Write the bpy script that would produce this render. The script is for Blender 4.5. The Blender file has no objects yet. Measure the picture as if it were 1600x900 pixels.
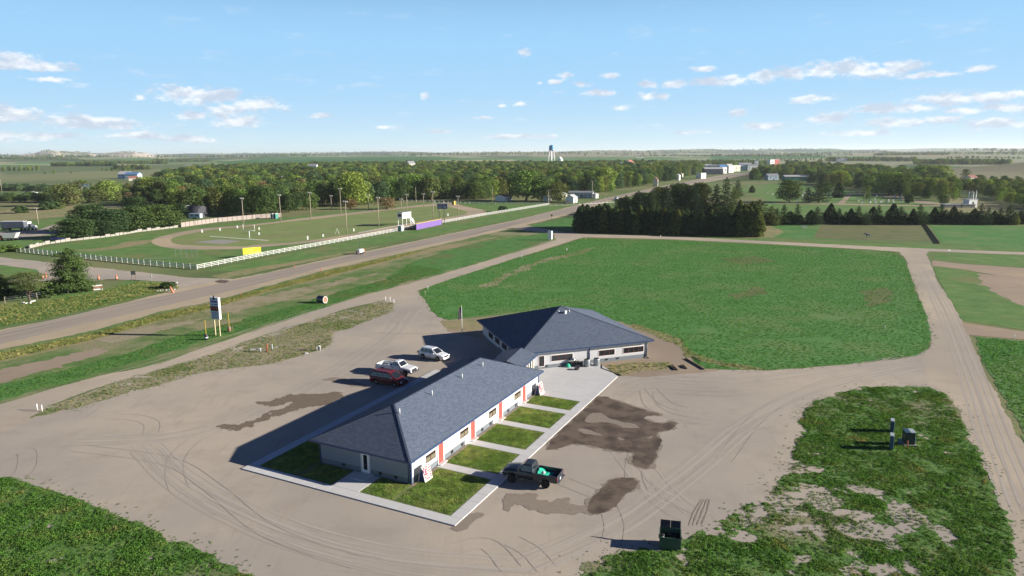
import bpy, bmesh, math, random
import numpy as np
from mathutils import Vector, Matrix

# ------------------------------------------------------------------ camera, world, sun, exposure
SC = bpy.context.scene
COL = SC.collection
R = math.radians
random.seed(7)
RNG = np.random.default_rng(11)

FPX, CAMH, ROLL = 1086.0, 30.0, R(0.35)
PITCH = math.atan((450 - 238) / FPX)
_f = np.array([0, math.cos(PITCH), -math.sin(PITCH)])
_r = np.array([1.0, 0, 0])
_u = np.cross(_r, _f)
_c, _s = math.cos(ROLL), math.sin(ROLL)
CR, CU, CF = _c * _r - _s * _u, _c * _u + _s * _r, _f

cam_d = bpy.data.cameras.new('camera')
cam = bpy.data.objects.new('camera', cam_d)
COL.objects.link(cam)
SC.camera = cam
cam_d.sensor_width = 36
cam_d.lens = 36 * FPX / 1600
cam_d.clip_start, cam_d.clip_end = 0.5, 60000
cam.matrix_world = Matrix(((CR[0], CU[0], -CF[0], 0), (CR[1], CU[1], -CF[1], 0),
                           (CR[2], CU[2], -CF[2], CAMH), (0, 0, 0, 1)))

SUN_AZ, SUN_EL = R(-4.0), R(17.0)      # direction towards the sun, measured from +X, and its elevation
sun_d = bpy.data.lights.new('sun', 'SUN')
sun = bpy.data.objects.new('sun', sun_d)
COL.objects.link(sun)
sun_d.energy, sun_d.angle, sun_d.color = 5.0, R(0.5), (1.0, 0.93, 0.83)
sdir = Vector((math.cos(SUN_AZ) * math.cos(SUN_EL), math.sin(SUN_AZ) * math.cos(SUN_EL), math.sin(SUN_EL)))
sun.rotation_euler = sdir.to_track_quat('Z', 'Y').to_euler()
sun.location = (0, 0, 200)

SC.view_settings.view_transform = 'Standard'
SC.view_settings.look = 'None'
SC.view_settings.exposure = 1.15
SC.view_settings.gamma = 1.0
SC.cycles.use_denoising = True
SC.cycles.max_bounces = 6
SC.cycles.diffuse_bounces = 3
SC.cycles.transparent_max_bounces = 6
SC.cycles.volume_bounces = 1
SC.cycles.caustics_reflective = SC.cycles.caustics_refractive = False


class NT:
    """tiny node-tree helper"""
    def __init__(s, tree):
        s.t, s.n, s.l = tree, tree.nodes, tree.links

    def node(s, typ, **kw):
        n = s.n.new(typ)
        for k, v in kw.items():
            setattr(n, k, v)
        return n

    def put(s, sock, v):
        if isinstance(v, bpy.types.NodeSocket):
            s.l.new(v, sock)
        else:
            if hasattr(sock.default_value, '__len__') and not hasattr(v, '__len__'):
                v = [v] * len(sock.default_value)
            if hasattr(sock.default_value, '__len__') and len(sock.default_value) == 4 and len(v) == 3:
                v = (*v, 1)
            sock.default_value = v

    def math(s, op, a, b=0.0, c=None, clamp=False):
        n = s.node('ShaderNodeMath', operation=op, use_clamp=clamp)
        s.put(n.inputs[0], a)
        s.put(n.inputs[1], b)
        if c is not None:
            s.put(n.inputs[2], c)
        return n.outputs[0]

    def vmath(s, op, a, b=(0, 0, 0), c=None):
        n = s.node('ShaderNodeVectorMath', operation=op)
        s.put(n.inputs[0], a)
        s.put(n.inputs[1], b)
        if c is not None:
            s.put(n.inputs[2], c)
        return n.outputs['Value'] if op in ('LENGTH', 'DOT_PRODUCT') else n.outputs['Vector']

    def noise(s, vec, scale, detail=4.0, rough=0.55, col=False, dist=0.0):
        n = s.node('ShaderNodeTexNoise')
        s.put(n.inputs['Vector'], vec)
        s.put(n.inputs['Scale'], scale)
        s.put(n.inputs['Detail'], detail)
        s.put(n.inputs['Roughness'], rough)
        s.put(n.inputs['Distortion'], dist)
        return n.outputs['Color' if col else 'Fac']

    def ramp(s, fac, stops):
        n = s.node('ShaderNodeValToRGB')
        while len(n.color_ramp.elements) < len(stops):
            n.color_ramp.elements.new(0.5)
        for e, (p, c) in zip(n.color_ramp.elements, stops):
            e.position = p
            e.color = (*c, 1) if len(c) == 3 else c
        s.put(n.inputs[0], fac)
        return n.outputs[0]

    def step(s, v, a, b):
        n = s.node('ShaderNodeMapRange', interpolation_type='SMOOTHSTEP')
        s.put(n.inputs[0], v)
        s.put(n.inputs[1], a)
        s.put(n.inputs[2], b)
        return n.outputs[0]

    def mix(s, f, a, b, mode='MIX'):
        n = s.node('ShaderNodeMix', data_type='RGBA', blend_type=mode)
        s.put(n.inputs[0], f)
        s.put(n.inputs[6], a)
        s.put(n.inputs[7], b)
        return n.outputs[2]

    def pos(s):
        return s.node('ShaderNodeNewGeometry').outputs['Position']

    def obj(s):
        return s.node('ShaderNodeTexCoord').outputs['Object']

    def scaled(s, vec, sc, rotz=0.0):
        n = s.node('ShaderNodeMapping')
        s.put(n.inputs[0], vec)
        n.inputs['Rotation'].default_value = (0, 0, rotz)
        n.inputs['Scale'].default_value = sc
        return n.outputs[0]


SKY_STRENGTH = 0.05
world = bpy.data.worlds.new('World')
SC.world = world
world.use_nodes = True
wt = NT(world.node_tree)
for n in list(wt.n):
    wt.n.remove(n)
w_out = wt.node('ShaderNodeOutputWorld')
w_bg = wt.node('ShaderNodeBackground')
w_bg.inputs['Strength'].default_value = SKY_STRENGTH
wt.l.new(w_bg.outputs[0], w_out.inputs[0])
sky = wt.node('ShaderNodeTexSky', sky_type='NISHITA')
sky.sun_disc = False
sky.sun_elevation = SUN_EL
sky.sun_rotation = math.pi / 2 - SUN_AZ
sky.altitude = 900
sky.air_density = 1.0
sky.dust_density = 0.6
sky.ozone_density = 1.6
_dir = wt.vmath('NORMALIZE', wt.node('ShaderNodeTexCoord').outputs['Generated'])
_sep = wt.node('ShaderNodeSeparateXYZ')
wt.put(_sep.inputs[0], _dir)
_az = wt.math('ARCTAN2', _sep.outputs[0], _sep.outputs[1])
_el = wt.math('ARCSINE', _sep.outputs[2])


def ray(x, y):
    return (x - 800) / FPX * CR - (y - 450) / FPX * CU + CF


# the clouds of the day: centre x, y and half width, half height as seen in the photo, put down as bearing and elevation
CLOUDS = [(25, 96, 30, 13), (70, 105, 32, 8), (85, 124, 26, 4), (15, 178, 36, 12), (290, 148, 50, 14), (345, 152, 34, 11), (400, 163, 40, 11),
          (355, 172, 30, 9), (300, 181, 28, 7), (375, 189, 42, 9), (218, 152, 9, 5), (130, 190, 55, 9), (175, 196, 48, 8), (200, 211, 48, 6),
          (65, 213, 50, 6), (10, 212, 30, 7), (300, 216, 34, 6), (350, 181, 20, 7), (817, 82, 13, 6), (662, 150, 9, 6), (882, 118, 11, 5),
          (865, 128, 10, 5), (842, 129, 7, 3), (907, 132, 16, 5), (930, 145, 30, 5), (951, 118, 16, 4), (811, 162, 10, 4), (784, 165, 8, 4),
          (970, 168, 15, 5), (1014, 132, 16, 6), (1055, 131, 22, 6), (1012, 149, 13, 6), (1038, 151, 11, 6), (1100, 107, 20, 4),
          (1115, 128, 32, 6), (1150, 124, 26, 8), (1192, 119, 34, 9), (1240, 115, 30, 9), (1285, 109, 34, 11), (1340, 107, 34, 13),
          (1395, 107, 40, 11), (1450, 117, 32, 5), (1272, 154, 32, 7), (1527, 107, 18, 5), (1155, 176, 13, 5), (1375, 171, 36, 7),
          (1425, 169, 40, 7), (1480, 155, 44, 10), (1540, 151, 40, 8), (1590, 147, 20, 6), (1510, 172, 30, 5), (1570, 168, 34, 7),
          (1290, 186, 34, 8), (1400, 191, 40, 7), (1190, 197, 34, 6), (1340, 208, 50, 5), (1560, 193, 40, 7), (1470, 187, 20, 5),
          (500, 180, 14, 4), (600, 199, 16, 4), (760, 184, 20, 3), (1080, 207, 26, 4), (820, 213, 60, 4), (690, 205, 20, 3)]
_uv = wt.node('ShaderNodeCombineXYZ')
wt.put(_uv.inputs[0], _az)
wt.put(_uv.inputs[1], _el)
_uv = _uv.outputs[0]
_m = None
_mlow = None
for cx, cy, hw, hh in CLOUDS:
    d = ray(cx, cy)
    d = d / np.linalg.norm(d)
    a, e = math.atan2(d[0], d[1]), math.asin(d[2])
    sx, sy = FPX / hw / 1.1, FPX / hh / 1.1
    v = wt.vmath('LENGTH', wt.vmath('MULTIPLY_ADD', _uv, (sx, sy, 0), (-a * sx, -e * sy, 0)))
    _m = v if _m is None else wt.math('MINIMUM', _m, v)
_st = wt.vmath('MULTIPLY', _dir, (1, 1, 2.3))
_n1 = wt.noise(_st, 34, 6, 0.62)
_n2 = wt.noise(_st, 120, 4, 0.6)
_nn = wt.math('ADD', wt.math('MULTIPLY', _n1, 2.6), wt.math('MULTIPLY', _n2, 1.1))
_body = wt.math('SUBTRACT', wt.math('SUBTRACT', 1.17, _m), wt.math('SUBTRACT', 1.9, _nn))
_cl = wt.step(_body, 0.0, 0.8)
# small fair-weather clouds low all round the horizon
_st2 = wt.vmath('MULTIPLY', _dir, (1, 1, 5.0))
_n3 = wt.noise(_st2, 16, 6, 0.6)
_band = wt.math('MULTIPLY', wt.step(_el, 0.004, 0.03), wt.step(_el, 0.26, 0.05))
_cl2 = wt.math('MULTIPLY', wt.step(_n3, 0.56, 0.74), _band)
_cloud = wt.math('MAXIMUM', wt.math('MULTIPLY', _cl, 0.85), wt.math('MULTIPLY', _cl2, 0.35))
_shade = wt.noise(wt.vmath('ADD', _st, (0, 0, 0.012)), 34, 5, 0.6)
_ccol = wt.mix(wt.step(_shade, 0.35, 0.62), (9.6, 9.7, 9.9), (5.6, 6.3, 7.5))
# air near the horizon is paler than the clear model gives, and the sky higher up is darkened to deepen the shadows
_sk0 = wt.mix(1.0, sky.outputs[0], (0.13, 0.23, 0.55), 'MULTIPLY')
_ael = wt.math('ABSOLUTE', _el)
_skyc = wt.mix(wt.step(_ael, 0.36, 0.14), _sk0, (3.1, 5.9, 8.9))
_skyc = wt.mix(wt.math('POWER', wt.math('SUBTRACT', 1.0, _ael, clamp=True), 18.0), _skyc, (6.9, 8.4, 8.7))
wt.put(w_bg.inputs['Color'], wt.mix(_cloud, _skyc, _ccol))


# ------------------------------------------------------------------ where things stand: picture direction met with the ground
def G(x, y, z=0.0):
    d = ray(x, y)
    t = (z - CAMH) / d[2]
    return Vector((float(d[0] * t), float(d[1] * t)))


def Hpx(xb, yb, yt):
    """height of a thing that stands at (xb, yb) and ends at yt"""
    g = G(xb, yb)
    lo, hi = 0.0, 80.0
    for _ in range(40):
        m = (lo + hi) / 2
        v = np.array([g.x, g.y, m - CAMH])
        yy = 450 - FPX * (v @ CU) / (v @ CF)
        lo, hi = (m, hi) if yy > yt else (lo, m)
    return m


def Wpx(xb, yb, px):
    g = G(xb, yb)
    return px / FPX * float(np.array([g.x, g.y, -CAMH]) @ CF)


def PX(x, y, z=0.0):
    v = np.array([x, y, z - CAMH])
    return 800 + FPX * (v @ CR) / (v @ CF), 450 - FPX * (v @ CU) / (v @ CF)


# ------------------------------------------------------------------ noise on arrays
def _hash(i, j, s):
    h = (i.astype(np.int64) * 374761393 + j.astype(np.int64) * 668265263 + s * 2147483647) & 0xffffffff
    h = ((h ^ (h >> 13)) * 1274126177) & 0xffffffff
    return ((h ^ (h >> 16)) & 0xffff) / 65535.0


def vnoise(x, y, s=0):
    i, j = np.floor(x), np.floor(y)
    fx, fy = x - i, y - j
    fx, fy = fx * fx * (3 - 2 * fx), fy * fy * (3 - 2 * fy)
    a, b = _hash(i, j, s), _hash(i + 1, j, s)
    c, d = _hash(i, j + 1, s), _hash(i + 1, j + 1, s)
    return (a * (1 - fx) + b * fx) * (1 - fy) + (c * (1 - fx) + d * fx) * fy


def fbm(x, y, s=0, o=4):
    t, a, m = 0, 1.0, 0
    for k in range(o):
        t = t + a * vnoise(x * 2 ** k, y * 2 ** k, s + 17 * k)
        m += a
        a *= 0.55
    return t / m


def sst(v, a, b):
    t = np.clip((v - a) / (b - a), 0, 1)
    return t * t * (3 - 2 * t)


def sdf(poly, x, y):
    d = np.full(x.shape, 1e18)
    ins = np.zeros(x.shape, bool)
    n = len(poly)
    for k in range(n):
        ax, ay = poly[k]
        bx, by = poly[(k + 1) % n]
        ex, ey = bx - ax, by - ay
        wx, wy = x - ax, y - ay
        t = np.clip((wx * ex + wy * ey) / (ex * ex + ey * ey + 1e-9), 0, 1)
        d = np.minimum(d, (wx - ex * t) ** 2 + (wy - ey * t) ** 2)
        c = (ay > y) != (by > y)
        if by != ay:
            ins ^= c & (x < (bx - ax) * (y - ay) / (by - ay) + ax)
    d = np.sqrt(d)
    return np.where(ins, d, -d)


# ------------------------------------------------------------------ materials
def mat(name, build, rough=0.8, spec=0.3):
    m = bpy.data.materials.new(name)
    m.use_nodes = True
    t = NT(m.node_tree)
    b = m.node_tree.nodes['Principled BSDF']
    b.inputs['Roughness'].default_value = rough
    b.inputs['Specular IOR Level'].default_value = spec
    c = build(t, b)
    if c is not None:
        t.put(b.inputs['Base Color'], c)
    return m


def bump(t, b, h, dist=0.02, strength=1.0):
    n = t.node('ShaderNodeBump')
    t.put(n.inputs['Height'], h)
    n.inputs['Distance'].default_value = dist
    n.inputs['Strength'].default_value = strength
    t.put(b.inputs['Normal'], n.outputs[0])


def plain(name, col, rough=0.6, spec=0.4, metal=0.0, var=0.12, scale=3.0, coat=0.0):
    def f(t, b):
        b.inputs['Metallic'].default_value = metal
        b.inputs['Coat Weight'].default_value = coat
        n = t.noise(t.obj(), scale, 5, 0.6)
        lo = tuple(c * (1 - var) for c in col)
        hi = tuple(min(1, c * (1 + var)) for c in col)
        return t.mix(n, lo, hi)
    return mat(name, f, rough, spec)


def gravel_build(base, dark, streak=R(20), red=0.0):
    def f(t, b):
        p = t.pos()
        big = t.noise(p, 0.035, 4, 0.6)
        mid = t.noise(t.scaled(p, (0.9, 0.10, 1), streak), 1.0, 5, 0.65, dist=1.6)
        mid2 = t.noise(t.scaled(p, (0.08, 0.9, 1), -0.5), 1.0, 5, 0.65, dist=2.0)
        fine = t.noise(p, 9.0, 3, 0.7)
        peb = t.noise(p, 30.0, 2, 0.7)
        c = t.mix(t.step(big, 0.35, 0.68), tuple(v * 0.90 for v in base), tuple(v * k for v, k in zip(base, (1.17, 1.13, 1.05))))
        c = t.mix(t.math('MULTIPLY', t.step(t.noise(p, 0.22, 5, 0.7), 0.48, 0.66), 0.22), c, dark)
        c = t.mix(t.math('MULTIPLY', t.step(mid, 0.55, 0.74), 0.24), c, dark)
        c = t.mix(t.math('MULTIPLY', t.step(mid2, 0.57, 0.76), 0.22), c, dark)
        c = t.mix(t.math('MULTIPLY', t.step(fine, 0.5, 0.8), 0.30), c, dark)
        c = t.mix(t.math('MULTIPLY', t.step(peb, 0.55, 0.8), 0.25), c, tuple(min(1, v * 1.4) for v in base))
        bump(t, b, t.math('ADD', t.math('MULTIPLY', mid, 0.5), t.math('MULTIPLY', fine, 0.6)), 0.04, 0.4)
        return c
    return f


M = {}
M['gravel'] = mat('gravel', gravel_build((0.385, 0.342, 0.292), (0.24, 0.203, 0.168)), 0.95, 0.15)
M['dirt_road'] = mat('dirt_road', gravel_build((0.35, 0.275, 0.20), (0.24, 0.18, 0.125), R(-57)), 0.95, 0.15)
M['frontage'] = mat('frontage_gravel', gravel_build((0.41, 0.355, 0.285), (0.28, 0.235, 0.18), R(-63)), 0.95, 0.15)
M['track_dirt'] = mat('track_dirt', gravel_build((0.38, 0.31, 0.225), (0.27, 0.22, 0.16), R(-63)), 0.95, 0.15)
M['soil'] = mat('soil', gravel_build((0.31, 0.25, 0.19), (0.19, 0.145, 0.105), R(-40)), 0.95, 0.15)


def damp_build(t, b):
    p = t.pos()
    n = t.noise(p, 0.5, 5, 0.6)
    f = t.noise(p, 9.0, 3, 0.7)
    c = t.mix(t.step(n, 0.35, 0.62), (0.072, 0.053, 0.038), (0.148, 0.112, 0.082))
    return t.mix(t.math('MULTIPLY', t.step(f, 0.5, 0.8), 0.35), c, (0.05, 0.04, 0.033))


M['damp'] = mat('damp_gravel', damp_build, 0.75, 0.3)
M['damp_light'] = mat('half_dry_gravel', lambda t, b: t.mix(t.noise(t.pos(), 2.0, 6, 0.7), (0.19, 0.15, 0.115), (0.31, 0.265, 0.215)), 0.9, 0.2)


M['damp_mid'] = mat('damp_mid_gravel', lambda t, b: t.mix(t.noise(t.pos(), 1.2, 6, 0.7), (0.115, 0.085, 0.06), (0.22, 0.175, 0.13)), 0.9, 0.2)


def asphalt_build(t, b):
    p = t.pos()
    s = t.scaled(p, (1, 1, 1), R(-63.5))
    along = t.noise(t.vmath('MULTIPLY', s, (0.02, 0.7, 1)), 1.0, 5, 0.6)
    big = t.noise(p, 0.02, 3, 0.5)
    f = t.noise(p, 3.0, 4, 0.7)
    c = t.mix(t.step(along, 0.38, 0.62), (0.27, 0.225, 0.185), (0.36, 0.31, 0.245))
    c = t.mix(t.math('MULTIPLY', t.step(big, 0.45, 0.6), 0.5), c, (0.38, 0.32, 0.255))
    return t.mix(t.math('MULTIPLY', f, 0.3), c, (0.2, 0.17, 0.15))


M['asphalt'] = mat('worn_asphalt', asphalt_build, 0.9, 0.25)
M['shoulder'] = mat('shoulder', gravel_build((0.42, 0.35, 0.25), (0.30, 0.24, 0.16), R(-63)), 0.95, 0.15)


def grass_build(stops, scale=0.5, dry=None, dry_t=(0.62, 0.8), bmp=0.08, fine=2.6):
    def f(t, b):
        p = t.pos()
        a = t.noise(p, scale, 6, 0.68)
        c = t.ramp(a, [(0.28 + 0.44 * k / (len(stops) - 1), s) for k, s in enumerate(stops)])
        big = t.noise(p, 0.06, 5, 0.62)
        if dry:
            c = t.mix(t.math('MULTIPLY', t.step(big, dry_t[0] - 0.08, dry_t[1] - 0.08), 0.8), c, dry)
        m = t.noise(p, fine, 4, 0.75)
        c = t.mix(t.math('MULTIPLY', t.step(m, 0.5, 0.72), 0.55), c, tuple(v * 0.35 for v in stops[0]))
        bump(t, b, t.math('ADD', m, t.math('MULTIPLY', a, 1.0)), bmp, 1.0)
        return c
    return f


M['field'] = mat('clover_field', grass_build([(0.062, 0.165, 0.042), (0.085, 0.22, 0.055), (0.13, 0.26, 0.08)], 0.35, (0.16, 0.235, 0.085), (0.54, 0.74)), 0.9, 0.1)
M['verge'] = mat('verge_grass', grass_build([(0.075, 0.14, 0.04), (0.125, 0.20, 0.06), (0.24, 0.25, 0.11)], 0.3, (0.30, 0.26, 0.16), (0.55, 0.7)), 0.9, 0.1)
M['strip'] = mat('strip_grass', grass_build([(0.11, 0.15, 0.05), (0.20, 0.21, 0.09), (0.32, 0.28, 0.17)], 0.7, (0.36, 0.30, 0.21), (0.50, 0.62)), 0.9, 0.1)
M['green_strip'] = mat('green_verge', grass_build([(0.055, 0.145, 0.035), (0.085, 0.205, 0.05), (0.14, 0.245, 0.07)], 0.35, (0.15, 0.16, 0.06), (0.6, 0.75)), 0.9, 0.1)
M['dry'] = mat('dry_grass', grass_build([(0.14, 0.165, 0.065), (0.24, 0.24, 0.11), (0.34, 0.31, 0.17)], 0.5, (0.32, 0.26, 0.15), (0.5, 0.7)), 0.9, 0.1)
M['weeds'] = mat('weedy_ground', grass_build([(0.07, 0.13, 0.035), (0.095, 0.19, 0.045), (0.19, 0.21, 0.085)], 0.8, (0.28, 0.23, 0.16), (0.62, 0.72)), 0.9, 0.1)
M['turf'] = mat('mown_turf', grass_build([(0.16, 0.22, 0.075), (0.21, 0.265, 0.095), (0.26, 0.29, 0.12)], 0.12, (0.22, 0.2, 0.1), (0.55, 0.8), 0.02, 1.2), 0.9, 0.1)
M['pasture'] = mat('pasture_grass', grass_build([(0.10, 0.13, 0.05), (0.15, 0.17, 0.07), (0.18, 0.18, 0.085)], 0.2, (0.2, 0.17, 0.1), (0.5, 0.8), 0.03), 0.9, 0.1)
M['green'] = mat('rough_green', grass_build([(0.08, 0.165, 0.045), (0.12, 0.22, 0.06), (0.19, 0.26, 0.085)], 0.2, (0.22, 0.19, 0.09), (0.58, 0.8), 0.05), 0.9, 0.1)
M['lawn'] = mat('lawn_ground', grass_build([(0.10, 0.145, 0.045), (0.17, 0.205, 0.075), (0.28, 0.27, 0.12)], 1.3, None, bmp=0.03, fine=5), 0.9, 0.1)
M['bare_red'] = mat('bare_red_soil', gravel_build((0.33, 0.20, 0.12), (0.22, 0.13, 0.08), R(-30)), 0.95, 0.1)


def leaf_build(t, b, amount=0.45, usecolor=True, pal=None, k=1.0):
    info = t.node('ShaderNodeObjectInfo')
    p = t.pos()
    n = t.noise(p, 0.9, 3, 0.7)
    if pal:
        c = t.ramp(t.noise(p, 0.28, 5, 0.7), pal)
    else:
        c = info.outputs['Color']
    c = t.mix(t.step(n, 0.3, 0.7), t.mix(1.0, c, (1 - amount, 1 - amount, 1 - amount), 'MULTIPLY'), t.mix(1.0, c, (1 + amount, 1 + amount, 1 + amount * 0.6), 'MULTIPLY'))
    c = t.mix(t.math('MULTIPLY', info.outputs['Random'], 0.5), c, t.mix(1.0, c, (1.35, 1.12, 0.7), 'MULTIPLY'))
    return c


def leaf_mat(name, **kw):
    m = bpy.data.materials.new(name)
    m.use_nodes = True
    t = NT(m.node_tree)
    t.n.remove(m.node_tree.nodes['Principled BSDF'])
    out = m.node_tree.nodes['Material Output']
    c = leaf_build(t, None, **kw)
    d = t.node('ShaderNodeBsdfDiffuse')
    tr = t.node('ShaderNodeBsdfTranslucent')
    t.put(d.inputs[0], c)
    t.put(tr.inputs[0], t.mix(1.0, c, (1.3, 1.25, 0.6), 'MULTIPLY'))
    mx = t.node('ShaderNodeMixShader')
    mx.inputs[0].default_value = 0.3
    t.l.new(d.outputs[0], mx.inputs[1])
    t.l.new(tr.outputs[0], mx.inputs[2])
    t.l.new(mx.outputs[0], out.inputs[0])
    return m


M['leaf'] = leaf_mat('tree_leaves')
M['weed_leaf'] = leaf_mat('weed_leaves', amount=0.35, pal=[(0.30, (0.06, 0.135, 0.030)), (0.46, (0.085, 0.20, 0.042)), (0.60, (0.13, 0.22, 0.06)), (0.68, (0.27, 0.25, 0.11)), (0.8, (0.30, 0.22, 0.13))])
M['field_leaf'] = leaf_mat('clover_leaves', amount=0.3, pal=[(0.28, (0.07, 0.20, 0.045)), (0.55, (0.10, 0.26, 0.06)), (0.75, (0.17, 0.30, 0.085))])
M['lawn_leaf'] = leaf_mat('lawn_blades', amount=0.35, pal=[(0.3, (0.11, 0.22, 0.05)), (0.5, (0.19, 0.30, 0.085)), (0.7, (0.38, 0.40, 0.18))])
M['dry_leaf'] = leaf_mat('dry_blades', amount=0.35, pal=[(0.3, (0.12, 0.18, 0.055)), (0.5, (0.22, 0.245, 0.10)), (0.7, (0.36, 0.34, 0.18))])
M['bark'] = plain('bark', (0.11, 0.085, 0.065), 0.95, 0.1, var=0.4, scale=4)


def shingle_build(t, b):
    p = t.obj()
    br = t.node('ShaderNodeTexBrick')
    u = t.node('ShaderNodeTexCoord').outputs['UV']
    t.put(br.inputs['Vector'], u)
    br.inputs['Scale'].default_value = 1.0
    br.inputs['Brick Width'].default_value = 0.32
    br.inputs['Row Height'].default_value = 0.16
    br.inputs['Mortar Size'].default_value = 0.012
    br.inputs['Mortar Smooth'].default_value = 0.3
    br.inputs['Bias'].default_value = 0.0
    br.inputs['Color1'].default_value = (0.070, 0.092, 0.132, 1)
    br.inputs['Color2'].default_value = (0.115, 0.142, 0.190, 1)
    br.inputs['Mortar'].default_value = (0.035, 0.05, 0.085, 1)
    n = t.noise(p, 0.25, 3, 0.6)
    g = t.noise(p, 9, 4, 0.8)
    c = t.mix(t.math('MULTIPLY', n, 0.2), br.outputs['Color'], (0.115, 0.14, 0.19))
    c = t.mix(t.math('MULTIPLY', t.step(g, 0.5, 0.8), 0.35), c, (0.16, 0.185, 0.23))
    bump(t, b, t.math('SUBTRACT', 1.0, br.outputs['Fac']), 0.008, 0.8)
    return c


M['shingle'] = mat('blue_grey_shingles', shingle_build, 0.85, 0.25)


def siding_build(col):
    def f(t, b):
        p = t.obj()
        s = t.node('ShaderNodeSeparateXYZ')
        t.put(s.inputs[0], p)
        saw = t.math('FRACT', t.math('MULTIPLY', s.outputs[2], 6.5))
        n = t.noise(t.vmath('MULTIPLY', p, (1, 1, 3)), 1.5, 4, 0.6)
        bump(t, b, saw, 0.012, 0.9)
        return t.mix(n, tuple(c * 0.93 for c in col), col)
    return f


M['siding'] = mat('white_lap_siding', siding_build((0.52, 0.52, 0.53)), 0.6, 0.3)
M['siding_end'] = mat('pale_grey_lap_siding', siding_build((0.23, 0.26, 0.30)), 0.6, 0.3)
M['skirt'] = mat('grey_lap_siding', siding_build((0.17, 0.19, 0.21)), 0.7, 0.3)
M['white'] = plain('white_paint', (0.72, 0.72, 0.70), 0.5, 0.4, var=0.06)
M['fence_white'] = plain('fence_white', (0.52, 0.52, 0.49), 0.5, 0.4, var=0.06)
M['red_door'] = plain('red_door_paint', (0.42, 0.075, 0.06), 0.5, 0.4, var=0.08)
M['brown_frame'] = plain('dark_red_frame', (0.11, 0.03, 0.022), 0.5, 0.4)
M['fascia'] = plain('navy_fascia', (0.03, 0.055, 0.13), 0.35, 0.5, var=0.1)
M['soffit'] = plain('white_soffit', (0.62, 0.62, 0.62), 0.6, 0.3, var=0.05)
M['grey'] = plain('grey_metal', (0.30, 0.31, 0.32), 0.5, 0.5, 0.3)
M['dkgrey'] = plain('dark_grey', (0.06, 0.062, 0.068), 0.6, 0.4)
M['black'] = plain('black_plastic', (0.015, 0.015, 0.016), 0.5, 0.5)
M['tyre'] = plain('tyre_rubber', (0.018, 0.018, 0.018), 0.85, 0.3)
M['alloy'] = plain('alloy_rim', (0.42, 0.42, 0.43), 0.3, 0.5, 0.8)
M['chrome'] = plain('chrome', (0.6, 0.6, 0.62), 0.15, 0.5, 1.0)
M['glass'] = plain('window_glass', (0.012, 0.016, 0.022), 0.05, 0.8, var=0.3)
M['carglass'] = plain('car_glass', (0.015, 0.02, 0.026), 0.04, 0.8, var=0.2)
M['blind'] = plain('window_blind', (0.15, 0.135, 0.09), 0.7, 0.2, var=0.15, scale=6)
M['lamp'] = plain('lamp_lens', (0.6, 0.6, 0.62), 0.12, 0.6)
M['redlamp'] = plain('red_lens', (0.25, 0.01, 0.01), 0.15, 0.6)
M['car_white'] = plain('white_car_paint', (0.70, 0.71, 0.72), 0.25, 0.5, var=0.04, coat=0.8)
M['car_red'] = plain('maroon_car_paint', (0.12, 0.008, 0.012), 0.4, 0.3, var=0.1, coat=0.25)
M['car_dark'] = plain('dark_truck_paint', (0.022, 0.028, 0.036), 0.4, 0.5, var=0.25, coat=0.5)
M['truck_grey'] = plain('trailer_grey', (0.08, 0.095, 0.13), 0.5, 0.4, var=0.15, scale=0.7)
M['tarp'] = plain('green_tarp', (0.03, 0.40, 0.27), 0.45, 0.4, var=0.25, scale=2.5)
M['bin_green'] = plain('dumpster_green', (0.035, 0.075, 0.05), 0.55, 0.4, var=0.3, scale=2)
M['bin_lid'] = plain('dumpster_lid', (0.02, 0.024, 0.028), 0.4, 0.5, var=0.3)
M['rubbish'] = plain('white_rubbish', (0.5, 0.5, 0.48), 0.7, 0.3, var=0.3, scale=6)
M['yellow'] = plain('yellow_paint', (0.46, 0.34, 0.06), 0.5, 0.4, var=0.1)
M['sign_yellow'] = plain('lemon_board', (0.78, 0.78, 0.04), 0.5, 0.3, var=0.1)
M['cream'] = plain('cream_paint', (0.46, 0.39, 0.23), 0.6, 0.3)
M['orange'] = plain('orange_plastic', (0.48, 0.15, 0.07), 0.5, 0.4)
M['rust'] = plain('rusty_red', (0.30, 0.09, 0.045), 0.8, 0.3, var=0.4)
M['purple'] = plain('purple_panel', (0.16, 0.095, 0.30), 0.6, 0.3, var=0.12, scale=0.6)
M['navy'] = plain('navy_board', (0.02, 0.03, 0.13), 0.5, 0.4)
M['sign_face'] = plain('sign_face', (0.40, 0.45, 0.56), 0.4, 0.4, var=0.06)  # blue-grey of the face in shade, put into its colour
M['led'] = plain('led_band', (0.03, 0.015, 0.015), 0.4, 0.4)
M['red_text'] = plain('red_text', (0.55, 0.05, 0.04), 0.5, 0.3)
M['blue_text'] = plain('blue_text', (0.04, 0.08, 0.30), 0.5, 0.3)
M['white_text'] = plain('white_text', (0.8, 0.8, 0.8), 0.5, 0.3)
M['wood'] = plain('weathered_wood', (0.20, 0.15, 0.11), 0.9, 0.2, var=0.35, scale=5)
M['pole_wood'] = plain('pole_wood', (0.34, 0.29, 0.22), 0.9, 0.2, var=0.2, scale=3)
M['dark_wood'] = plain('dark_wood', (0.05, 0.038, 0.03), 0.9, 0.2, var=0.3, scale=5)
M['pink_wood'] = plain('pale_red_board', (0.34, 0.17, 0.115), 0.8, 0.2, var=0.15, scale=4)
M['drum'] = plain('drum_dark', (0.035, 0.035, 0.045), 0.6, 0.4, var=0.3)
M['util_green'] = plain('utility_green', (0.02, 0.035, 0.03), 0.5, 0.4)
M['util_blue'] = plain('pedestal_blue_grey', (0.03, 0.075, 0.12), 0.5, 0.4)
M['util_pale'] = plain('pedestal_pale', (0.35, 0.40, 0.42), 0.5, 0.4)
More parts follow.
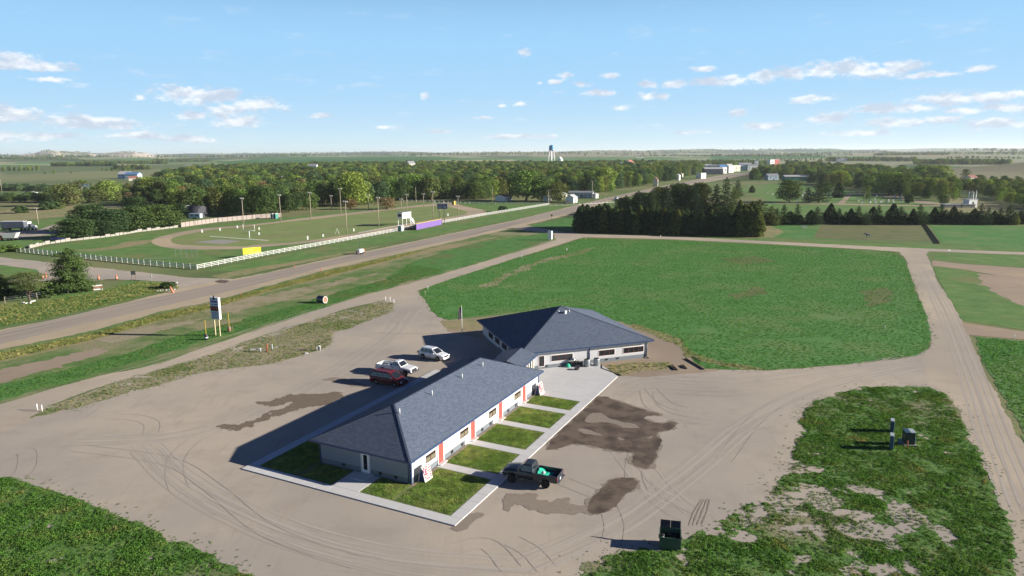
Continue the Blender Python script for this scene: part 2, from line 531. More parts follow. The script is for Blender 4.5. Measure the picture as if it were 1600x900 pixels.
M['blue_tank'] = plain('tower_blue', (0.05, 0.28, 0.52), 0.4, 0.5, var=0.1, scale=0.3)
M['concrete_post'] = plain('pale_concrete', (0.30, 0.28, 0.25), 0.9, 0.2, var=0.15)
M['pale_panel'] = plain('pale_fence_panel', (0.30, 0.25, 0.225), 0.8, 0.2, var=0.15, scale=1)
M['roof_grey'] = plain('roof_grey', (0.24, 0.25, 0.27), 0.8, 0.3)
M['roof_blue'] = plain('roof_blue', (0.10, 0.20, 0.38), 0.6, 0.3)
M['roof_red'] = plain('roof_red', (0.30, 0.13, 0.10), 0.8, 0.3)
M['roof_pale'] = plain('roof_pale', (0.50, 0.50, 0.50), 0.5, 0.3, 0.2)
M['wall_cream'] = plain('wall_cream', (0.58, 0.55, 0.45), 0.8, 0.3)
M['wall_blue'] = plain('wall_pale_blue', (0.34, 0.42, 0.50), 0.7, 0.3)
M['teal'] = plain('teal_paint', (0.04, 0.22, 0.17), 0.6, 0.3)
M['horse'] = plain('dappled_grey_horse', (0.20, 0.21, 0.25), 0.8, 0.2, var=0.5, scale=4)
M['mane'] = plain('dark_mane', (0.03, 0.03, 0.035), 0.9, 0.2)
M['straw'] = plain('straw', (0.34, 0.26, 0.13), 0.95, 0.1, var=0.3, scale=6)
M['pad'] = mat('pad_grey', lambda t, b: t.mix(t.noise(t.pos(), 0.5, 4, 0.6), (0.25, 0.24, 0.22), (0.33, 0.31, 0.28)), 0.9, 0.2)
M['line'] = plain('field_line_white', (0.62, 0.62, 0.55), 0.9, 0.1, var=0.2, scale=1)


def conc_build(t, b):
    info = t.node('ShaderNodeObjectInfo')
    p = t.pos()
    n = t.noise(p, 0.8, 6, 0.65)
    f = t.noise(p, 22, 3, 0.7)
    c = t.mix(n, (0.50, 0.50, 0.49), (0.60, 0.60, 0.59))
    c = t.mix(t.math('MULTIPLY', info.outputs['Random'], 0.35), c, (0.47, 0.46, 0.44))
    return t.mix(t.math('MULTIPLY', t.step(f, 0.5, 0.8), 0.2), c, (0.33, 0.32, 0.3))


M['concrete'] = mat('concrete', conc_build, 0.9, 0.25)


def flag_build(t, b):
    s = t.node('ShaderNodeSeparateXYZ')
    t.put(s.inputs[0], t.node('ShaderNodeTexCoord').outputs['UV'])
    st = t.math('GREATER_THAN', t.math('FRACT', t.math('MULTIPLY', s.outputs[1], 6.5)), 0.5)
    c = t.mix(st, (0.5, 0.03, 0.03), (0.75, 0.75, 0.75))
    cant = t.math('MULTIPLY', t.math('LESS_THAN', s.outputs[0], 0.4), t.math('GREATER_THAN', s.outputs[1], 0.46))
    return t.mix(cant, c, (0.02, 0.04, 0.2))


M['flag'] = mat('flag_cloth', flag_build, 0.9, 0.1)


def nth(k):
    w = ('first', 'second', 'third', 'fourth', 'fifth', 'sixth', 'seventh', 'eighth', 'ninth', 'tenth', 'eleventh', 'twelfth', 'thirteenth', 'fourteenth', 'fifteenth',
         'sixteenth', 'seventeenth', 'eighteenth', 'nineteenth')
    if k < 19:
        return w[k]
    t = ('twenty', 'thirty', 'forty')[(k + 1) // 10 - 2]
    return (t[:-1] + 'ieth') if (k + 1) % 10 == 0 else t + '-' + w[(k + 1) % 10 - 1]


# ------------------------------------------------------------------ mesh helpers
def link(o, parent=None):
    COL.objects.link(o)
    if parent is not None:
        o.parent = parent
    return o


def tag(o, label=None, cat=None, group=None, kind=None):
    if label:
        o['label'] = label
    if cat:
        o['category'] = cat
    if group:
        o['group'] = group
    if kind:
        o['kind'] = kind
    return o


def empty(name, x, y, z=0.0, rz=0.0, **kw):
    o = bpy.data.objects.new(name, None)
    o.empty_display_size = 0.3
    o.location = (x, y, z)
    o.rotation_euler = (0, 0, rz)
    link(o)
    return tag(o, **kw)


class MB:
    """collects shapes for ONE mesh"""
    def __init__(s):
        s.v, s.f, s.sm = [], [], []

    def add(s, vs, fs, smooth=False):
        k = len(s.v)
        s.v += [tuple(v) for v in vs]
        s.f += [tuple(i + k for i in f) for f in fs]
        s.sm += [smooth] * len(fs)
        return s

    def box(s, c, d, rz=0.0, tilt=None):
        x, y, z = d[0] / 2, d[1] / 2, d[2] / 2
        vs = [Vector((a * x, b * y, e * z)) for a in (-1, 1) for b in (-1, 1) for e in (-1, 1)]
        m = Matrix.Rotation(rz, 3, 'Z')
        if tilt:
            m = m @ Matrix.Rotation(tilt[1], 3, tilt[0])
        vs = [m @ v + Vector(c) for v in vs]
        return s.add(vs, [(0, 1, 3, 2), (4, 6, 7, 5), (0, 4, 5, 1), (2, 3, 7, 6), (0, 2, 6, 4), (1, 5, 7, 3)])

    def bar(s, a, b, w, h=None):
        """square bar from a to b"""
        a, b = Vector(a), Vector(b)
        h = h or w
        q = (b - a).to_track_quat('X', 'Z').to_matrix()
        L = (b - a).length
        vs = [q @ Vector((x, y * w / 2, z * h / 2)) + a for x in (0, L) for y in (-1, 1) for z in (-1, 1)]
        return s.add(vs, [(0, 1, 3, 2), (4, 6, 7, 5), (0, 4, 5, 1), (2, 3, 7, 6), (0, 2, 6, 4), (1, 5, 7, 3)])

    def tube(s, a, b, r, r2=None, n=8, caps=True, smooth=True):
        a, b = Vector(a), Vector(b)
        r2 = r if r2 is None else r2
        q = (b - a).to_track_quat('Z', 'Y').to_matrix()
        vs = []
        for p, rr in ((a, r), (b, r2)):
            for k in range(n):
                t = 2 * math.pi * k / n
                vs.append(q @ Vector((rr * math.cos(t), rr * math.sin(t), 0)) + p)
        s.add(vs, [(k, (k + 1) % n, n + (k + 1) % n, n + k) for k in range(n)], smooth)
        if caps:
            k0 = len(s.v) - 2 * n
            s.f += [tuple(k0 + k for k in reversed(range(n))), tuple(k0 + n + k for k in range(n))]
            s.sm += [False, False]
        return s

    def lathe(s, prof, axis='Z', c=(0, 0, 0), n=20, smooth=True):
        vs = []
        for r, h in prof:
            for k in range(n):
                t = 2 * math.pi * k / n
                x, y = r * math.cos(t), r * math.sin(t)
                p = (x, y, h) if axis == 'Z' else ((x, h, y) if axis == 'Y' else (h, x, y))
                vs.append((p[0] + c[0], p[1] + c[1], p[2] + c[2]))
        fs = []
        for j in range(len(prof) - 1):
            for k in range(n):
                fs.append((j * n + k, j * n + (k + 1) % n, (j + 1) * n + (k + 1) % n, (j + 1) * n + k))
        return s.add(vs, fs, smooth)

    def loft(s, rings, smooth=True, caps=True):
        n = len(rings[0])
        vs = [p for r in rings for p in r]
        fs = [(j * n + k, j * n + (k + 1) % n, (j + 1) * n + (k + 1) % n, (j + 1) * n + k)
              for j in range(len(rings) - 1) for k in range(n)]
        s.add(vs, fs, smooth)
        if caps:
            k0 = len(s.v) - len(vs)
            s.f += [tuple(k0 + k for k in reversed(range(n))), tuple(k0 + (len(rings) - 1) * n + k for k in range(n))]
            s.sm += [False, False]
        return s

    def prism(s, pts, z0, z1):
        n = len(pts)
        vs = [(p[0], p[1], z0) for p in pts] + [(p[0], p[1], z1) for p in pts]
        return s.add(vs, [tuple(reversed(range(n))), tuple(range(n, 2 * n))] + [(k, (k + 1) % n, n + (k + 1) % n, n + k) for k in range(n)])

    def quad(s, a, b, c, d):
        return s.add([a, b, c, d], [(0, 1, 2, 3)])

    def mesh(s, name, m):
        me = bpy.data.meshes.new(name)
        me.from_pydata(s.v, [], s.f)
        me.polygons.foreach_set('use_smooth', s.sm)
        if m:
            me.materials.append(m)
        bm = bmesh.new()
        bm.from_mesh(me)
        bmesh.ops.recalc_face_normals(bm, faces=bm.faces)
        bm.to_mesh(me)
        bm.free()
        return me

    def build(s, name, m, parent=None, bevel=0.0, seg=2, **kw):
        o = bpy.data.objects.new(name, s.mesh(name, m))
        link(o, parent)
        if bevel:
            b = o.modifiers.new('bevel', 'BEVEL')
            b.width, b.segments, b.limit_method, b.angle_limit = bevel, seg, 'ANGLE', R(35)
        return tag(o, **kw)


def shared(name, me, parent=None, loc=(0, 0, 0), rot=(0, 0, 0), scale=(1, 1, 1), **kw):
    o = bpy.data.objects.new(name, me)
    o.location, o.rotation_euler, o.scale = loc, rot, scale
    link(o, parent)
    return tag(o, **kw)


def copy_tree(o, parent=None):
    c = o.copy()
    COL.objects.link(c)
    c.parent = parent
    for ch in list(o.children):
        copy_tree(ch, c)
    return c


def fastmesh(name, co, quads, m, tris=None):
    me = bpy.data.meshes.new(name)
    me.vertices.add(len(co))
    me.vertices.foreach_set('co', np.asarray(co, np.float32).ravel())
    nq = len(quads)
    me.loops.add(nq * 4)
    me.loops.foreach_set('vertex_index', np.asarray(quads, np.int32).ravel())
    me.polygons.add(nq)
    me.polygons.foreach_set('loop_start', np.arange(0, nq * 4, 4, dtype=np.int32))
    me.update(calc_edges=True)
    if m:
        me.materials.append(m)
    return me


LEVEL = {}


def sheet(name, polys, cell, off, m, amp=0.0, freq=0.5, holes=(), seed=1, kind='structure', cut=None, extra=None, crown=0.0, grow=0.0, **kw):
    """a ground sheet with an uneven edge; polys in world metres; off is its height in layers of 4 mm"""
    if not isinstance(polys[0][0], (tuple, list, Vector)):
        polys = [polys]
    polys = [[(float(p[0]), float(p[1])) for p in q] for q in polys]
    allp = np.array([p for q in polys for p in q])
    x0, y0 = allp.min(0) - cell * 2 - amp
    x1, y1 = allp.max(0) + cell * 2 + amp
    xs, ys = np.arange(x0, x1 + cell, cell), np.arange(y0, y1 + cell, cell)
    X, Y = np.meshgrid(xs, ys)
    f = np.full(X.shape, -1e9)
    for q in polys:
        f = np.maximum(f, sdf(q, X, Y))
    if amp:
        f = f + amp * (fbm(X * freq, Y * freq, seed, 4) - 0.5) * 2
    f = f + grow
    for h in holes:
        hh = sdf([(p[0], p[1]) for p in h], X, Y)
        if amp:
            hh = hh + amp * 0.6 * (fbm(X * freq, Y * freq, seed + 5, 4) - 0.5) * 2
        f = np.minimum(f, -hh)
    if extra is not None:
        f = np.minimum(f, extra(X, Y))
    P = f > 0
    keep = P[:-1, :-1] | P[1:, :-1] | P[:-1, 1:] | P[1:, 1:]
    gy, gx = np.gradient(f, cell)
    gl = np.maximum(np.hypot(gx, gy), 0.35)
    mv = np.where(f < 0, np.clip(-f / gl, 0, cell * 0.95), 0)
    X2, Y2 = X + gx / gl * mv, Y + gy / gl * mv
    ii, jj = np.nonzero(keep)
    nx = X.shape[1]
    a = ii * nx + jj
    quads = np.stack([a, a + 1, a + nx + 1, a + nx], 1)
    used = np.unique(quads)
    remap = np.full(X.size, -1, np.int64)
    remap[used] = np.arange(len(used))
    z = np.full(len(used), off * 0.004)
    if crown:
        z = z + np.clip(f.ravel()[used], 0, 6) * crown
    co = np.stack([X2.ravel()[used], Y2.ravel()[used], z], 1)
    o = bpy.data.objects.new(name, fastmesh(name, co, remap[quads], m))
    link(o)
    return tag(o, kind=kind, **kw)


def g_(pts):
    return [tuple(G(*p)) for p in pts]


def zoom(x0, y0, k):
    return lambda pts: g_([(x0 + x / k, y0 + y / k) for x, y in pts])

# ------------------------------------------------------------------ terrain
def terrain(x, y):
    x, y = np.asarray(x, float), np.asarray(y, float)
    r = np.hypot(x, y)
    az = np.arctan2(x, y)
    w = sst(r, 1700, 6500)
    h = w * (fbm(x / 1400, y / 1400, 3, 5) - 0.36) * 95
    h = h + sst(r, 5000, 12000) * (fbm(x / 3000, y / 3000, 9, 4) - 0.5) * 70
    # chalky buttes on the left skyline
    for a0, aw, rr, hh in ((-0.545, 0.05, 6800, 42), (-0.49, 0.022, 6500, 46), (-0.665, 0.09, 7000, 26), (-0.40, 0.05, 7400, 20), (-0.58, 0.015, 6600, 24)):
        h = h + 0.8 * hh * np.exp(-((az - a0) / aw) ** 2) * sst(r, rr - 700, rr) * sst(r, rr + 2400, rr + 900) * (0.55 + 0.9 * fbm(x / 160, y / 160, 5, 4))
    # the rise behind the creek at the right
    h = h + 16 * np.exp(-(((x - 760) / 130) ** 2 + ((y - 930) / 120) ** 2))
    # creek valley ground rolls a little beyond the town
    h = h + sst(r, 1300, 2200) * sst(r, 5000, 2600) * (fbm(x / 420, y / 420, 21, 4) - 0.5) * 14
    return h


def build_ground():
    az = np.concatenate([np.linspace(-0.80, 0.80, 620), np.linspace(0.80, 2 * math.pi - 0.80, 62)[1:-1]])
    rr = np.concatenate([[0.0, 12, 24, 36], 48 * np.exp(np.linspace(0, math.log(20000 / 48), 400))])
    A_, R_ = np.meshgrid(az, rr)
    X, Y = R_ * np.sin(A_), R_ * np.cos(A_)
    Z = terrain(X, Y)
    n, k = A_.shape
    a = (np.arange(n - 1)[:, None] * k + np.arange(k)[None, :])
    b = (np.arange(n - 1)[:, None] * k + (np.arange(k)[None, :] + 1) % k)
    quads = np.stack([a, a + k, b + k, b], -1).reshape(-1, 4)[:, ::-1]
    me = fastmesh('ground', np.stack([X.ravel(), Y.ravel(), Z.ravel()], 1), quads, None)
    # what grows where: a patchwork of fields beyond the town, rangeland on the hills, chalk on the buttes
    x, y, z = X.ravel(), Y.ravel(), Z.ravel()
    r = np.hypot(x, y)
    pal = 1.4 * np.array([(0.16, 0.20, 0.09), (0.10, 0.17, 0.06), (0.22, 0.22, 0.12), (0.27, 0.25, 0.15), (0.07, 0.145, 0.05), (0.19, 0.20, 0.11), (0.13, 0.17, 0.08), (0.30, 0.27, 0.18)])
    wx = x + 60 * (fbm(x / 300, y / 300, 31, 3) - 0.5)
    wy = y + 60 * (fbm(x / 300, y / 300, 37, 3) - 0.5)
    c1 = (_hash(np.floor(wx / 640), np.floor(wy / 420), 5) * 7.99).astype(int)
    c = pal[c1]
    n1 = fbm(x / 90, y / 90, 41, 5)[:, None]
    range_ = np.array([0.26, 0.27, 0.165]) * (0.7 + 0.6 * n1)
    wild = sst(fbm(x / 900, y / 900, 51, 4), 0.42, 0.58)[:, None]
    c = c * (0.85 + 0.3 * n1) * (1 - wild) + range_ * wild
    # scrub and woodland lying dark on the far hills
    scrub = sst(fbm(x / 300, y / 500, 61, 5), 0.50, 0.60) * sst(r, 2400, 3800)
    c = c * (1 - 0.75 * scrub[:, None]) + np.array([0.045, 0.07, 0.04]) * 0.75 * scrub[:, None]
    s2 = (sst(fbm(x / 330, y / 260, 67, 4), 0.44, 0.52) * sst(r, 5600, 6200) * sst(r, 9500, 8000) * 0.8)[:, None]
    c = c * (1 - s2) + np.array([0.04, 0.06, 0.05]) * s2
    near = sst(r, 1350, 900)[:, None]
    base = np.array([0.14, 0.19, 0.075]) * (0.7 + 0.6 * fbm(x / 26, y / 26, 71, 5)[:, None])
    base = base * (1 - 0.5 * sst(fbm(x / 60, y / 60, 77, 4), 0.5, 0.62)[:, None]) + np.array([0.25, 0.22, 0.12]) * 0.5 * sst(fbm(x / 60, y / 60, 77, 4), 0.5, 0.62)[:, None]
    c = c * (1 - near) + base * near
    # named far parcels (outline as seen from the drone)
    for px, col in (([(380, 259), (640, 255), (720, 250), (640, 246), (400, 249), (330, 254)], (0.065, 0.16, 0.05)),
                    ([(0, 274), (330, 262), (330, 256), (0, 262)], (0.13, 0.17, 0.08)),
                    ([(0, 283), (200, 277), (380, 262), (330, 262), (0, 273)], (0.20, 0.22, 0.11)),
                    ([(0, 300), (120, 290), (210, 280), (0, 284)], (0.15, 0.18, 0.09)),
                    ([(1110, 250), (1200, 250), (1380, 248), (1110, 245)], (0.05, 0.15, 0.045)),
                    ([(1290, 246), (1560, 249), (1440, 244), (1330, 242)], (0.28, 0.25, 0.15)),
                    ([(1400, 262), (1600, 268), (1600, 263), (1400, 258)], (0.06, 0.13, 0.05)),
                    ([(1440, 276), (1600, 282), (1600, 268), (1440, 264)], (0.22, 0.21, 0.13)),
                    ([(700, 246), (1000, 246), (1040, 241.5), (700, 241.5)], (0.24, 0.22, 0.13))):
        f = sst(sdf(g_(px), x, y) + 30 * (n1[:, 0] - 0.5), -10, 10)[:, None]
        c = c * (1 - f) + np.array(col) * (0.85 + 0.3 * n1) * f
    # chalk where the buttes are steep
    dz = np.abs(np.gradient(Z, axis=1)) / (np.maximum(R_, 1) * 0.0026)
    az_ = A_.ravel()
    ch = sst(dz.ravel(), 0.05, 0.16) * ((az_ < -0.44) & (az_ > -0.66)) * ((r > 5600) & (r < 9000))
    ch = np.maximum(ch, 0.9 * sst(fbm(x / 70, z / 9, 81, 3), 0.45, 0.6) * (((np.abs(az_ + 0.49) < 0.02) | (np.abs(az_ + 0.563) < 0.012)) & (r > 5700) & (r < 7000) & (z > 18)))
    c = c * (1 - ch[:, None]) + np.array([0.62, 0.52, 0.42]) * ch[:, None]
    at = me.color_attributes.new('cover', 'FLOAT_COLOR', 'POINT')
    at.data.foreach_set('color', np.concatenate([np.clip(c, 0, 1), np.ones((len(x), 1))], 1).astype(np.float32).ravel())

    def f(t, b_):
        vc = t.node('ShaderNodeVertexColor', layer_name='cover').outputs[0]
        p = t.pos()
        m = t.noise(p, 1.3, 5, 0.75)
        c2 = t.mix(t.math('MULTIPLY', t.step(m, 0.48, 0.72), 0.45), vc, t.mix(1.0, vc, (0.4, 0.45, 0.4), 'MULTIPLY'))
        m2 = t.noise(p, 0.08, 4, 0.7)
        return t.mix(t.math('MULTIPLY', t.step(m2, 0.52, 0.7), 0.35), c2, t.mix(1.0, vc, (1.5, 1.25, 1.1), 'MULTIPLY'))
    me.materials.append(mat('open_country', f, 0.95, 0.05))
    me.polygons.foreach_set('use_smooth', [True] * len(me.polygons))
    o = bpy.data.objects.new('ground', me)
    link(o)
    tag(o, kind='structure')


build_ground()

# ------------------------------------------------------------------ ground sheets
# rough verges between and beside the roads
sheet('verge', g_([(-500, 700), (-120, 560), (0, 515), (100, 497), (225, 465), (400, 430), (525, 402), (700, 365), (800, 345), (870, 362), (870, 378), (800, 402), (650, 450), (575, 468), (450, 505), (325, 545), (0, 640), (-500, 840)]),
      0.8, 1, M['verge'], 0.6, 0.4, seed=3)
sheet('green_verge', g_([(-400, 720), (-60, 615), (20, 598), (110, 575), (200, 550), (290, 522), (420, 489), (520, 459), (600, 437), (640, 410), (720, 385), (800, 372), (852, 363), (870, 372), (800, 394), (700, 423), (575, 458), (450, 498), (400, 512), (300, 538), (180, 575), (60, 608), (-60, 640), (-400, 760)]),
      0.5, 2, M['green_strip'], 1.3, 0.35, seed=5)
sheet('green_verge', g_([(320, 423), (450, 396), (600, 368), (700, 350), (850, 322), (900, 320), (895, 324), (800, 343), (700, 362), (600, 380), (525, 397), (440, 413), (380, 424)]),
      0.8, 2, M['green'], 0.8, 0.3, seed=6)
sheet('dry_verge', g_([(-300, 620), (0, 552), (150, 520), (250, 491), (325, 475), (400, 455), (500, 427), (600, 404), (700, 382), (790, 368), (700, 389), (600, 412), (500, 437), (420, 457), (330, 485), (250, 503), (150, 532), (0, 566), (-300, 640)]),
      0.5, 3, M['dry'], 0.8, 0.4, seed=7)
sheet('bare_soil', g_([(-200, 640), (0, 578), (60, 565), (150, 545), (170, 548), (60, 583), (0, 600), (-200, 665)]), 0.4, 3, M['soil'], 1.6, 0.5, seed=8)
sheet('bare_soil', g_([(150, 530), (250, 503), (340, 478), (420, 460), (520, 440), (600, 425), (640, 412), (560, 437), (440, 470), (340, 494), (240, 520), (180, 535)]), 0.4, 4, M['strip'], 1.8, 0.45, seed=9)
# the far side of the highway
sheet('roadside_grass', g_([(-300, 520), (-40, 470), (60, 470), (150, 455), (215, 437), (262, 441), (290, 450), (225, 463), (100, 494), (0, 512), (-300, 575)]), 0.6, 2, M['verge'], 0.7, 0.35, seed=10)
sheet('roadside_grass', g_([(-120, 440), (0, 440), (150, 452), (205, 437), (258, 441), (200, 452), (130, 462), (0, 470), (-120, 480)]), 0.5, 3, M['green'], 0.6, 0.35, seed=12)
sheet('side_road', g_([(-300, 385), (0, 402), (60, 408), (150, 418), (300, 434), (360, 436), (330, 444), (275, 452), (262, 440), (215, 438), (170, 436), (140, 440), (90, 443), (0, 446), (-300, 470)]), 0.6, 3, M['gravel'], 0.7, 0.3, seed=13)
sheet('roadside_grass', g_([(-200, 412), (0, 414), (58, 421), (62, 428), (30, 436), (0, 437), (-200, 436)]), 0.7, 4, M['green'], 0.5, 0.3, seed=14)
sheet('dry_verge', g_([(330, 431), (380, 421), (440, 412), (520, 398), (600, 383), (560, 394), (440, 417), (380, 430), (345, 436)]), 0.6, 3, M['dry'], 0.5, 0.3, seed=15)

HWF = [(-300, 590), (-90, 541), (0, 515), (100, 497), (225, 465), (295, 448), (400, 430), (525, 402), (600, 387), (700, 366), (800, 345), (895, 322), (950, 309), (1000, 298), (1052, 287.5), (1125, 274), (1200, 265), (1262, 257)]
HWN = [(1262, 258.6), (1200, 267), (1137, 279), (1100, 285.5), (1010, 301), (962, 311), (895, 335), (820, 352), (800, 357), (700, 380), (600, 402), (500, 424), (400, 452), (325, 472), (250, 487), (150, 516), (0, 547), (-90, 570), (-300, 630)]
sheet('highway_shoulder', g_(HWF + HWN), 0.9, 5, M['shoulder'], 0.6, 0.3, seed=16)


def inset_road(far, near, a, b):
    out = []
    near = list(reversed(near))
    F, N = [G(*p) for p in far], [G(*p) for p in near]

    def at(L, t):
        k = min(int(t), len(L) - 2)
        return L[k].lerp(L[k + 1], t - k)
    ts = np.linspace(0, 1, 60)

    def resample(L):
        d = [0.0]
        for i in range(1, len(L)):
            d.append(d[-1] + (L[i] - L[i - 1]).length)
        res = []
        for t in ts:
            s = t * d[-1]
            k = max(i for i in range(len(d) - 1) if d[i] <= s + 1e-9)
            res.append(L[k].lerp(L[k + 1], (s - d[k]) / (d[k + 1] - d[k])))
        return res
    F, N = resample(F), resample(N)
    return [tuple(f.lerp(n, a)) for f, n in zip(F, N)] + [tuple(f.lerp(n, b)) for f, n in reversed(list(zip(F, N)))]


sheet('highway', inset_road(HWF, HWN, 0.10, 0.72), 0.8, 6, M['asphalt'], 0.15, 0.3, seed=17)

# dirt roads and the gravel yard
sheet('frontage_road', g_([(-500, 790), (-150, 678), (0, 632), (75, 610), (150, 589), (250, 569), (300, 550), (325, 541), (400, 516.5), (450, 500), (510, 480), (575, 460), (650, 440), (700, 425.5), (800, 396), (870, 375.5), (862, 366), (850, 363.8), (800, 357), (820, 352), (880, 363), (912, 365.5), (1050, 369.5), (1200, 377), (1375, 385.5), (1450, 388.6), (1650, 396), (1650, 400),
      (1452, 392.8), (1447, 397), (1452, 407), (1465, 442), (1486, 470), (1504, 502), (1520, 542), (1537, 582), (1555, 612), (1575, 650), (1600, 697), (1680, 850), (1720, 1000), (1590, 1000), (1585, 900), (1562, 787), (1535, 722), (1512, 685), (1500, 650), (1480, 617), (1450, 600), (1440, 560),
      (1450, 547), (1456, 532), (1450, 500), (1425, 437), (1415, 405), (1405, 393.5), (1350, 389.5), (1200, 381), (1050, 374), (912, 370.5), (850, 390), (800, 405), (700, 438), (650, 455), (600, 469), (550, 480), (475, 502.5), (400, 528), (300, 562), (275, 568), (212, 585.5), (110, 621), (75, 635), (40, 660), (-150, 740), (-500, 860)]),
      0.4, 5, M['frontage'], 0.35, 0.5, seed=18)
sheet('dirt_branch', g_([(1457, 406.5), (1500, 412), (1600, 419), (1660, 421), (1660, 440), (1600, 435), (1562, 431), (1500, 420), (1457, 415.5)]), 0.5, 5, M['dirt_road'], 0.6, 0.4, seed=19)
sheet('dirt_branch', g_([(1500, 504), (1600, 518.5), (1680, 528), (1680, 542), (1600, 531), (1512, 523)]), 0.4, 6, M['dirt_road'], 0.4, 0.4, seed=20)
LOT = [(-300, 800), (-40, 668), (47, 648), (75, 636), (212, 587), (275, 566), (400, 530), (475, 501), (550, 483), (600, 470), (640, 452), (654, 455), (667, 472), (674, 486), (687, 495), (700, 503), (760, 520), (900, 520), (1010, 532), (1040, 566), (1062, 578), (1100, 577), (1200, 579), (1275, 574), (1375, 565), (1432, 556), (1452, 545),
       (1480, 560), (1500, 610), (1480, 640), (1530, 740), (1590, 1000), (-300, 1000)]
sheet('gravel_lot', g_(LOT), 0.35, 4, M['gravel'], 0.25, 0.5, seed=21)

# fields
sheet('field', g_([(654, 457), (667, 450), (700, 438), (800, 406), (850, 391.5), (913, 372.5), (1050, 376), (1200, 382.5), (1350, 391), (1395, 394), (1413, 405), (1424, 437), (1449, 500), (1454, 532), (1447, 546), (1430, 555), (1375, 564), (1275, 573.5), (1200, 579), (1100, 577), (1082, 562), (1075, 552), (1062, 532), (1012, 515), (970, 503), (900, 490), (800, 488), (750, 494), (700, 501), (687, 495), (674, 486), (667, 472)]),
      0.5, 6, M['field'], 0.6, 0.5, seed=22)
sheet('soil_apron', g_([(690, 500), (750, 496), (830, 488), (930, 484), (975, 503), (1015, 514), (1064, 531), (1078, 550), (1100, 560), (1180, 574), (1100, 581), (1000, 590), (950, 585), (905, 560), (800, 540), (745, 527), (700, 519)]),
      0.4, 5, M['soil'], 0.5, 0.5, seed=23)
sheet('dry_grass_strip', g_([(985, 503), (1030, 517), (1066, 533), (1080, 551), (1130, 566), (1200, 576), (1170, 580), (1110, 568), (1070, 556), (1062, 542), (1020, 524), (985, 512)]), 0.3, 7, M['dry'], 0.9, 0.6, seed=24)
sheet('weedy_patch', g_([(940, 573), (990, 566), (1045, 566), (1055, 575), (1000, 582), (965, 589)]), 0.25, 8, M['dry'], 0.5, 0.7, seed=25)
sheet('dry_grass_strip', g_([(690, 503), (760, 496), (765, 505), (745, 517), (700, 515)]), 0.3, 7, M['dry'], 0.8, 0.6, seed=26)
sheet('bare_soil', g_([(742, 448), (800, 425), (835, 408), (880, 398), (930, 386), (915, 396), (850, 409), (790, 436), (760, 452)]), 0.4, 7, M['strip'], 1.9, 0.35, seed=27)
for k, pp in enumerate(([(1118, 404), (1180, 400), (1215, 408), (1160, 414)], [(1130, 462), (1185, 448), (1200, 458), (1150, 468)], [(1345, 455), (1385, 450), (1395, 470), (1360, 480)])):
    sheet('thin_patch', g_(pp), 0.4, 7, M['pasture'], 1.6, 0.5, seed=220 + k)
sheet('field', g_([(1460, 418), (1500, 422), (1562, 433), (1700, 446), (1700, 520), (1600, 515), (1504, 501), (1487, 470), (1468, 440)]), 0.5, 6, M['green'], 0.5, 0.4, seed=28)
sheet('bare_soil', g_([(1530, 428), (1700, 442), (1700, 490), (1600, 480), (1545, 455)]), 0.5, 7, M['soil'], 2.2, 0.2, seed=29)
sheet('field', g_([(1522, 526), (1600, 533), (1760, 550), (1760, 760), (1660, 760), (1606, 690), (1580, 640), (1560, 610), (1543, 580), (1528, 545)]), 0.4, 6, M['field'], 0.7, 0.5, seed=30)
sheet('field', g_([(1462, 394.5), (1600, 399), (1700, 402), (1700, 419), (1600, 417), (1500, 411), (1458, 405)]), 0.5, 7, M['green'], 0.4, 0.4, seed=31)
sheet('pasture', g_([(1195, 352), (1285, 349), (1447, 350), (1468, 380), (1190, 372)]), 0.8, 3, M['field'], 0.4, 0.3, seed=32)
sheet('grazed_pasture', g_([(1283, 350), (1445, 351), (1465, 379), (1272, 373)]), 0.8, 4, M['pasture'], 0.5, 0.2, seed=33)
sheet('pasture', g_([(1452, 351), (1700, 353), (1700, 392), (1600, 390), (1472, 381)]), 0.8, 3, M['field'], 0.4, 0.3, seed=34)
sheet('dry_grass_strip', g_([(1165, 372), (1180, 356), (1200, 350), (1225, 362), (1210, 371)]), 0.6, 5, M['dry'], 1.0, 0.3, seed=35)
sheet('verge', g_([(900, 362), (1050, 366), (1200, 373), (1450, 384), (1700, 392), (1700, 396.5), (1450, 388.5), (1200, 377), (1050, 369.3), (905, 365)]), 0.8, 4, M['green'], 0.5, 0.3, seed=36)
sheet('green_verge', g_([(818, 357), (840, 350), (895, 338), (905, 340), (905, 362), (870, 362)]), 0.6, 4, M['green_strip'], 0.4, 0.3, seed=37)
sheet('cemetery_lawn', g_([(1180, 335), (1195, 312), (1150, 296), (1215, 285), (1330, 298), (1420, 309), (1480, 320), (1470, 332), (1300, 342)]), 1.5, 2, M['green'], 1.0, 0.1, seed=38)
sheet('cemetery_track', g_([(1080, 313), (1200, 316), (1400, 320), (1480, 321), (1480, 322.4), (1400, 321.6), (1200, 317.8), (1080, 315)]), 1.0, 3, M['dirt_road'], 0.3, 0.2, seed=39)
sheet('cemetery_track', g_([(1308, 319), (1326, 303), (1332, 303), (1318, 319)]), 1.0, 4, M['dirt_road'], 0.4, 0.2, seed=40)
sheet('cemetery_track', g_([(1330, 301), (1385, 303), (1430, 312), (1500, 322), (1440, 318), (1380, 307)]), 1.2, 4, M['dirt_road'], 0.8, 0.15, seed=41)
sheet('dry_slope', g_([(1480, 306), (1560, 318), (1560, 330), (1490, 333), (1470, 322)]), 1.5, 3, M['dry'], 1.5, 0.1, seed=42)
sheet('farm_track', g_([(1505, 286), (1560, 288), (1700, 299), (1700, 303), (1560, 291), (1510, 288)]), 2.5, 3, M['dirt_road'], 0.8, 0.1, seed=43)

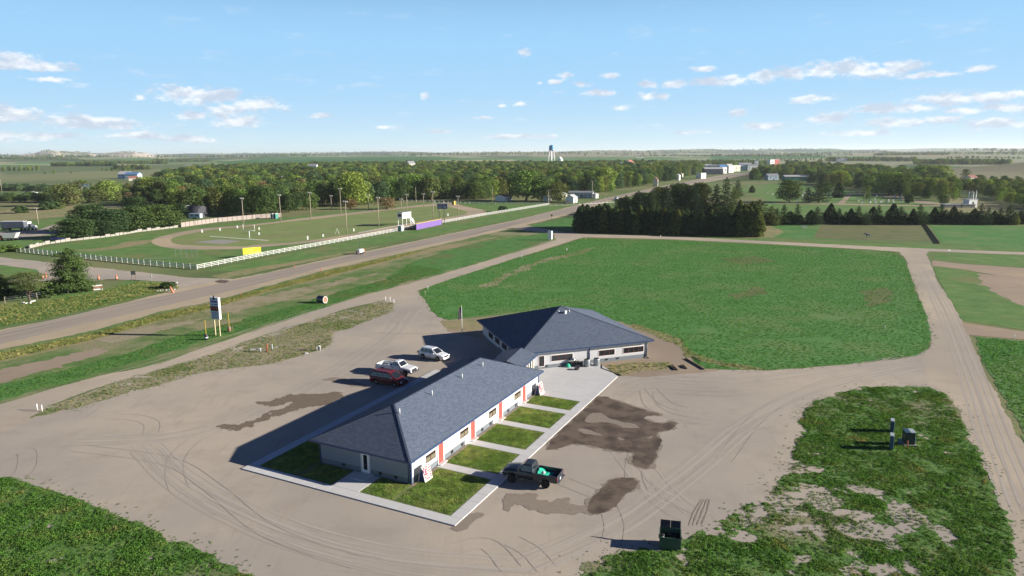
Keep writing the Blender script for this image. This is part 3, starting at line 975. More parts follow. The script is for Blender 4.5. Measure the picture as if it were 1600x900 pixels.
# the weedy corners over the gravel
R5, R6, R4, R7 = zoom(800, 675, 4), zoom(1200, 675, 4), zoom(0, 675, 4), zoom(1200, 500, 4)
ISLAND = R7([(310, 505), (480, 450), (600, 425), (800, 412), (1000, 422), (1110, 460), (1170, 540), (1220, 650), (1250, 740), (1300, 800), (1340, 880)]) + \
    R6([(1350, 200), (1380, 330), (1440, 450), (1500, 560), (1530, 660), (1530, 900), (1540, 1200), (0, 1200)]) + \
    R5([(400, 1200), (420, 960), (460, 840), (560, 790), (650, 750), (760, 745), (930, 745), (1080, 690), (1150, 640), (1280, 600), (1340, 560), (1430, 465), (1560, 420)]) + \
    R6([(60, 330), (150, 200)]) + R7([(150, 800), (230, 700), (200, 630), (230, 560)])


def thin_out(X, Y):
    """more bare ground towards the gravel side of the corner"""
    c = G(1300, 810)
    d = np.hypot((X - c.x) / 9.5, (Y - c.y) / 6.0)
    n = fbm(X * 0.55, Y * 0.55, 91, 5)
    k = np.exp(-d ** 2)
    c2 = G(1418, 760)
    k = np.maximum(k, 0.9 * np.exp(-((X - c2.x) / 1.6) ** 2 - ((Y - c2.y) / 3.0) ** 2))
    c3 = G(1235, 735)
    k = np.maximum(k, 0.9 * np.exp(-((X - c3.x) / 3.0) ** 2 - ((Y - c3.y) / 6.0) ** 2))
    west = 0.13 * sst(X, G(1440, 760).x, G(1230, 760).x) * sst(Y, G(1300, 900).y, G(1300, 800).y)
    return (n - 0.24 - 0.27 * k - west * 0.85) * 3.0


sheet('weedy_ground', ISLAND, 0.11, 7, M['weeds'], 0.8, 0.9, seed=45, extra=thin_out)
CORNER = R4([(-600, 120), (-100, 270), (0, 290), (60, 285), (200, 335), (320, 365), (430, 400), (560, 455), (700, 500), (850, 565), (930, 590), (1050, 680), (1200, 705), (1330, 780), (1550, 880), (1700, 960), (1900, 1200), (-900, 1200)])
sheet('weedy_ground', CORNER, 0.11, 7, M['weeds'], 0.45, 1.0, seed=46, extra=lambda X, Y: (fbm(X * 0.4, Y * 0.4, 95, 5) - 0.24) * 4)
STRIP = g_([(50, 652), (75, 637), (110, 624), (212, 588), (275, 570), (300, 564), (400, 530), (475, 505), (550, 482.5), (595, 472), (617, 473), (612, 487), (550, 512), (520, 520), (517, 540), (487, 551), (425, 569), (350, 577), (300, 586), (250, 602), (175, 622), (125, 637)])
sheet('grass_strip', STRIP, 0.15, 7, M['strip'], 0.55, 0.8, seed=47, extra=lambda X, Y: (fbm(X * 0.35, Y * 0.35, 97, 5) - 0.30) * 3)

# damp stains on the gravel, each with a half-dry rim
DZ = zoom(860, 570, 1271 / 240)
DAMP = DZ([(-30, 700), (0, 640), (100, 530), (230, 420), (330, 330), (390, 262), (470, 270), (560, 305), (660, 340), (790, 375), (800, 392), (895, 400), (900, 418), (800, 425), (770, 445), (850, 480), (930, 492), (1000, 470), (1037, 480), (1035, 515), (970, 545), (900, 556), (880, 590), (915, 630), (905, 680), (870, 725), (880, 760), (840, 800), (830, 850), (790, 860), (720, 840), (670, 810), (670, 770), (700, 730), (560, 722), (400, 690), (330, 668), (180, 655), (100, 680), (60, 695)])
sheet('drying_patch', DAMP, 0.13, 7.4, M['damp_light'], 0.6, 1.1, seed=150, grow=0.25)
sheet('drying_patch', R5([(485, 430), (530, 385), (570, 340), (620, 300), (690, 287), (760, 290), (788, 315), (770, 350), (700, 400), (640, 470), (570, 505), (500, 515), (470, 490)]), 0.1, 7.4, M['damp_light'], 0.5, 1.4, seed=151, grow=0.15)
sheet('damp_patch', DAMP, 0.10, 8, M['damp'], 0.28, 1.6, seed=50,
      holes=[DZ([(275, 470), (300, 430), (350, 400), (420, 402), (480, 440), (600, 475), (700, 490), (742, 525), (600, 525), (540, 490), (430, 475), (330, 485)]),
             DZ([(220, 540), (260, 525), (340, 545), (450, 592), (380, 585), (290, 575)]), DZ([(545, 610), (570, 600), (610, 622), (580, 626)]), DZ([(795, 605), (830, 590), (862, 590), (830, 612)])])
sheet('damp_patch', R5([(485, 430), (530, 385), (570, 340), (620, 300), (690, 287), (760, 290), (788, 315), (770, 350), (700, 400), (640, 470), (570, 505), (500, 515), (470, 490)]), 0.08, 8, M['damp'], 0.2, 1.8, seed=51)
sheet('drying_patch', R5([(-60, 480), (-40, 380), (60, 385), (150, 385), (150, 420), (240, 440), (330, 412), (370, 415), (365, 445), (420, 460), (490, 455), (500, 512), (380, 515), (220, 515), (120, 480), (20, 450), (-20, 500)]), 0.1, 7.7, M['damp_light'], 0.4, 1.4, seed=52)
R1 = zoom(360, 540, 4)
sheet('drying_patch', R1([(140, 355), (180, 345), (260, 348), (330, 320), (450, 305), (560, 305), (640, 290), (720, 305), (680, 350), (560, 370), (420, 400), (300, 440), (220, 470), (120, 510), (60, 540), (-60, 520), (-40, 500), (40, 495), (160, 460), (250, 425), (400, 350), (330, 370), (240, 378)]), 0.1, 8, M['damp_mid'], 1.1, 1.1, seed=53)
sheet('drying_patch', R1([(560, 215), (620, 200), (720, 205), (820, 240), (900, 262), (760, 255), (680, 225)]), 0.1, 8, M['damp_light'], 0.35, 1.2, seed=54)
sheet('drying_patch', zoom(480, 640, 4)([(900, 745), (960, 690), (1010, 650), (1060, 640), (1130, 655), (1060, 690), (1000, 745), (940, 765)]), 0.1, 8, M['damp_light'], 0.35, 1.2, seed=55)
sheet('damp_patch', g_([(335, 440), (345, 437), (360, 439), (352, 442), (340, 442)]), 0.3, 8, M['damp'], 0.3, 0.8, seed=56)


# tyre tracks worn into the gravel
TRK = [0]


def arc_track(px, w=0.10, gap=1.6, seed=60, m='damp_light', dbl=True):
    P_ = [G(*p) for p in px]
    pts = []
    for k in range(len(P_) - 1):
        p0, p1, p2, p3 = P_[max(k - 1, 0)], P_[k], P_[k + 1], P_[min(k + 2, len(P_) - 1)]
        for j in range(6):
            t = j / 6
            pts.append(0.5 * ((2 * p1) + (p2 - p0) * t + (2 * p0 - 5 * p1 + 4 * p2 - p3) * t * t + (3 * p1 - p0 - 3 * p2 + p3) * t ** 3))
    pts.append(P_[-1])
    for side in ((-0.5, 0.5) if dbl else (0,)):
        mb = MB()
        TRK[0] += 1
        zt_ = 0.0225 + 0.00008 * TRK[0]
        prev = None
        for k, p in enumerate(pts):
            d = (pts[min(k + 1, len(pts) - 1)] - pts[max(k - 1, 0)]).normalized()
            nrm = Vector((-d.y, d.x))
            ww = w * (0.35 + 0.9 * random.random()) * (0.2 if k in (0, len(pts) - 1) else 1)
            c = p + nrm * gap * side
            cur = (c + nrm * ww / 2, c - nrm * ww / 2)
            if prev:
                mb.quad((*prev[0], zt_), (*prev[1], zt_), (*cur[1], zt_), (*cur[0], zt_))
            prev = cur
        mb.build('tyre_track', M[m], kind='structure')


M['track_mark'] = mat('tyre_mark', lambda t, b: t.mix(t.noise(t.pos(), 1.5, 5, 0.7), (0.345, 0.305, 0.258), (0.385, 0.342, 0.292)), 0.95, 0.1)
M['track_light'] = mat('packed_gravel', lambda t, b: t.mix(t.noise(t.pos(), 1.5, 5, 0.7), (0.385, 0.342, 0.292), (0.425, 0.38, 0.325)), 0.95, 0.1)
trk = random.Random(9)
for base_, n_t in (([(225, 690), (270, 735), (340, 778), (450, 825), (600, 862), (800, 880)], 5), ([(1430, 572), (1300, 600), (1180, 655), (1080, 735), (970, 815), (830, 880)], 5),
                   ([(640, 480), (590, 530), (500, 585), (380, 640), (270, 672), (120, 680)], 5), ([(1200, 590), (1080, 592), (1000, 600), (960, 640), (990, 700), (1040, 760), (1090, 790)], 3),
                   ([(1440, 420), (1480, 500), (1508, 570), (1545, 680), (1590, 800)], 5), ([(1420, 560), (1300, 580), (1150, 596), (1020, 590)], 5), ([(-20, 650), (120, 605), (300, 553), (480, 490), (700, 431), (880, 372)], 4)):
    for q_ in range(n_t):
        off_ = Vector((trk.uniform(-1, 1), trk.uniform(-1, 1))) * (0.9 if base_[0][0] > 1415 else 2.2)
        pts_ = []
        for p_0 in base_:
            v_0 = G(*p_0) + off_
            pts_.append(PX(v_0.x, v_0.y))
        arc_track(pts_, w=trk.uniform(0.14, 0.30), m='track_mark' if q_ % 2 else 'track_light')
for px in ([(1010, 610), (1015, 630), (1035, 645), (1070, 655), (1110, 660)], [(1015, 606), (1040, 630), (1070, 640)],
           [(175, 651), (215, 653), (237, 662), (235, 678)], [(340, 670), (300, 690), (277, 715), (273, 740), (280, 765)],
           [(800, 845), (830, 862), (855, 890)], [(880, 752), (905, 762), (930, 772)], [(700, 860), (760, 850), (800, 890)],
           [(10, 715), (40, 705), (42, 730), (25, 750)], [(1040, 655), (1000, 700), (990, 740), (1000, 770)],
           [(950, 790), (960, 820), (955, 850)], [(1250, 600), (1150, 615), (1050, 612), (960, 608)], [(1400, 585), (1300, 600), (1200, 640), (1130, 720)], [(620, 500), (600, 530), (540, 560), (440, 600)], [(120, 700), (260, 720), (330, 760), (420, 830), (560, 880)]):
    arc_track(px, m='track_mark')
for dx in (0, 6, 13, 20):
    arc_track([(1076 + dx, 822 - dx * 0.1), (1084 + dx, 800), (1097 + dx * 0.6, 780)], 0.13, 0, m='damp_light', dbl=False)

# playing field with its oval track
AX = Vector((math.cos(R(63.5)), math.sin(R(63.5))))
AY = Vector((-AX.y, AX.x))


def smooth(px, k=4):
    """closed curve through points of the picture, laid on the ground"""
    P_ = [G(*p) for p in px]
    n, out = len(P_), []
    for i in range(n):
        p0, p1, p2, p3 = P_[i - 1], P_[i], P_[(i + 1) % n], P_[(i + 2) % n]
        for j in range(k):
            t = j / k
            out.append(tuple(0.5 * ((2 * p1) + (p2 - p0) * t + (2 * p0 - 5 * p1 + 4 * p2 - p3) * t * t + (3 * p1 - p0 - 3 * p2 + p3) * t ** 3)))
    return out


T_OUT = smooth([(237, 376), (250, 370), (275, 364), (312, 357.5), (350, 354.5), (400, 350), (500, 337.5), (575, 329.5), (625, 323.5), (682, 317.5), (700, 316.5), (712, 318.5), (732, 323.5), (755, 328), (760, 332.5), (755, 337), (737, 340), (690, 347.5), (625, 359), (550, 371.5), (475, 380), (400, 387), (375, 389), (300, 390), (262, 387), (242, 382)])
T_IN = smooth([(267, 375.5), (275, 370), (300, 364.5), (325, 360), (362, 356), (400, 352.5), (450, 346.5), (512, 340), (575, 332.5), (625, 326.5), (682, 321.5), (700, 323), (722, 328.5), (730, 332), (725, 335), (692, 341), (615, 353), (550, 365.5), (470, 377.5), (400, 382.5), (381, 385), (312, 384), (277, 381.5)])
sheet('sports_ground', g_([(60, 395), (150, 404), (308, 420), (400, 403), (600, 364), (850, 322), (860, 318), (700, 314), (560, 327), (400, 346), (283, 357), (150, 372), (60, 388)]), 1.0, 1, M['green'], 0.4, 0.2, seed=70)
sheet('running_track', T_OUT, 0.8, 3, M['track_dirt'], 0.3, 0.3, seed=71)
sheet('playing_field', T_IN, 0.8, 4, M['turf'], 0.12, 0.3, seed=72)
sheet('gravel_pad', g_([(303, 378.5), (345, 374), (377, 377), (348, 381.5)]), 0.5, 5, M['pad'], 0.1, 0.3, seed=73)
sheet('field_line', g_([(328, 369), (400, 374), (420, 375.4), (420, 376.2), (400, 374.8), (328, 369.7)]), 0.2, 6, M['line'], 0.03, 0.3, seed=74)
sheet('field_line', g_([(560, 364.2), (640, 349.4), (640, 348.7), (560, 363.4)]), 0.2, 6, M['line'], 0.03, 0.3, seed=75)
sheet('worn_patch', g_([(110, 392), (170, 386), (200, 377), (240, 374), (230, 381), (190, 388), (150, 393)]), 0.5, 2, M['dry'], 1.0, 0.2, seed=76)
sheet('farmyard_grass', g_([(-200, 372), (0, 350), (120, 338), (240, 330), (240, 352), (150, 368), (60, 384), (-200, 400)]), 1.0, 1, M['green'], 1.2, 0.15, seed=77)
sheet('farmyard_track', g_([(-200, 372), (0, 362), (60, 358), (90, 350), (120, 348), (95, 358), (95, 365), (40, 371), (-200, 392)]), 0.8, 2, M['gravel'], 1.5, 0.15, seed=78)
sheet('dry_meadow', g_([(-300, 350), (0, 330), (60, 318), (150, 322), (250, 308), (250, 326), (120, 336), (0, 348), (-300, 368)]), 1.5, 1, M['dry'], 2.5, 0.08, seed=79)

# ------------------------------------------------------------------ concrete round the motel
MA = R(63.5)
A1 = Vector((math.cos(MA), math.sin(MA)))
Y1 = Vector((-A1.y, A1.x))
R0 = Vector((-9.47, 59.4))


def L1(x, y):
    return R0 + A1 * x + Y1 * y


def clip(poly, n, d):
    """keep the part of poly with n.p <= d"""
    out = []
    for k in range(len(poly)):
        p, q = poly[k], poly[(k + 1) % len(poly)]
        a, b = p[0] * n[0] + p[1] * n[1] - d, q[0] * n[0] + q[1] * n[1] - d
        if a <= 0:
            out.append(p)
        if (a < 0 < b) or (b < 0 < a):
            t = a / (a - b)
            out.append((p[0] + (q[0] - p[0]) * t, p[1] + (q[1] - p[1]) * t))
    return out


def slab_run(root, x0, x1, y0, y1, step, along='x', z=0.10):
    """concrete slabs laid one by one with open joints"""
    n = max(1, round(((x1 - x0) if along == 'x' else (y1 - y0)) / step))
    g = 0.016
    for k in range(n):
        if along == 'x':
            a, b, c, d = x0 + (x1 - x0) * k / n + g, x0 + (x1 - x0) * (k + 1) / n - g, y0 + g, y1 - g
        else:
            a, b, c, d = x0 + g, x1 - g, y0 + (y1 - y0) * k / n + g, y0 + (y1 - y0) * (k + 1) / n - g
        MB().box(((a + b) / 2, (c + d) / 2, z / 2 - 0.02), (b - a, d - c, z + 0.04)).build('slab', M['concrete'], root)


walk = empty('sidewalk', R0.x, R0.y, 0, MA)
tag(walk, kind='structure')
slab_run(walk, -3.35, 38.2, -7.5, -6.35, 1.5)
slab_run(walk, -4.5, -3.35, -7.5, 16.6, 1.5, 'y')
slab_run(walk, -3.35, 30, 15.5, 16.6, 1.5)
slab_run(walk, -3.35, -0.1, 3.3, 6.4, 1.6)
for x0, x1 in ((4.0, 5.2), (10.05, 11.3), (16.3, 17.5), (22.3, 23.55)):
    slab_run(walk, x0, x1, -6.35, -0.25, 1.5, 'y')
patio = empty('patio', R0.x, R0.y, 0, MA)
tag(patio, kind='structure')
A2 = R(18.9)
a2 = Vector((math.cos(A2), math.sin(A2)))
y2 = Vector((-a2.y, a2.x))
C2 = Vector((1.0, 92.0))
R2 = C2 + a2 * 0.7 + y2 * 0.7


def toL1(p):
    v = Vector(p) - R0
    return (v.dot(A1), v.dot(Y1))


PATIO = [(26.9, -6.35), (38.2, -6.35), (38.2, -7.5), (42.2, -3.7)] + [toL1(R2 + a2 * 11.6 - y2 * 0.02), toL1(R2 - y2 * 0.02), toL1(R2 + y2 * 3.0 - a2 * 0.1)] + [(29.4, 9.0), (28.2, 8.0), (28.2, -0.3), (26.9, -0.3)]
for i in range(26, 50, 3):
    for j in range(-8, 12, 3):
        q = PATIO
        for n, d in (((1, 0), i + 3 - 0.012), ((-1, 0), -i - 0.012), ((0, 1), j + 3 - 0.012), ((0, -1), -j - 0.012)):
            q = clip(q, n, d)
            if len(q) < 3:
                break
        if len(q) >= 3 and abs(sum(q[k][0] * q[(k + 1) % len(q)][1] - q[(k + 1) % len(q)][0] * q[k][1] for k in range(len(q)))) > 0.05:
            MB().prism(q, -0.02, 0.10).build('slab', M['concrete'], patio)

LAWNS = [(-3.35, 4.0, -6.35, -0.25), (5.2, 10.05, -6.35, -0.25), (11.3, 16.3, -6.35, -0.25), (17.5, 22.3, -6.35, -0.25), (23.55, 26.9, -6.35, -0.25),
         (-3.35, -0.12, -0.25, 3.3), (-3.35, -0.12, 6.4, 10.6), (-3.35, 28.0, 10.75, 15.5)]
for k, (x0, x1, y0, y1) in enumerate(LAWNS):
    pts = [L1(x0, y0), L1(x1, y0), L1(x1, y1), L1(x0, y1)]
    mb = MB()
    mb.prism([tuple(p) for p in pts], -0.05, 0.075)
    mb.build('lawn', M['lawn'], kind='structure')
edge = MB()
for x0, x1 in ((-0.3, 4.0), (5.2, 10.05), (11.3, 16.3), (17.5, 22.3), (23.55, 26.9)):
    p = [L1(x0, -0.55), L1(x1, -0.55), L1(x1, -0.22), L1(x0, -0.22)]
    edge.prism([tuple(v) for v in p], 0, 0.082)
edge.build('bare_soil', M['soil'], kind='structure')


# ------------------------------------------------------------------ buildings: shared helpers
def roof_mesh(faces, thick=0.16):
    """faces: list of (points, eave direction a->b first edge); UV laid along the eave so the shingle courses run level"""
    vs, fs, uvs = [], [], []
    for pts in faces:
        P_ = [Vector(p) for p in pts]
        u = (P_[1] - P_[0]).normalized()
        nrm = (P_[1] - P_[0]).cross(P_[2] - P_[0]).normalized()
        v = nrm.cross(u)
        k = len(vs)
        vs += [tuple(p) for p in P_]
        fs.append(tuple(range(k, k + len(P_))))
        uvs += [((p - P_[0]).dot(u), (p - P_[0]).dot(v)) for p in P_]
        k = len(vs)
        vs += [(p.x, p.y, p.z - thick) for p in P_]
        fs.append(tuple(reversed(range(k, k + len(P_)))))
        uvs += [(0, 0)] * len(P_)
    me = bpy.data.meshes.new('roof')
    me.from_pydata(vs, [], fs)
    uv = me.uv_layers.new(name='UVMap')
    for l in me.loops:
        uv.data[l.index].uv = uvs[l.vertex_index]
    me.materials.append(M['shingle'])
    return me


def window(parent, origin, u, n, x0, x1, z0, z1, panes=2, frame='brown_frame', blind=0.0, trim=True):
    """window on a wall: origin + u*x, outward normal n (2-D vectors in the parent's space)"""
    def P(x, z, d):
        return (origin[0] + u[0] * x + n[0] * d, origin[1] + u[1] * x + n[1] * d, z)

    def blk(mb, xa, xb, za, zb, d0, d1):
        vs = [P(x, z, d) for x in (xa, xb) for d in (d0, d1) for z in (za, zb)]
        mb.add(vs, [(0, 1, 3, 2), (4, 6, 7, 5), (0, 4, 5, 1), (2, 3, 7, 6), (0, 2, 6, 4), (1, 5, 7, 3)])
    w = MB()
    if trim:
        t = MB()
        e = 0.09
        blk(t, x0 - e, x1 + e, z1, z1 + e, 0.001, 0.035)
        blk(t, x0 - e, x1 + e, z0 - e, z0, 0.001, 0.035)
        blk(t, x0 - e, x0, z0, z1, 0.001, 0.035)
        blk(t, x1, x1 + e, z0, z1, 0.001, 0.035)
    f = 0.07
    blk(w, x0, x1, z1 - f, z1, 0.001, 0.05)
    blk(w, x0, x1, z0, z0 + f, 0.001, 0.05)
    for k in range(panes + 1):
        xc = x0 + (x1 - x0) * k / panes
        xa, xb = max(x0, xc - f / 2), min(x1, xc + f / 2)
        if k == 0:
            xa, xb = x0, x0 + f
        if k == panes:
            xa, xb = x1 - f, x1
        blk(w, xa, xb, z0 + f, z1 - f, 0.001, 0.05)
    wo = w.build('window', M[frame], parent)
    if trim:
        t.build('window_trim', M['white'], wo)
    for k in range(panes):
        xa, xb = x0 + (x1 - x0) * k / panes + f / 2, x0 + (x1 - x0) * (k + 1) / panes - f / 2
        p = MB()
        blk(p, xa, xb, z0 + f, z1 - f, 0.002, 0.014)
        p.build('pane', M['glass'], wo)
        if blind:
            b = MB()
            blk(b, xa, xb, z0 + f, z0 + f + (z1 - z0 - 2 * f) * blind, 0.014, 0.02)
            b.build('blind', M['blind'], wo)
    return wo


# ------------------------------------------------------------------ the motel wing
motel = empty('motel_wing', R0.x, R0.y, 0, MA, label='long low motel wing with blue-grey hip roof, red doors and a row of small lawns', cat='motel')
YW = -0.12
WL, WD = 28.3, 10.6
wall = MB()
wall.box((WL / 2, (WD + YW) / 2, 1.58), (WL, WD - YW, 1.92))
wall.build('wall', M['siding'], motel)
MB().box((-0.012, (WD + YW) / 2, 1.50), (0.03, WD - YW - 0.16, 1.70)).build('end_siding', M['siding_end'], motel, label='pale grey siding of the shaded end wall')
MB().box((WL / 2, (WD + YW) / 2, 0.27), (WL - 0.02, WD - YW - 0.02, 0.70)).build('skirting', M['skirt'], motel)
for x, y in ((0, YW), (WL, YW), (0, WD), (WL, WD)):
    MB().box((x, y, 1.3), (0.14, 0.14, 2.45)).build('corner_trim', M['fascia'], motel)
EX0, EX1, EY0, EY1, EZ, RZ = -0.62, 29.1, -0.5, 11.35, 2.56, 5.15
ym, hw_ = (EY0 + EY1) / 2, (EY1 - EY0) / 2
ra, rb = (EX0 + hw_, ym, RZ), (EX1 - hw_, ym, RZ)
c00, c10, c11, c01 = (EX0, EY0, EZ), (EX1, EY0, EZ), (EX1, EY1, EZ), (EX0, EY1, EZ)
ro = link(bpy.data.objects.new('roof', roof_mesh([[c00, c10, rb, ra], [c11, c01, ra, rb], [c01, c00, ra], [c10, c11, rb]])), motel)
rid = MB()
for a, b in ((ra, rb), (c00, ra), (c01, ra), (c10, rb), (c11, rb)):
    rid.bar((a[0], a[1], a[2] + 0.005), (b[0], b[1], b[2] + 0.005), 0.2, 0.02)
rid.build('ridge_cap', M['shingle'], ro)
fa = MB()
for a, b in ((c00, c10), (c10, c11), (c11, c01), (c01, c00)):
    fa.bar((a[0], a[1], EZ - 0.10), (b[0], b[1], EZ - 0.10), 0.10, 0.19)
fa.build('gutter', M['fascia'], ro)
so = MB()
so.box(((EX0 + EX1) / 2, ym, EZ - 0.235), (EX1 - EX0 - 0.16, EY1 - EY0 - 0.16, 0.05))
so.build('soffit', M['soffit'], motel)
for x in (4.5, 10.4, 16.7, 21.6):
    MB().tube((x, 4.2, 4.6), (x, 4.2, 5.15), 0.06, n=10).build('vent_pipe', M['white'], ro)
u_, n_ = (1, 0), (0, -1)
for xd in (5.02, 11.35, 17.72, 23.98):
    d = MB().box((xd, YW - 0.03, 1.09), (0.9, 0.06, 1.98)).build('door', M['red_door'], motel)
    t = MB()
    t.box((xd - 0.52, YW - 0.035, 1.12), (0.13, 0.08, 2.12)).box((xd + 0.52, YW - 0.035, 1.12), (0.13, 0.08, 2.12)).box((xd, YW - 0.035, 2.13), (0.9, 0.08, 0.12))
    t.build('door_frame', M['white'], d)
    MB().lathe([(0, 0), (0.03, 0.0), (0.035, 0.04), (0.0, 0.06)], 'Z', n=8).build('handle', M['chrome'], d).location = (xd + 0.33, YW - 0.06, 1.05)
    MB().box((xd, YW - 0.25, 0.10), (1.25, 0.4, 0.12)).build('door_step', M['concrete'], motel)
for x0, x1 in ((2.40, 4.12), (8.76, 10.48), (15.0, 16.72), (21.37, 23.1)):
    window(motel, (0, YW), u_, n_, x0, x1, 1.05, 1.85, 2, blind=0.66)
for x in (2.86, 7.15, 9.2, 13.5, 15.4, 19.78, 21.8):
    v = MB().box((x, YW - 0.02, 0.36), (0.34, 0.08, 0.3)).build('foundation_vent', M['black'], motel)
for x in (10.2, 16.55, 22.85):
    MB().box((x, YW - 0.03, 0.30), (1.05, 0.05, 0.5)).build('access_panel', M['white'], motel)
# the near end, in shade, with its glass door
e = MB().box((-0.03, 5.05, 1.12), (0.07, 0.86, 2.02)).build('door', M['white'], motel, label='white end door with tall glass light')
MB().box((-0.075, 5.05, 1.2), (0.02, 0.42, 1.5)).build('pane', M['glass'], e)
MB().box((-0.04, 4.55, 1.15), (0.09, 0.12, 2.2)).box((-0.04, 5.55, 1.15), (0.09, 0.12, 2.2)).box((-0.04, 5.05, 2.2), (0.09, 0.88, 0.12)).build('door_frame', M['siding'], e)
for y in (7.75, 1.6, 3.4):
    MB().box((-0.02, y, 0.4), (0.07, 0.32, 0.25)).build('foundation_vent', M['black'], motel)
MB().box((-0.8, 4.85, 0.11), (1.5, 1.5, 0.1)).build('door_step', M['concrete'], motel)
MB().tube((-0.1, 0.1, 2.35), (-0.1, 0.1, 0.15), 0.05, n=8).build('downspout', M['fascia'], motel)
for x in (0.35, 5.02, 11.35):
    MB().box((x, YW - 0.1, 2.16), (0.14, 0.18, 0.1)).build('wall_lamp', M['black'], motel)
# far-end windows hidden by the connector are left out; the left long side carries its own row
for x0 in (3, 9, 15, 21):
    window(motel, (0, WD), (1, 0), (0, 1), x0, x0 + 1.7, 1.05, 1.85, 2, blind=0.5)

# ------------------------------------------------------------------ the square main building
main = empty('main_building', R2.x, R2.y, 0, A2, label='square motel main building with a tall blue-grey pyramid roof and wide windows', cat='building')
SW, SD = 19.4, 19.4
MB().box((SW / 2, SD / 2, 1.66), (SW, SD, 2.12)).build('wall', M['siding'], main)
MB().box((SW / 2, SD / 2, 0.28), (SW - 0.02, SD - 0.02, 0.66)).build('skirting', M['skirt'], main)
e0, e1 = -0.75, 20.25
mz, mz2 = 2.82, 6.55
k0, k1, k2, k3, kp = (e0, e0, mz), (e1, e0, mz), (e1, e1, mz), (e0, e1, mz), ((e0 + e1) / 2, (e0 + e1) / 2, mz2)
mro = link(bpy.data.objects.new('roof', roof_mesh([[k0, k1, kp], [k1, k2, kp], [k2, k3, kp], [k3, k0, kp]])), main)
rid = MB()
for a in (k0, k1, k2, k3):
    rid.bar((a[0], a[1], a[2] + 0.005), (kp[0], kp[1], kp[2] + 0.005), 0.2, 0.02)
rid.build('ridge_cap', M['shingle'], mro)
fa = MB()
for a, b in ((k0, k1), (k1, k2), (k2, k3), (k3, k0)):
    fa.bar((a[0], a[1], mz - 0.10), (b[0], b[1], mz - 0.10), 0.10, 0.19)
fa.build('gutter', M['fascia'], mro)
MB().box(((e0 + e1) / 2, (e0 + e1) / 2, mz - 0.245), (e1 - e0 - 0.16, e1 - e0 - 0.16, 0.06)).build('soffit', M['soffit'], main)
for (x0, x1, pn) in ((4.28, 7.55, 3), (11.68, 14.2, 3), (15.62, 18.95, 4)):
    window(main, (0, 0), (1, 0), (0, -1), x0, x1, 1.02, 1.86, pn)
window(main, (0, 0), (1, 0), (0, -1), 2.42, 3.2, 0.45, 1.95, 1)
for y1_ in (16.0, 12.6, 9.2, 6.0):
    window(main, (0, 0), (0, 1), (-1, 0), y1_ - 2.3, y1_, 1.0, 1.88, 2)
for y1_ in (4.0, 9.5, 15.0):
    window(main, (SW, 0), (0, 1), (1, 0), y1_, y1_ + 2.3, 1.0, 1.88, 2)
MB().box((0.0, 14.0, 0.62), (0.16, 5.8, 0.1)).build('ledge', M['white'], main)
for x in (10.15, SW + 0.02):
    d = MB()
    d.tube((x, -0.09, 0.15), (x, -0.09, 2.35), 0.075, n=8).tube((x, -0.09, 2.35), (x, -0.72, 2.66), 0.075, n=8).tube((x, -0.09, 0.17), (x + 0.1, -0.6, 0.08), 0.075, n=8)
    d.build('downspout', M['fascia'], main)
for x in (3.54, 14.75, 12.95, 9.0):
    MB().box((x, -0.02, 0.4), (0.34, 0.08, 0.22)).build('foundation_vent', M['black'], main)
for dx, dy, h in ((-0.9, -1.5, 0.55), (0.75, -1.7, 0.55), (-0.05, 0.7, 0.3)):
    MB().tube((kp[0] + dx, kp[1] + dy, mz2 - 0.9), (kp[0] + dx, kp[1] + dy, mz2 - 0.6 + h * 0.6), 0.07, n=8).build('vent_pipe', M['white'], mro)
MB().tube((kp[0] - 0.1, kp[1] - 2.0, mz2 - 1.0), (kp[0] - 0.1, kp[1] - 2.0, mz2 - 0.45), 0.22, n=12).lathe([(0.34, 0), (0.3, 0.12), (0, 0.16)], c=(kp[0] - 0.1, kp[1] - 2.0, mz2 - 0.45), n=12).build('roof_turbine', M['white'], mro)
MB().box((kp[0] + 0.3, kp[1] + 0.6, mz2 - 0.28), (0.35, 0.35, 0.25)).build('roof_vent', M['dkgrey'], mro)

# ------------------------------------------------------------------ glazed link between the two
q1, q2 = G(840, 553, 2.72), G(822, 569, 2.72)
q3, q4 = G(780, 569, 2.72), G(800, 556, 2.72)
du = (q2 - q1).normalized()
dn = Vector((du.y, -du.x))
if dn.dot(Vector((1, -0.5))) < 0:
    dn = -dn
lk = empty('glazed_link', q1.x, q1.y, 0, 0, label='low glazed corridor joining the motel wing to the square building', cat='corridor')


def lv(p, z):
    return (p.x - q1.x, p.y - q1.y, z)


near_r = q1 + du * 6.2
back_l = near_r - dn * 4.6
far_l = q1 - dn * 5.0 - du * 0.3
mid0, mid1 = q1.lerp(far_l, 0.5) - du * 0.4, near_r.lerp(back_l, 0.5)
lr = link(bpy.data.objects.new('roof', roof_mesh([[lv(near_r, 2.66), lv(q1, 2.66), lv(mid0, 3.25), lv(mid1, 3.25)], [lv(far_l, 2.66), lv(back_l, 2.66), lv(mid1, 3.25), lv(mid0, 3.25)], ])), lk)
ga = MB()
ga.bar(lv(q1, 2.58), lv(near_r, 2.58), 0.1, 0.18).bar(lv(far_l, 2.58), lv(back_l, 2.58), 0.1, 0.18)
ga.build('gutter', M['fascia'], lr)
wl = MB()
ins = 0.5
w0, w1 = q1 - dn * ins + du * 0.25, near_r - dn * ins
w3, w2 = far_l + dn * ins, back_l + dn * ins
wl.prism([lv(p, 0)[:2] for p in (w0, w1, w2, w3)], 0.1, 0.45)
wl.prism([lv(p, 0)[:2] for p in (w0, w1, w2, w3)], 2.25, 2.5)
wl.build('wall', M['siding'], lk)
L_ = (w1 - w0).length
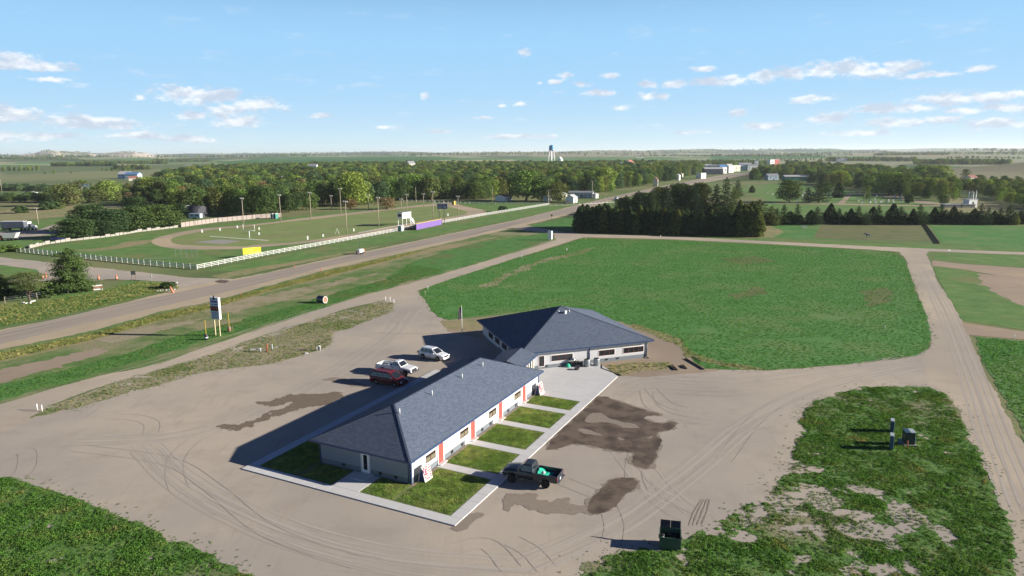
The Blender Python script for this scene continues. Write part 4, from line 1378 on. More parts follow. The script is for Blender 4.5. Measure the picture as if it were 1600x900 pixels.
for side, (a, b, nn) in enumerate(((w0, w1, dn), (w3, w2, -dn))):
    dd = (b - a).normalized()
    nb = 6
    for k in range(nb + 1):
        p = a + dd * ((b - a).length * k / nb)
        MB().tube(lv(p, 0.1), lv(p, 2.3), 0.07, n=4, smooth=False).build('post', M['white'], lk)
        if k < nb:
            c = a + dd * ((b - a).length * (k + 0.5) / nb) - nn * 0.05
            MB().box(lv(c, 1.35), ((b - a).length / nb - 0.12, 0.03, 1.75), math.atan2(dd.y, dd.x)).build('pane', M['glass'] if k % 2 else M['blind'], lk)


# ------------------------------------------------------------------ vehicles
def wheel(parent, x, y, r, w, rim, rimm='alloy'):
    t = MB().lathe([(r * 0.62, -w / 2), (r * 0.93, -w / 2), (r, -w / 3), (r, w / 3), (r * 0.93, w / 2), (r * 0.62, w / 2), (r * 0.62, -w / 2)], 'Y', (x, y, r), 20)
    o = t.build('wheel', M['tyre'], parent)
    s = 1 if y > 0 else -1
    yy = y + s * w * 0.36
    m = MB().lathe([(0, yy + s * 0.015), (r * 0.14, yy + s * 0.02), (r * 0.16, yy - s * 0.02)], 'Y', (x, 0, r), 12)
    for k in range(6):
        a = math.pi * 2 * k / 6
        m.bar((x + r * 0.1 * math.cos(a), yy, r + r * 0.1 * math.sin(a)), (x + r * 0.6 * math.cos(a), yy, r + r * 0.6 * math.sin(a)), r * 0.16, 0.03)
    m.lathe([(r * 0.56, yy - s * 0.03), (r * 0.64, yy + s * 0.02), (r * 0.64, yy - s * 0.04)], 'Y', (x, 0, r), 16)
    m.build('rim', M[rim], o)
    MB().lathe([(0, yy - s * 0.05), (r * 0.62, yy - s * 0.05)], 'Y', (x, 0, r), 16).build('brake', M['black'], o)
    return o


def arch(x, xc, r, sill):
    d = abs(x - xc)
    return sill if d >= r else max(sill, math.sqrt(r * r - d * d) + 0.02 + r * 0.86)


def shell(parent, name, m, xs, top, half, sill, wheels, rad, wr, floor=None):
    """closed body skin lofted along x; top(x), half(x) give its height and half width"""
    rings = []
    for x in xs:
        zt, w, zb = top(x), half(x), sill
        for xc in wheels:
            d = abs(x - xc)
            if d < rad:
                zb = max(zb, wr + math.sqrt(rad * rad - d * d))
        zb = min(zb, zt - 0.08)
        zm = zb + (zt - zb) * 0.55
        rings.append([(x, -w * 0.97, zb), (x, -w, zm), (x, -w * 0.975, zt - 0.07), (x, -w * 0.9, zt), (x, -w * 0.45, zt + 0.025), (x, w * 0.45, zt + 0.025),
                      (x, w * 0.9, zt), (x, w * 0.975, zt - 0.07), (x, w, zm), (x, w * 0.97, zb)])
    return MB().loft(rings).build(name, m, parent)


def interp(pts):
    def f(x):
        if x <= pts[0][0]:
            return pts[0][1]
        for (a, va), (b, vb) in zip(pts, pts[1:]):
            if x <= b:
                t = (x - a) / (b - a)
                t = t * t * (3 - 2 * t) if abs(vb - va) > 0.3 else t
                return va + (vb - va) * t
        return pts[-1][1]
    return f


def greenhouse(parent, m, b, t, z0, z1, pillars, name='cabin'):
    """b=(rear x, front x, half width) at z0, t the same at z1; pillars = x fractions between side windows"""
    (bx0, bx1, bw), (tx0, tx1, tw) = b, t
    zm = z1 - 0.06
    lo = [(bx0, -bw, z0 - 0.05), (bx1, -bw, z0 - 0.05), (bx1, bw, z0 - 0.05), (bx0, bw, z0 - 0.05)]
    md = [(tx0, -tw, zm), (tx1, -tw, zm), (tx1, tw, zm), (tx0, tw, zm)]
    hi = [(tx0 + 0.12, -tw + 0.12, z1), (tx1 - 0.12, -tw + 0.12, z1), (tx1 - 0.12, tw - 0.12, z1), (tx0 + 0.12, tw - 0.12, z1)]
    g = MB().loft([lo, md, hi], smooth=False).build(name, m, parent, bevel=0.04)

    def face(a, b_, c, d, u0, u1, v0, v1, nm, n_out):
        a, b_, c, d = map(Vector, (a, b_, c, d))

        def P(u, v):
            return a.lerp(b_, u).lerp(d.lerp(c, u), v) + Vector(n_out) * 0.012
        mb = MB()
        mb.quad(P(u0, v0), P(u1, v0), P(u1, v1), P(u0, v1))
        return mb.build(nm, M['carglass'], g)
    for s, (i, j) in ((-1, (0, 1)), (1, (3, 2))):
        for u0, u1 in pillars:
            face(lo[i], lo[j], md[j], md[i], u0, u1, 0.14, 0.88, 'side_window', (0, s, 0.2))
    face(lo[1], lo[2], md[2], md[1], 0.07, 0.93, 0.12, 0.93, 'windshield', (1, 0, 0.6))
    face(lo[0], lo[3], md[3], md[0], 0.10, 0.90, 0.25, 0.88, 'rear_window', (-1, 0, 0.4))
    return g


def face_lights(root, L, w, zl, zt, grille='black'):
    for s in (-1, 1):
        MB().box((L / 2 - 0.10, s * w * 0.72, zl), (0.16, 0.34, 0.17), s * 0.25 * -1).build('headlight', M['lamp'], root, bevel=0.03)
        MB().box((-L / 2 + 0.04, s * w * 0.86, zt), (0.10, 0.20, 0.34)).build('tail_light', M['redlamp'], root, bevel=0.02)
    MB().box((L / 2 - 0.02, 0, zl - 0.03), (0.08, w * 0.95, 0.2)).build('grille', M[grille], root)


def seams(root, w, xs, z0, z1):
    mb = MB()
    for x in xs:
        for s in (-1, 1):
            mb.box((x, s * (w + 0.002), (z0 + z1) / 2), (0.018, 0.012, z1 - z0))
    mb.build('door_seam', M['black'], root, kind='stuff')
    for k in range(len(xs) - 1):
        for s in (-1, 1):
            MB().box((xs[k] + 0.18, s * (w + 0.012), z1 - 0.1), (0.16, 0.03, 0.035)).build('door_handle', M['dkgrey'], root)


# white crossover
def suv():
    L, W = 4.75, 0.93
    r = empty('parked_suv', 0, 0, label='white crossover parked nose to the motel, farthest of the three vehicles on the shaded side', cat='car', group='vehicles parked behind the motel wing')
    top = interp([(-2.37, 0.75), (-2.3, 1.0), (-2.1, 1.06), (0.6, 1.02), (1.2, 1.0), (2.1, 0.86), (2.37, 0.66)])
    half = interp([(-2.37, 0.72), (-2.1, 0.90), (-1.3, 0.93), (1.3, 0.93), (2.0, 0.86), (2.37, 0.60)])
    shell(r, 'body', M['car_white'], np.linspace(-2.37, 2.37, 60), top, half, 0.27, (-1.38, 1.38), 0.42, 0.36)
    MB().box((0, 0, 0.42), (3.9, 1.5, 0.3)).build('underbody', M['black'], r)
    greenhouse(r, M['car_white'], (-2.25, 1.25, 0.86), (-1.75, 0.25, 0.68), 1.02, 1.66, ((0.10, 0.30), (0.32, 0.58), (0.60, 0.90)))
    for x in (-1.38, 1.38):
        for y in (-0.82, 0.82):
            wheel(r, x, y, 0.36, 0.24, 'alloy')
    face_lights(r, L, W, 0.72, 0.9)
    MB().box((2.33, 0, 0.42), (0.16, 1.45, 0.26)).build('bumper', M['car_white'], r, bevel=0.05)
    MB().box((2.415, 0, 0.42), (0.02, 0.5, 0.12)).build('number_plate', M['rubbish'], r)
    seams(r, W, (-0.95, -0.05, 0.95), 0.35, 1.0)
    for s in (-1, 1):
        MB().box((0.72, s * 0.98, 1.10), (0.16, 0.16, 0.14)).build('mirror', M['car_white'], r, bevel=0.03)
        MB().bar((-1.5, s * 0.6, 1.69), (0.1, s * 0.6, 1.69), 0.035).build('roof_rail', M['chrome'], r)
    return r


def minivan():
    L = 5.0
    r = empty('parked_minivan', 0, 0, label='maroon minivan parked nearest of the three vehicles on the shaded side of the motel', cat='minivan', group='vehicles parked behind the motel wing')
    top = interp([(-2.5, 0.8), (-2.42, 1.06), (0.9, 1.04), (1.5, 0.98), (2.25, 0.84), (2.5, 0.62)])
    half = interp([(-2.5, 0.86), (-2.3, 0.97), (1.6, 0.97), (2.2, 0.88), (2.5, 0.62)])
    shell(r, 'body', M['car_red'], np.linspace(-2.5, 2.5, 60), top, half, 0.25, (-1.45, 1.45), 0.38, 0.33)
    MB().box((0, 0, 0.4), (4.1, 1.55, 0.3)).build('underbody', M['black'], r)
    greenhouse(r, M['car_red'], (-2.46, 1.85, 0.92), (-2.2, 0.55, 0.72), 1.04, 1.74, ((0.04, 0.30), (0.32, 0.55), (0.57, 0.80), (0.82, 0.93)))
    for x in (-1.45, 1.45):
        for y in (-0.86, 0.86):
            wheel(r, x, y, 0.33, 0.22, 'alloy')
    face_lights(r, L, 0.97, 0.70, 1.0)
    MB().box((2.46, 0, 0.40), (0.16, 1.5, 0.28)).build('bumper', M['car_red'], r, bevel=0.05)
    MB().box((0.0, 0, 0.40), (2.4, 1.955, 0.05)).build('side_moulding', M['chrome'], r)
    seams(r, 0.97, (-1.0, 0.1, 1.15), 0.32, 1.02)
    for s in (-1, 1):
        MB().box((1.1, s * 1.02, 1.1), (0.14, 0.2, 0.16)).build('mirror', M['car_red'], r, bevel=0.03)
        MB().bar((-1.9, s * 0.62, 1.77), (0.2, s * 0.62, 1.77), 0.035).build('roof_rail', M['dkgrey'], r)
    return r


def pickup(paint, label, L, lift, wr, rim, rails=False):
    r = empty('parked_pickup', 0, 0, label=label, cat='pickup truck')
    h = L / 2
    z = lift
    cabr = -0.35 if L < 5.6 else -0.2       # back of the cab
    fx, rx = h - 0.95, -h + 1.15
    top = interp([(cabr, 1.14 + z), (0.75, 1.14 + z), (1.2, 1.10 + z), (h - 0.35, 0.98 + z), (h - 0.06, 0.90 + z), (h, 0.55 + z)])
    half = interp([(cabr, 0.95), (h - 0.7, 0.95), (h - 0.2, 0.90), (h, 0.80)])
    shell(r, 'body', paint, np.linspace(cabr, h, 44), top, half, 0.42 + z, (fx,), wr + 0.12, wr)
    # bed: outer skin, inner walls and floor in one U-shaped loft
    rings = []
    for x in np.linspace(-h + 0.06, cabr - 0.04, 36):
        d = abs(x - rx)
        zb = 0.46 + z
        if d < wr + 0.12:
            zb = max(zb, wr + math.sqrt((wr + 0.12) ** 2 - d * d))
        zt, zf = 1.10 + z, 0.68 + z
        zb = min(zb, zt - 0.12)
        rings.append([(x, -0.93, zb), (x, -0.95, (zb + zt) / 2), (x, -0.94, zt), (x, -0.84, zt), (x, -0.82, zf), (x, 0.82, zf), (x, 0.84, zt), (x, 0.94, zt),
                      (x, 0.95, (zb + zt) / 2), (x, 0.93, zb), (x, 0.6, max(zb, zf - 0.05)), (x, -0.6, max(zb, zf - 0.05))])
    MB().loft(rings, smooth=False).build('bed', paint, r)
    MB().box((cabr - 0.02, 0, 0.88 + z), (0.05, 1.7, 0.42)).build('bed_front', paint, r)
    tg = MB().box((-h + 0.03, 0, 0.80 + z), (0.07, 1.78, 0.60)).build('tailgate', paint, r, bevel=0.02)
    MB().box((-h - 0.01, 0, 0.98 + z), (0.03, 0.3, 0.08)).build('handle', M['black'], tg)
    greenhouse(r, paint, (cabr + 0.03, 1.32, 0.87), (cabr + 0.14, 0.72, 0.70), 1.14 + z, 1.76 + z, ((0.06, 0.22), (0.26, 0.90)) if L > 5.6 else ((0.10, 0.88),))
    for x in (fx, rx):
        for y in (-0.84, 0.84):
            wheel(r, x, y, wr, 0.27, rim)
    MB().box((0, 0, 0.50 + z), (L - 0.9, 1.2, 0.22)).build('chassis', M['black'], r)
    for s in (-1, 1):
        MB().box((h - 0.05, s * 0.72, 0.80 + z), (0.08, 0.30, 0.2)).build('headlight', M['lamp'], r, bevel=0.02)
        MB().box((-h + 0.02, s * 0.93, 0.86 + z), (0.06, 0.1, 0.36)).build('tail_light', M['redlamp'], r)
        MB().box((0.98, s * 1.06, 1.2 + z), (0.12, 0.22, 0.22)).build('mirror', M['chrome'] if rim == 'alloy' else M['black'], r, bevel=0.03)
    MB().box((h - 0.01, 0, 0.78 + z), (0.06, 1.1, 0.26)).build('grille', M['black'], r)
    MB().box((h + 0.06, 0, 0.54 + z), (0.2, 1.86, 0.2)).build('front_bumper', M['chrome'], r, bevel=0.04)
    MB().box((-h - 0.09, 0, 0.52 + z), (0.18, 1.86, 0.18)).build('rear_bumper', M['chrome'], r, bevel=0.03)
    MB().box((-h - 0.01, 0, 0.66 + z), (0.03, 0.34, 0.16)).build('number_plate', M['rubbish'], r)
    seams(r, 0.95, (cabr + 0.12, 1.05), 0.5 + z, 1.1 + z)
    if rails:
        ra_ = MB()
        for y in (-0.84, 0.84):
            ra_.bar((-h + 1.2, y, 1.32 + z), (cabr, y, 1.32 + z), 0.04)
            for x in (-h + 1.2, -h + 1.9, cabr - 0.1):
                ra_.bar((x, y, 1.08 + z), (x, y, 1.32 + z), 0.04)
        ra_.bar((cabr - 0.1, -0.84, 1.32 + z), (cabr - 0.1, 0.84, 1.32 + z), 0.04)
        ra_.bar((-h + 1.2, -0.84, 1.32 + z), (-h + 1.2, 0.84, 1.32 + z), 0.04)
        ra_.build('bed_rail', M['dkgrey'], r)
    return r


def place(o, px_rear, px_front, frac=None):
    """set a vehicle so that its near-side wheels touch the two seen contact points"""
    a, b = G(*px_rear), G(*px_front)
    d = (b - a).normalized()
    n = Vector((-d.y, d.x))          # to the left of travel
    c = (a + b) / 2
    side = 1 if n.dot(-c) < 0 else -1
    c = c + n * side * 0.85
    o.location = (c.x, c.y, 0.02)
    o.rotation_euler = (0, 0, math.atan2(d.y, d.x))


s_ = suv()
place(s_, (661, 560.3), (683.5, 564.6))
v_ = minivan()
place(v_, (588, 600), (617, 604.8))
p_ = pickup(M['car_white'], 'white pickup with bed rails parked just behind the maroon minivan', 5.8, 0.1, 0.38, 'alloy', True)
p_['group'] = 'vehicles parked behind the motel wing'
place(p_, (598, 582.6), (632, 588.2))
d_ = pickup(M['car_dark'], 'dark old pickup with a green tarp in its bed beside the lawns', 5.35, 0.18, 0.41, 'black')
place(d_, (853.8, 763.5), (801.3, 754.2))
# its load, one crumpled sheet and a white bag
n = 26
tv, tq = [], []
for j in range(n):
    for i in range(n):
        u, v = i / (n - 1), j / (n - 1)
        x, y = -0.55 - 1.55 * u, -0.70 + 1.4 * v
        zz = 1.03 + 0.26 * fbm(np.array([u * 3.1 + 3]), np.array([v * 3.3]), 7, 4)[0] * (1 - 0.75 * u) + 0.10 * math.sin(9 * u + 5 * v) * (1 - u) - 0.24 * u
        tv.append((x, y, zz))
for j in range(n - 1):
    for i in range(n - 1):
        tq.append((j * n + i, j * n + i + 1, (j + 1) * n + i + 1, (j + 1) * n + i))
tp = MB().add(tv, tq, True).build('tarp', M['tarp'], None, label='crumpled green tarp lying in the bed of the dark pickup', cat='tarp')
tp.location, tp.rotation_euler = d_.location, d_.rotation_euler
so_ = tp.modifiers.new('thick', 'SOLIDIFY')
so_.thickness = 0.02
bg = MB().lathe([(0, 0), (0.16, 0.03), (0.2, 0.12), (0.12, 0.22), (0.03, 0.27), (0, 0.27)], c=(0, 0, 0), n=10).build('bag', M['rubbish'], None, label='small white bag on the tarp in the pickup bed', cat='bag')
bg.location = Vector(d_.location) + Matrix.Rotation(d_.rotation_euler[2], 3, 'Z') @ Vector((-1.2, 0.42, 1.16))

# ------------------------------------------------------------------ dumpster
dg = G(1048, 862)
dr = empty('dumpster', dg.x + 0.1, dg.y + 0.75, 0.03, R(-13), label='dark green front-load dumpster, lid folded back, on the gravel edge by the weeds', cat='dumpster')
b = MB()
W_, D_ = 1.75, 1.25
for (cx, cy, sx, sy, hh) in ((0, -D_ / 2, W_, 0.05, 1.0), (0, D_ / 2, W_, 0.05, 1.3), (-W_ / 2, 0, 0.05, D_, 1.15), (W_ / 2, 0, 0.05, D_, 1.15)):
    b.box((cx, cy, hh / 2 + 0.1), (sx, sy, hh))
b.box((0, 0, 0.12), (W_, D_, 0.05))
dr.scale = (0.9, 0.9, 0.88)
b.build('body', M['bin_green'], dr)
for y in (-0.3, 0.3):
    for s in (-1, 1):
        MB().box((s * (W_ / 2 + 0.06), y * 0.5, 0.85), (0.08, 0.16, 0.16)).build('fork_sleeve', M['bin_green'], dr)
rm = MB()
rm.box((0, -D_ / 2 - 0.02, 1.1), (W_ + 0.1, 0.08, 0.07)).box((-W_ / 2, 0, 1.25), (0.08, D_, 0.06)).box((W_ / 2, 0, 1.25), (0.08, D_, 0.06))
rm.build('rim', M['bin_green'], dr)
for s in (-1, 1):
    li = MB().box((s * W_ / 4, D_ / 2 + 0.2, 1.62), (W_ / 2 - 0.03, 0.66, 0.04), 0, ('X', R(58 if s > 0 else 48)))
    lo = li.build('lid', M['bin_lid'], dr)
    for k in range(5):
        MB().box((s * W_ / 4 + (k - 2) * 0.16, D_ / 2 + 0.18, 1.64), (0.06, 0.64, 0.05), 0, ('X', R(58 if s > 0 else 48))).build('rib', M['bin_lid'], lo)
for k in range(6):
    o = MB().lathe([(0, 0), (0.17, 0.03), (0.2, 0.13), (0.1, 0.22), (0, 0.25)], n=8).build('rubbish_bag', M['rubbish'] if k < 2 else M['black'], None,
        label=('white rubbish bag at the left inside the open dumpster', 'white rubbish bag in the middle of the open dumpster', 'black rubbish bag at the front right inside the dumpster', 'black rubbish bag in the middle back of the dumpster', 'black rubbish bag at the left back of the dumpster', 'black rubbish bag at the right back of the dumpster')[k], cat='rubbish bag', group='bags in the dumpster')
    q = Matrix.Rotation(R(-13), 3, 'Z') @ Vector(((-0.55, -0.2, 0.55, 0.1, -0.6, 0.4)[k], (-0.25, -0.3, -0.2, 0.25, 0.25, 0.25)[k], 0.0))
    o.location = (dr.location.x + q.x, dr.location.y + q.y, 0.62)
    o.scale = (1.3, 1.2, 1.0)


# ------------------------------------------------------------------ signs, posts and small things
def text(body, size, m, loc, rot, parent=None, name='lettering', ext=0.004, align='CENTER'):
    c = bpy.data.curves.new(name, 'FONT')
    c.body, c.size, c.extrude, c.align_x, c.align_y = body, size, ext, align, 'CENTER'
    c.materials.append(M[m])
    tmp = bpy.data.objects.new('tmp', c)
    COL.objects.link(tmp)
    bpy.context.view_layer.update()
    me = bpy.data.meshes.new_from_object(tmp)
    bpy.data.objects.remove(tmp)
    o = bpy.data.objects.new(name, me)
    o.location, o.rotation_euler = loc, rot
    return link(o, parent)


def scribble(parent, m, x0, x1, z, h, y, n=9, name='lettering', seed=1):
    """a line of print too small to read: a row of short upright strokes"""
    rnd = random.Random(seed)
    mb = MB()
    w = (x1 - x0) / n
    for k in range(n):
        if rnd.random() < 0.14:
            continue
        mb.box((x0 + w * (k + 0.5), y, z + rnd.uniform(-0.05, 0.05) * h), (w * rnd.uniform(0.6, 0.92), 0.012, h * rnd.uniform(0.7, 1.0)))
    return mb.build(name, M[m], parent, kind='stuff')


# the motel's road sign: two posts carry a tall cabinet
sg0, sg1 = G(334.5, 523.5), G(346.5, 525.5)
sd = (sg1 - sg0).normalized()
sgn = empty('road_sign', (sg0.x + sg1.x) / 2, (sg0.y + sg1.y) / 2, 0, R(-22), label='tall motel sign, blue shade in its colour, on two cream posts beside the highway', cat='sign')
for x in (-0.5, 0.5):
    MB().box((x, 0, 1.6), (0.16, 0.16, 3.2)).build('post', M['cream'], sgn)
cab = MB().box((0.02, 0, 4.75), (1.85, 0.42, 3.7)).build('cabinet', M['white'], sgn, bevel=0.02)
MB().box((0.02, -0.22, 4.75), (1.75, 0.03, 3.6)).build('face', M['sign_face'], cab)
MB().box((0.02, 0.22, 4.75), (1.75, 0.03, 3.6)).build('face', M['sign_face'], cab)
MB().box((0.02, -0.245, 4.72), (1.72, 0.03, 0.78)).build('display', M['led'], cab)
text('MOTEL', 0.52, 'red_text', (0.02, -0.265, 4.72), (R(90), 0, 0), cab)
text('MOTEL', 0.52, 'red_text', (0.02, 0.245, 4.72), (R(90), 0, R(180)), cab)
em = MB()
em.lathe([(0, 0), (0.3, 0.0), (0.3, 0.04), (0, 0.04)], 'Y', (0.02, -0.26, 6.45), 5, smooth=False)
em.box((0.02, -0.24, 6.7), (0.22, 0.04, 0.5))
em.build('emblem', M['navy'], cab)
for k, (z_, h_) in enumerate(((5.9, 0.34), (5.42, 0.2))):
    scribble(cab, 'blue_text', -0.7, 0.72, z_, h_, -0.245, 8 + 3 * k, seed=k + 3)
for k in range(4):
    scribble(cab, 'blue_text', -0.6, 0.6, 4.0 - 0.27 * k, 0.13, -0.245, 13, seed=k + 30)
# guard posts beside the sign
for (xb, yb, yt, lab) in ((322.5, 531, 500, 'left yellow guard post with a striped barrel at its foot, beside the motel sign'), (358.5, 518.5, 489, 'right yellow guard post with a brown barrel at its foot, beside the motel sign')):
    g = G(xb, yb)
    h = Hpx(xb, yb, yt)
    p = empty('guard_post', g.x, g.y, label=lab, cat='post', group='yellow guard posts by the road sign')
    MB().box((0, 0, h / 2), (0.11, 0.11, h)).build('post', M['yellow'], p)
    MB().lathe([(0.0, 0.0), (0.26, 0.0), (0.30, 0.3), (0.30, 0.6), (0.25, 0.95), (0.0, 0.95)], n=12).build('barrel', M['drum'] if xb < 340 else M['wood'], p)
    MB().lathe([(0.31, 0.35), (0.315, 0.42), (0.31, 0.5)], n=12).build('band', M['white'] if xb < 340 else M['rust'], p)
    MB().box((0, 0, h * 0.83), (0.3, 0.04, 0.04)).build('cross_arm', M['yellow'], p)
g = G(363.5, 518)
MB().box((0, 0, 0.5), (0.1, 0.1, 1.0)).build('marker_post', M['wood'], None, label='short brown stub post right of the yellow guard posts', cat='post').location = (g.x, g.y, 0)

# the round drum with a slatted end
g = G(503, 473)
dm = empty('drum', g.x, g.y, 0.72, R(-28), label='dark drum on its side in the grass with a pale slatted round end', cat='drum')
MB().lathe([(0, -0.95), (0.62, -0.95), (0.70, -0.5), (0.72, 0), (0.70, 0.5), (0.66, 0.9)], 'X', n=22).build('shell', M['drum'], dm)
for x in (-0.62, -0.1, 0.45):
    MB().lathe([(0.71, x - 0.05), (0.745, x), (0.71, x + 0.05)], 'X', n=22).build('hoop', M['chrome'], dm)
for k in range(7):
    y = -0.54 + 0.18 * k
    h = 2 * math.sqrt(max(0.02, 0.66 ** 2 - y * y))
    MB().box((0.93, y, 0), (0.05, 0.165, h)).build('slat', M['pink_wood'], dm)
MB().lathe([(0.60, 0.88), (0.69, 0.88), (0.69, 0.98), (0.60, 0.98), (0.60, 0.88)], 'X', n=22).build('rim', M['white'], dm)
MB().box((0.1, 0, -0.66), (2.0, 0.9, 0.12)).build('plinth', M['concrete_post'], dm)

# sandwich boards leaning at the wall
for (x, lab, sd_) in ((1.35, 'red and white printed board standing at the near corner of the motel wall', 1), (27.3, 'red and white printed board at the far end of the wall by the patio', 2)):
    p = L1(x, -0.75)
    b = empty('sandwich_board', p.x, p.y, 0.08, MA, label=lab, cat='sign board', group='printed boards by the motel wall')
    f1 = MB().box((0, -0.22, 0.72), (1.25, 0.035, 1.5), 0, ('X', R(-14))).build('board', M['white'], b)
    f2 = MB().box((0, 0.22, 0.72), (1.25, 0.035, 1.5), 0, ('X', R(14))).build('board', M['white'], b)
    MB().box((-0.60, 0, 0.62), (0.03, 0.42, 1.15)).build('side', M['navy'], b)  # shaded side of the A-frame, its shade put in as a dark navy panel
    for k in range(6):
        zz = 1.30 - 0.21 * k
        yy = -0.225 - 0.02 - (0.72 - zz) * math.tan(R(14)) * 1.0
        o = scribble(b, 'red_text', -0.55, 0.56, zz, 0.17, -0.222 - (0.72 - zz) * 0.249 - 0.045, 9 + k, seed=k + sd_ * 7)
        if k < 3:
            scribble(b, 'blue_text', -0.58, -0.1, zz - 0.1, 0.06, -0.222 - (0.72 - zz + 0.1) * 0.249 - 0.047, 5, seed=k + 80)

# flagpole
g = G(722, 522)
fp = empty('flagpole', g.x, g.y, label='white flagpole with a limp stars-and-stripes flag at the corner of the building shadow', cat='flagpole')
MB().tube((0, 0, 0), (0, 0, 4.9), 0.06, 0.035, 10).build('pole', M['white'], fp)
MB().lathe([(0, 4.9), (0.07, 4.95), (0.07, 5.0), (0, 5.05)], n=10).build('finial', M['yellow'], fp)
fl = bpy.data.meshes.new('flag')
vs, fs, n, k = [], [], 12, 16
for j in range(k + 1):
    for i in range(n + 1):
        u, v = i / n, j / k
        vs.append((-0.06 - u * 0.42 - 0.12 * u * (1 - v), 0.10 * math.sin(u * 9 + v) * u + 0.02, 4.7 - 1.9 * (1 - v) - u * 0.35))
for j in range(k):
    for i in range(n):
        fs.append((j * (n + 1) + i, j * (n + 1) + i + 1, (j + 1) * (n + 1) + i + 1, (j + 1) * (n + 1) + i))
fl.from_pydata(vs, [], fs)
uv = fl.uv_layers.new(name='UVMap')
for l in fl.loops:
    i, j = l.vertex_index % (n + 1), l.vertex_index // (n + 1)
    uv.data[l.index].uv = (i / n, j / k)
fl.materials.append(M['flag'])
link(bpy.data.objects.new('flag', fl), fp)

# utility boxes in the weedy corner
g = G(1421, 697)
u = empty('transformer', g.x, g.y, 0.02, R(-4), label='dark green transformer cabinet with sloping lid in the weedy corner', cat='utility box')
MB().box((0, 0.35, 0.8), (1.0, 0.75, 1.35)).build('cabinet', M['util_green'], u, bevel=0.03)
for s in (-1, 1):
    MB().box((s * 0.26, 0.33, 1.52), (0.5, 0.85, 0.05), 0, ('X', R(8))).build('lid', M['util_pale'] if s > 0 else M['util_blue'], u)
MB().box((0.06, 0.4, 0.06), (1.3, 1.1, 0.14)).build('pad', M['concrete_post'], u)
MB().box((0.58, 0.2, 0.5), (0.06, 0.3, 0.8)).build('side_plate', M['white'], u)
MB().tube((0, 0, 0), (0, 0, 0.95), 0.05, n=8).build('marker_post', M['rust'], None, label='rust-red marker post just in front of the transformer cabinet', cat='post').location = (*G(1417.3, 702), 0)
g = G(1408, 696)
MB().box((0, 0.2, 0.3), (0.45, 0.4, 0.6)).build('junction_box', M['util_blue'], None, bevel=0.02, label='small blue-grey box at the left of the transformer cabinet', cat='utility box').location = (g.x, g.y, 0)
for (xb, yb, yt, lab) in ((1393, 674.5, 658, 'farther upright meter pedestal left of the transformer'), (1392, 701, 681, 'nearer upright meter pedestal left of the transformer')):
    g = G(xb, yb)
    h = Hpx(xb, yb, yt)
    o = empty('meter_pedestal', g.x, g.y, 0, R(-27), label=lab, cat='utility box', group='meter pedestals')
    MB().box((0, 0, h / 2 + 0.1), (0.32, 0.9, h)).build('housing', M['util_blue'], o, bevel=0.02)
    MB().box((0, 0, h + 0.14), (0.36, 0.94, 0.08)).build('cap', M['util_pale'], o)
    MB().box((0.19, 0, h / 2 + 0.1), (0.03, 0.75, h * 0.9)).build('panel', M['white'], o)

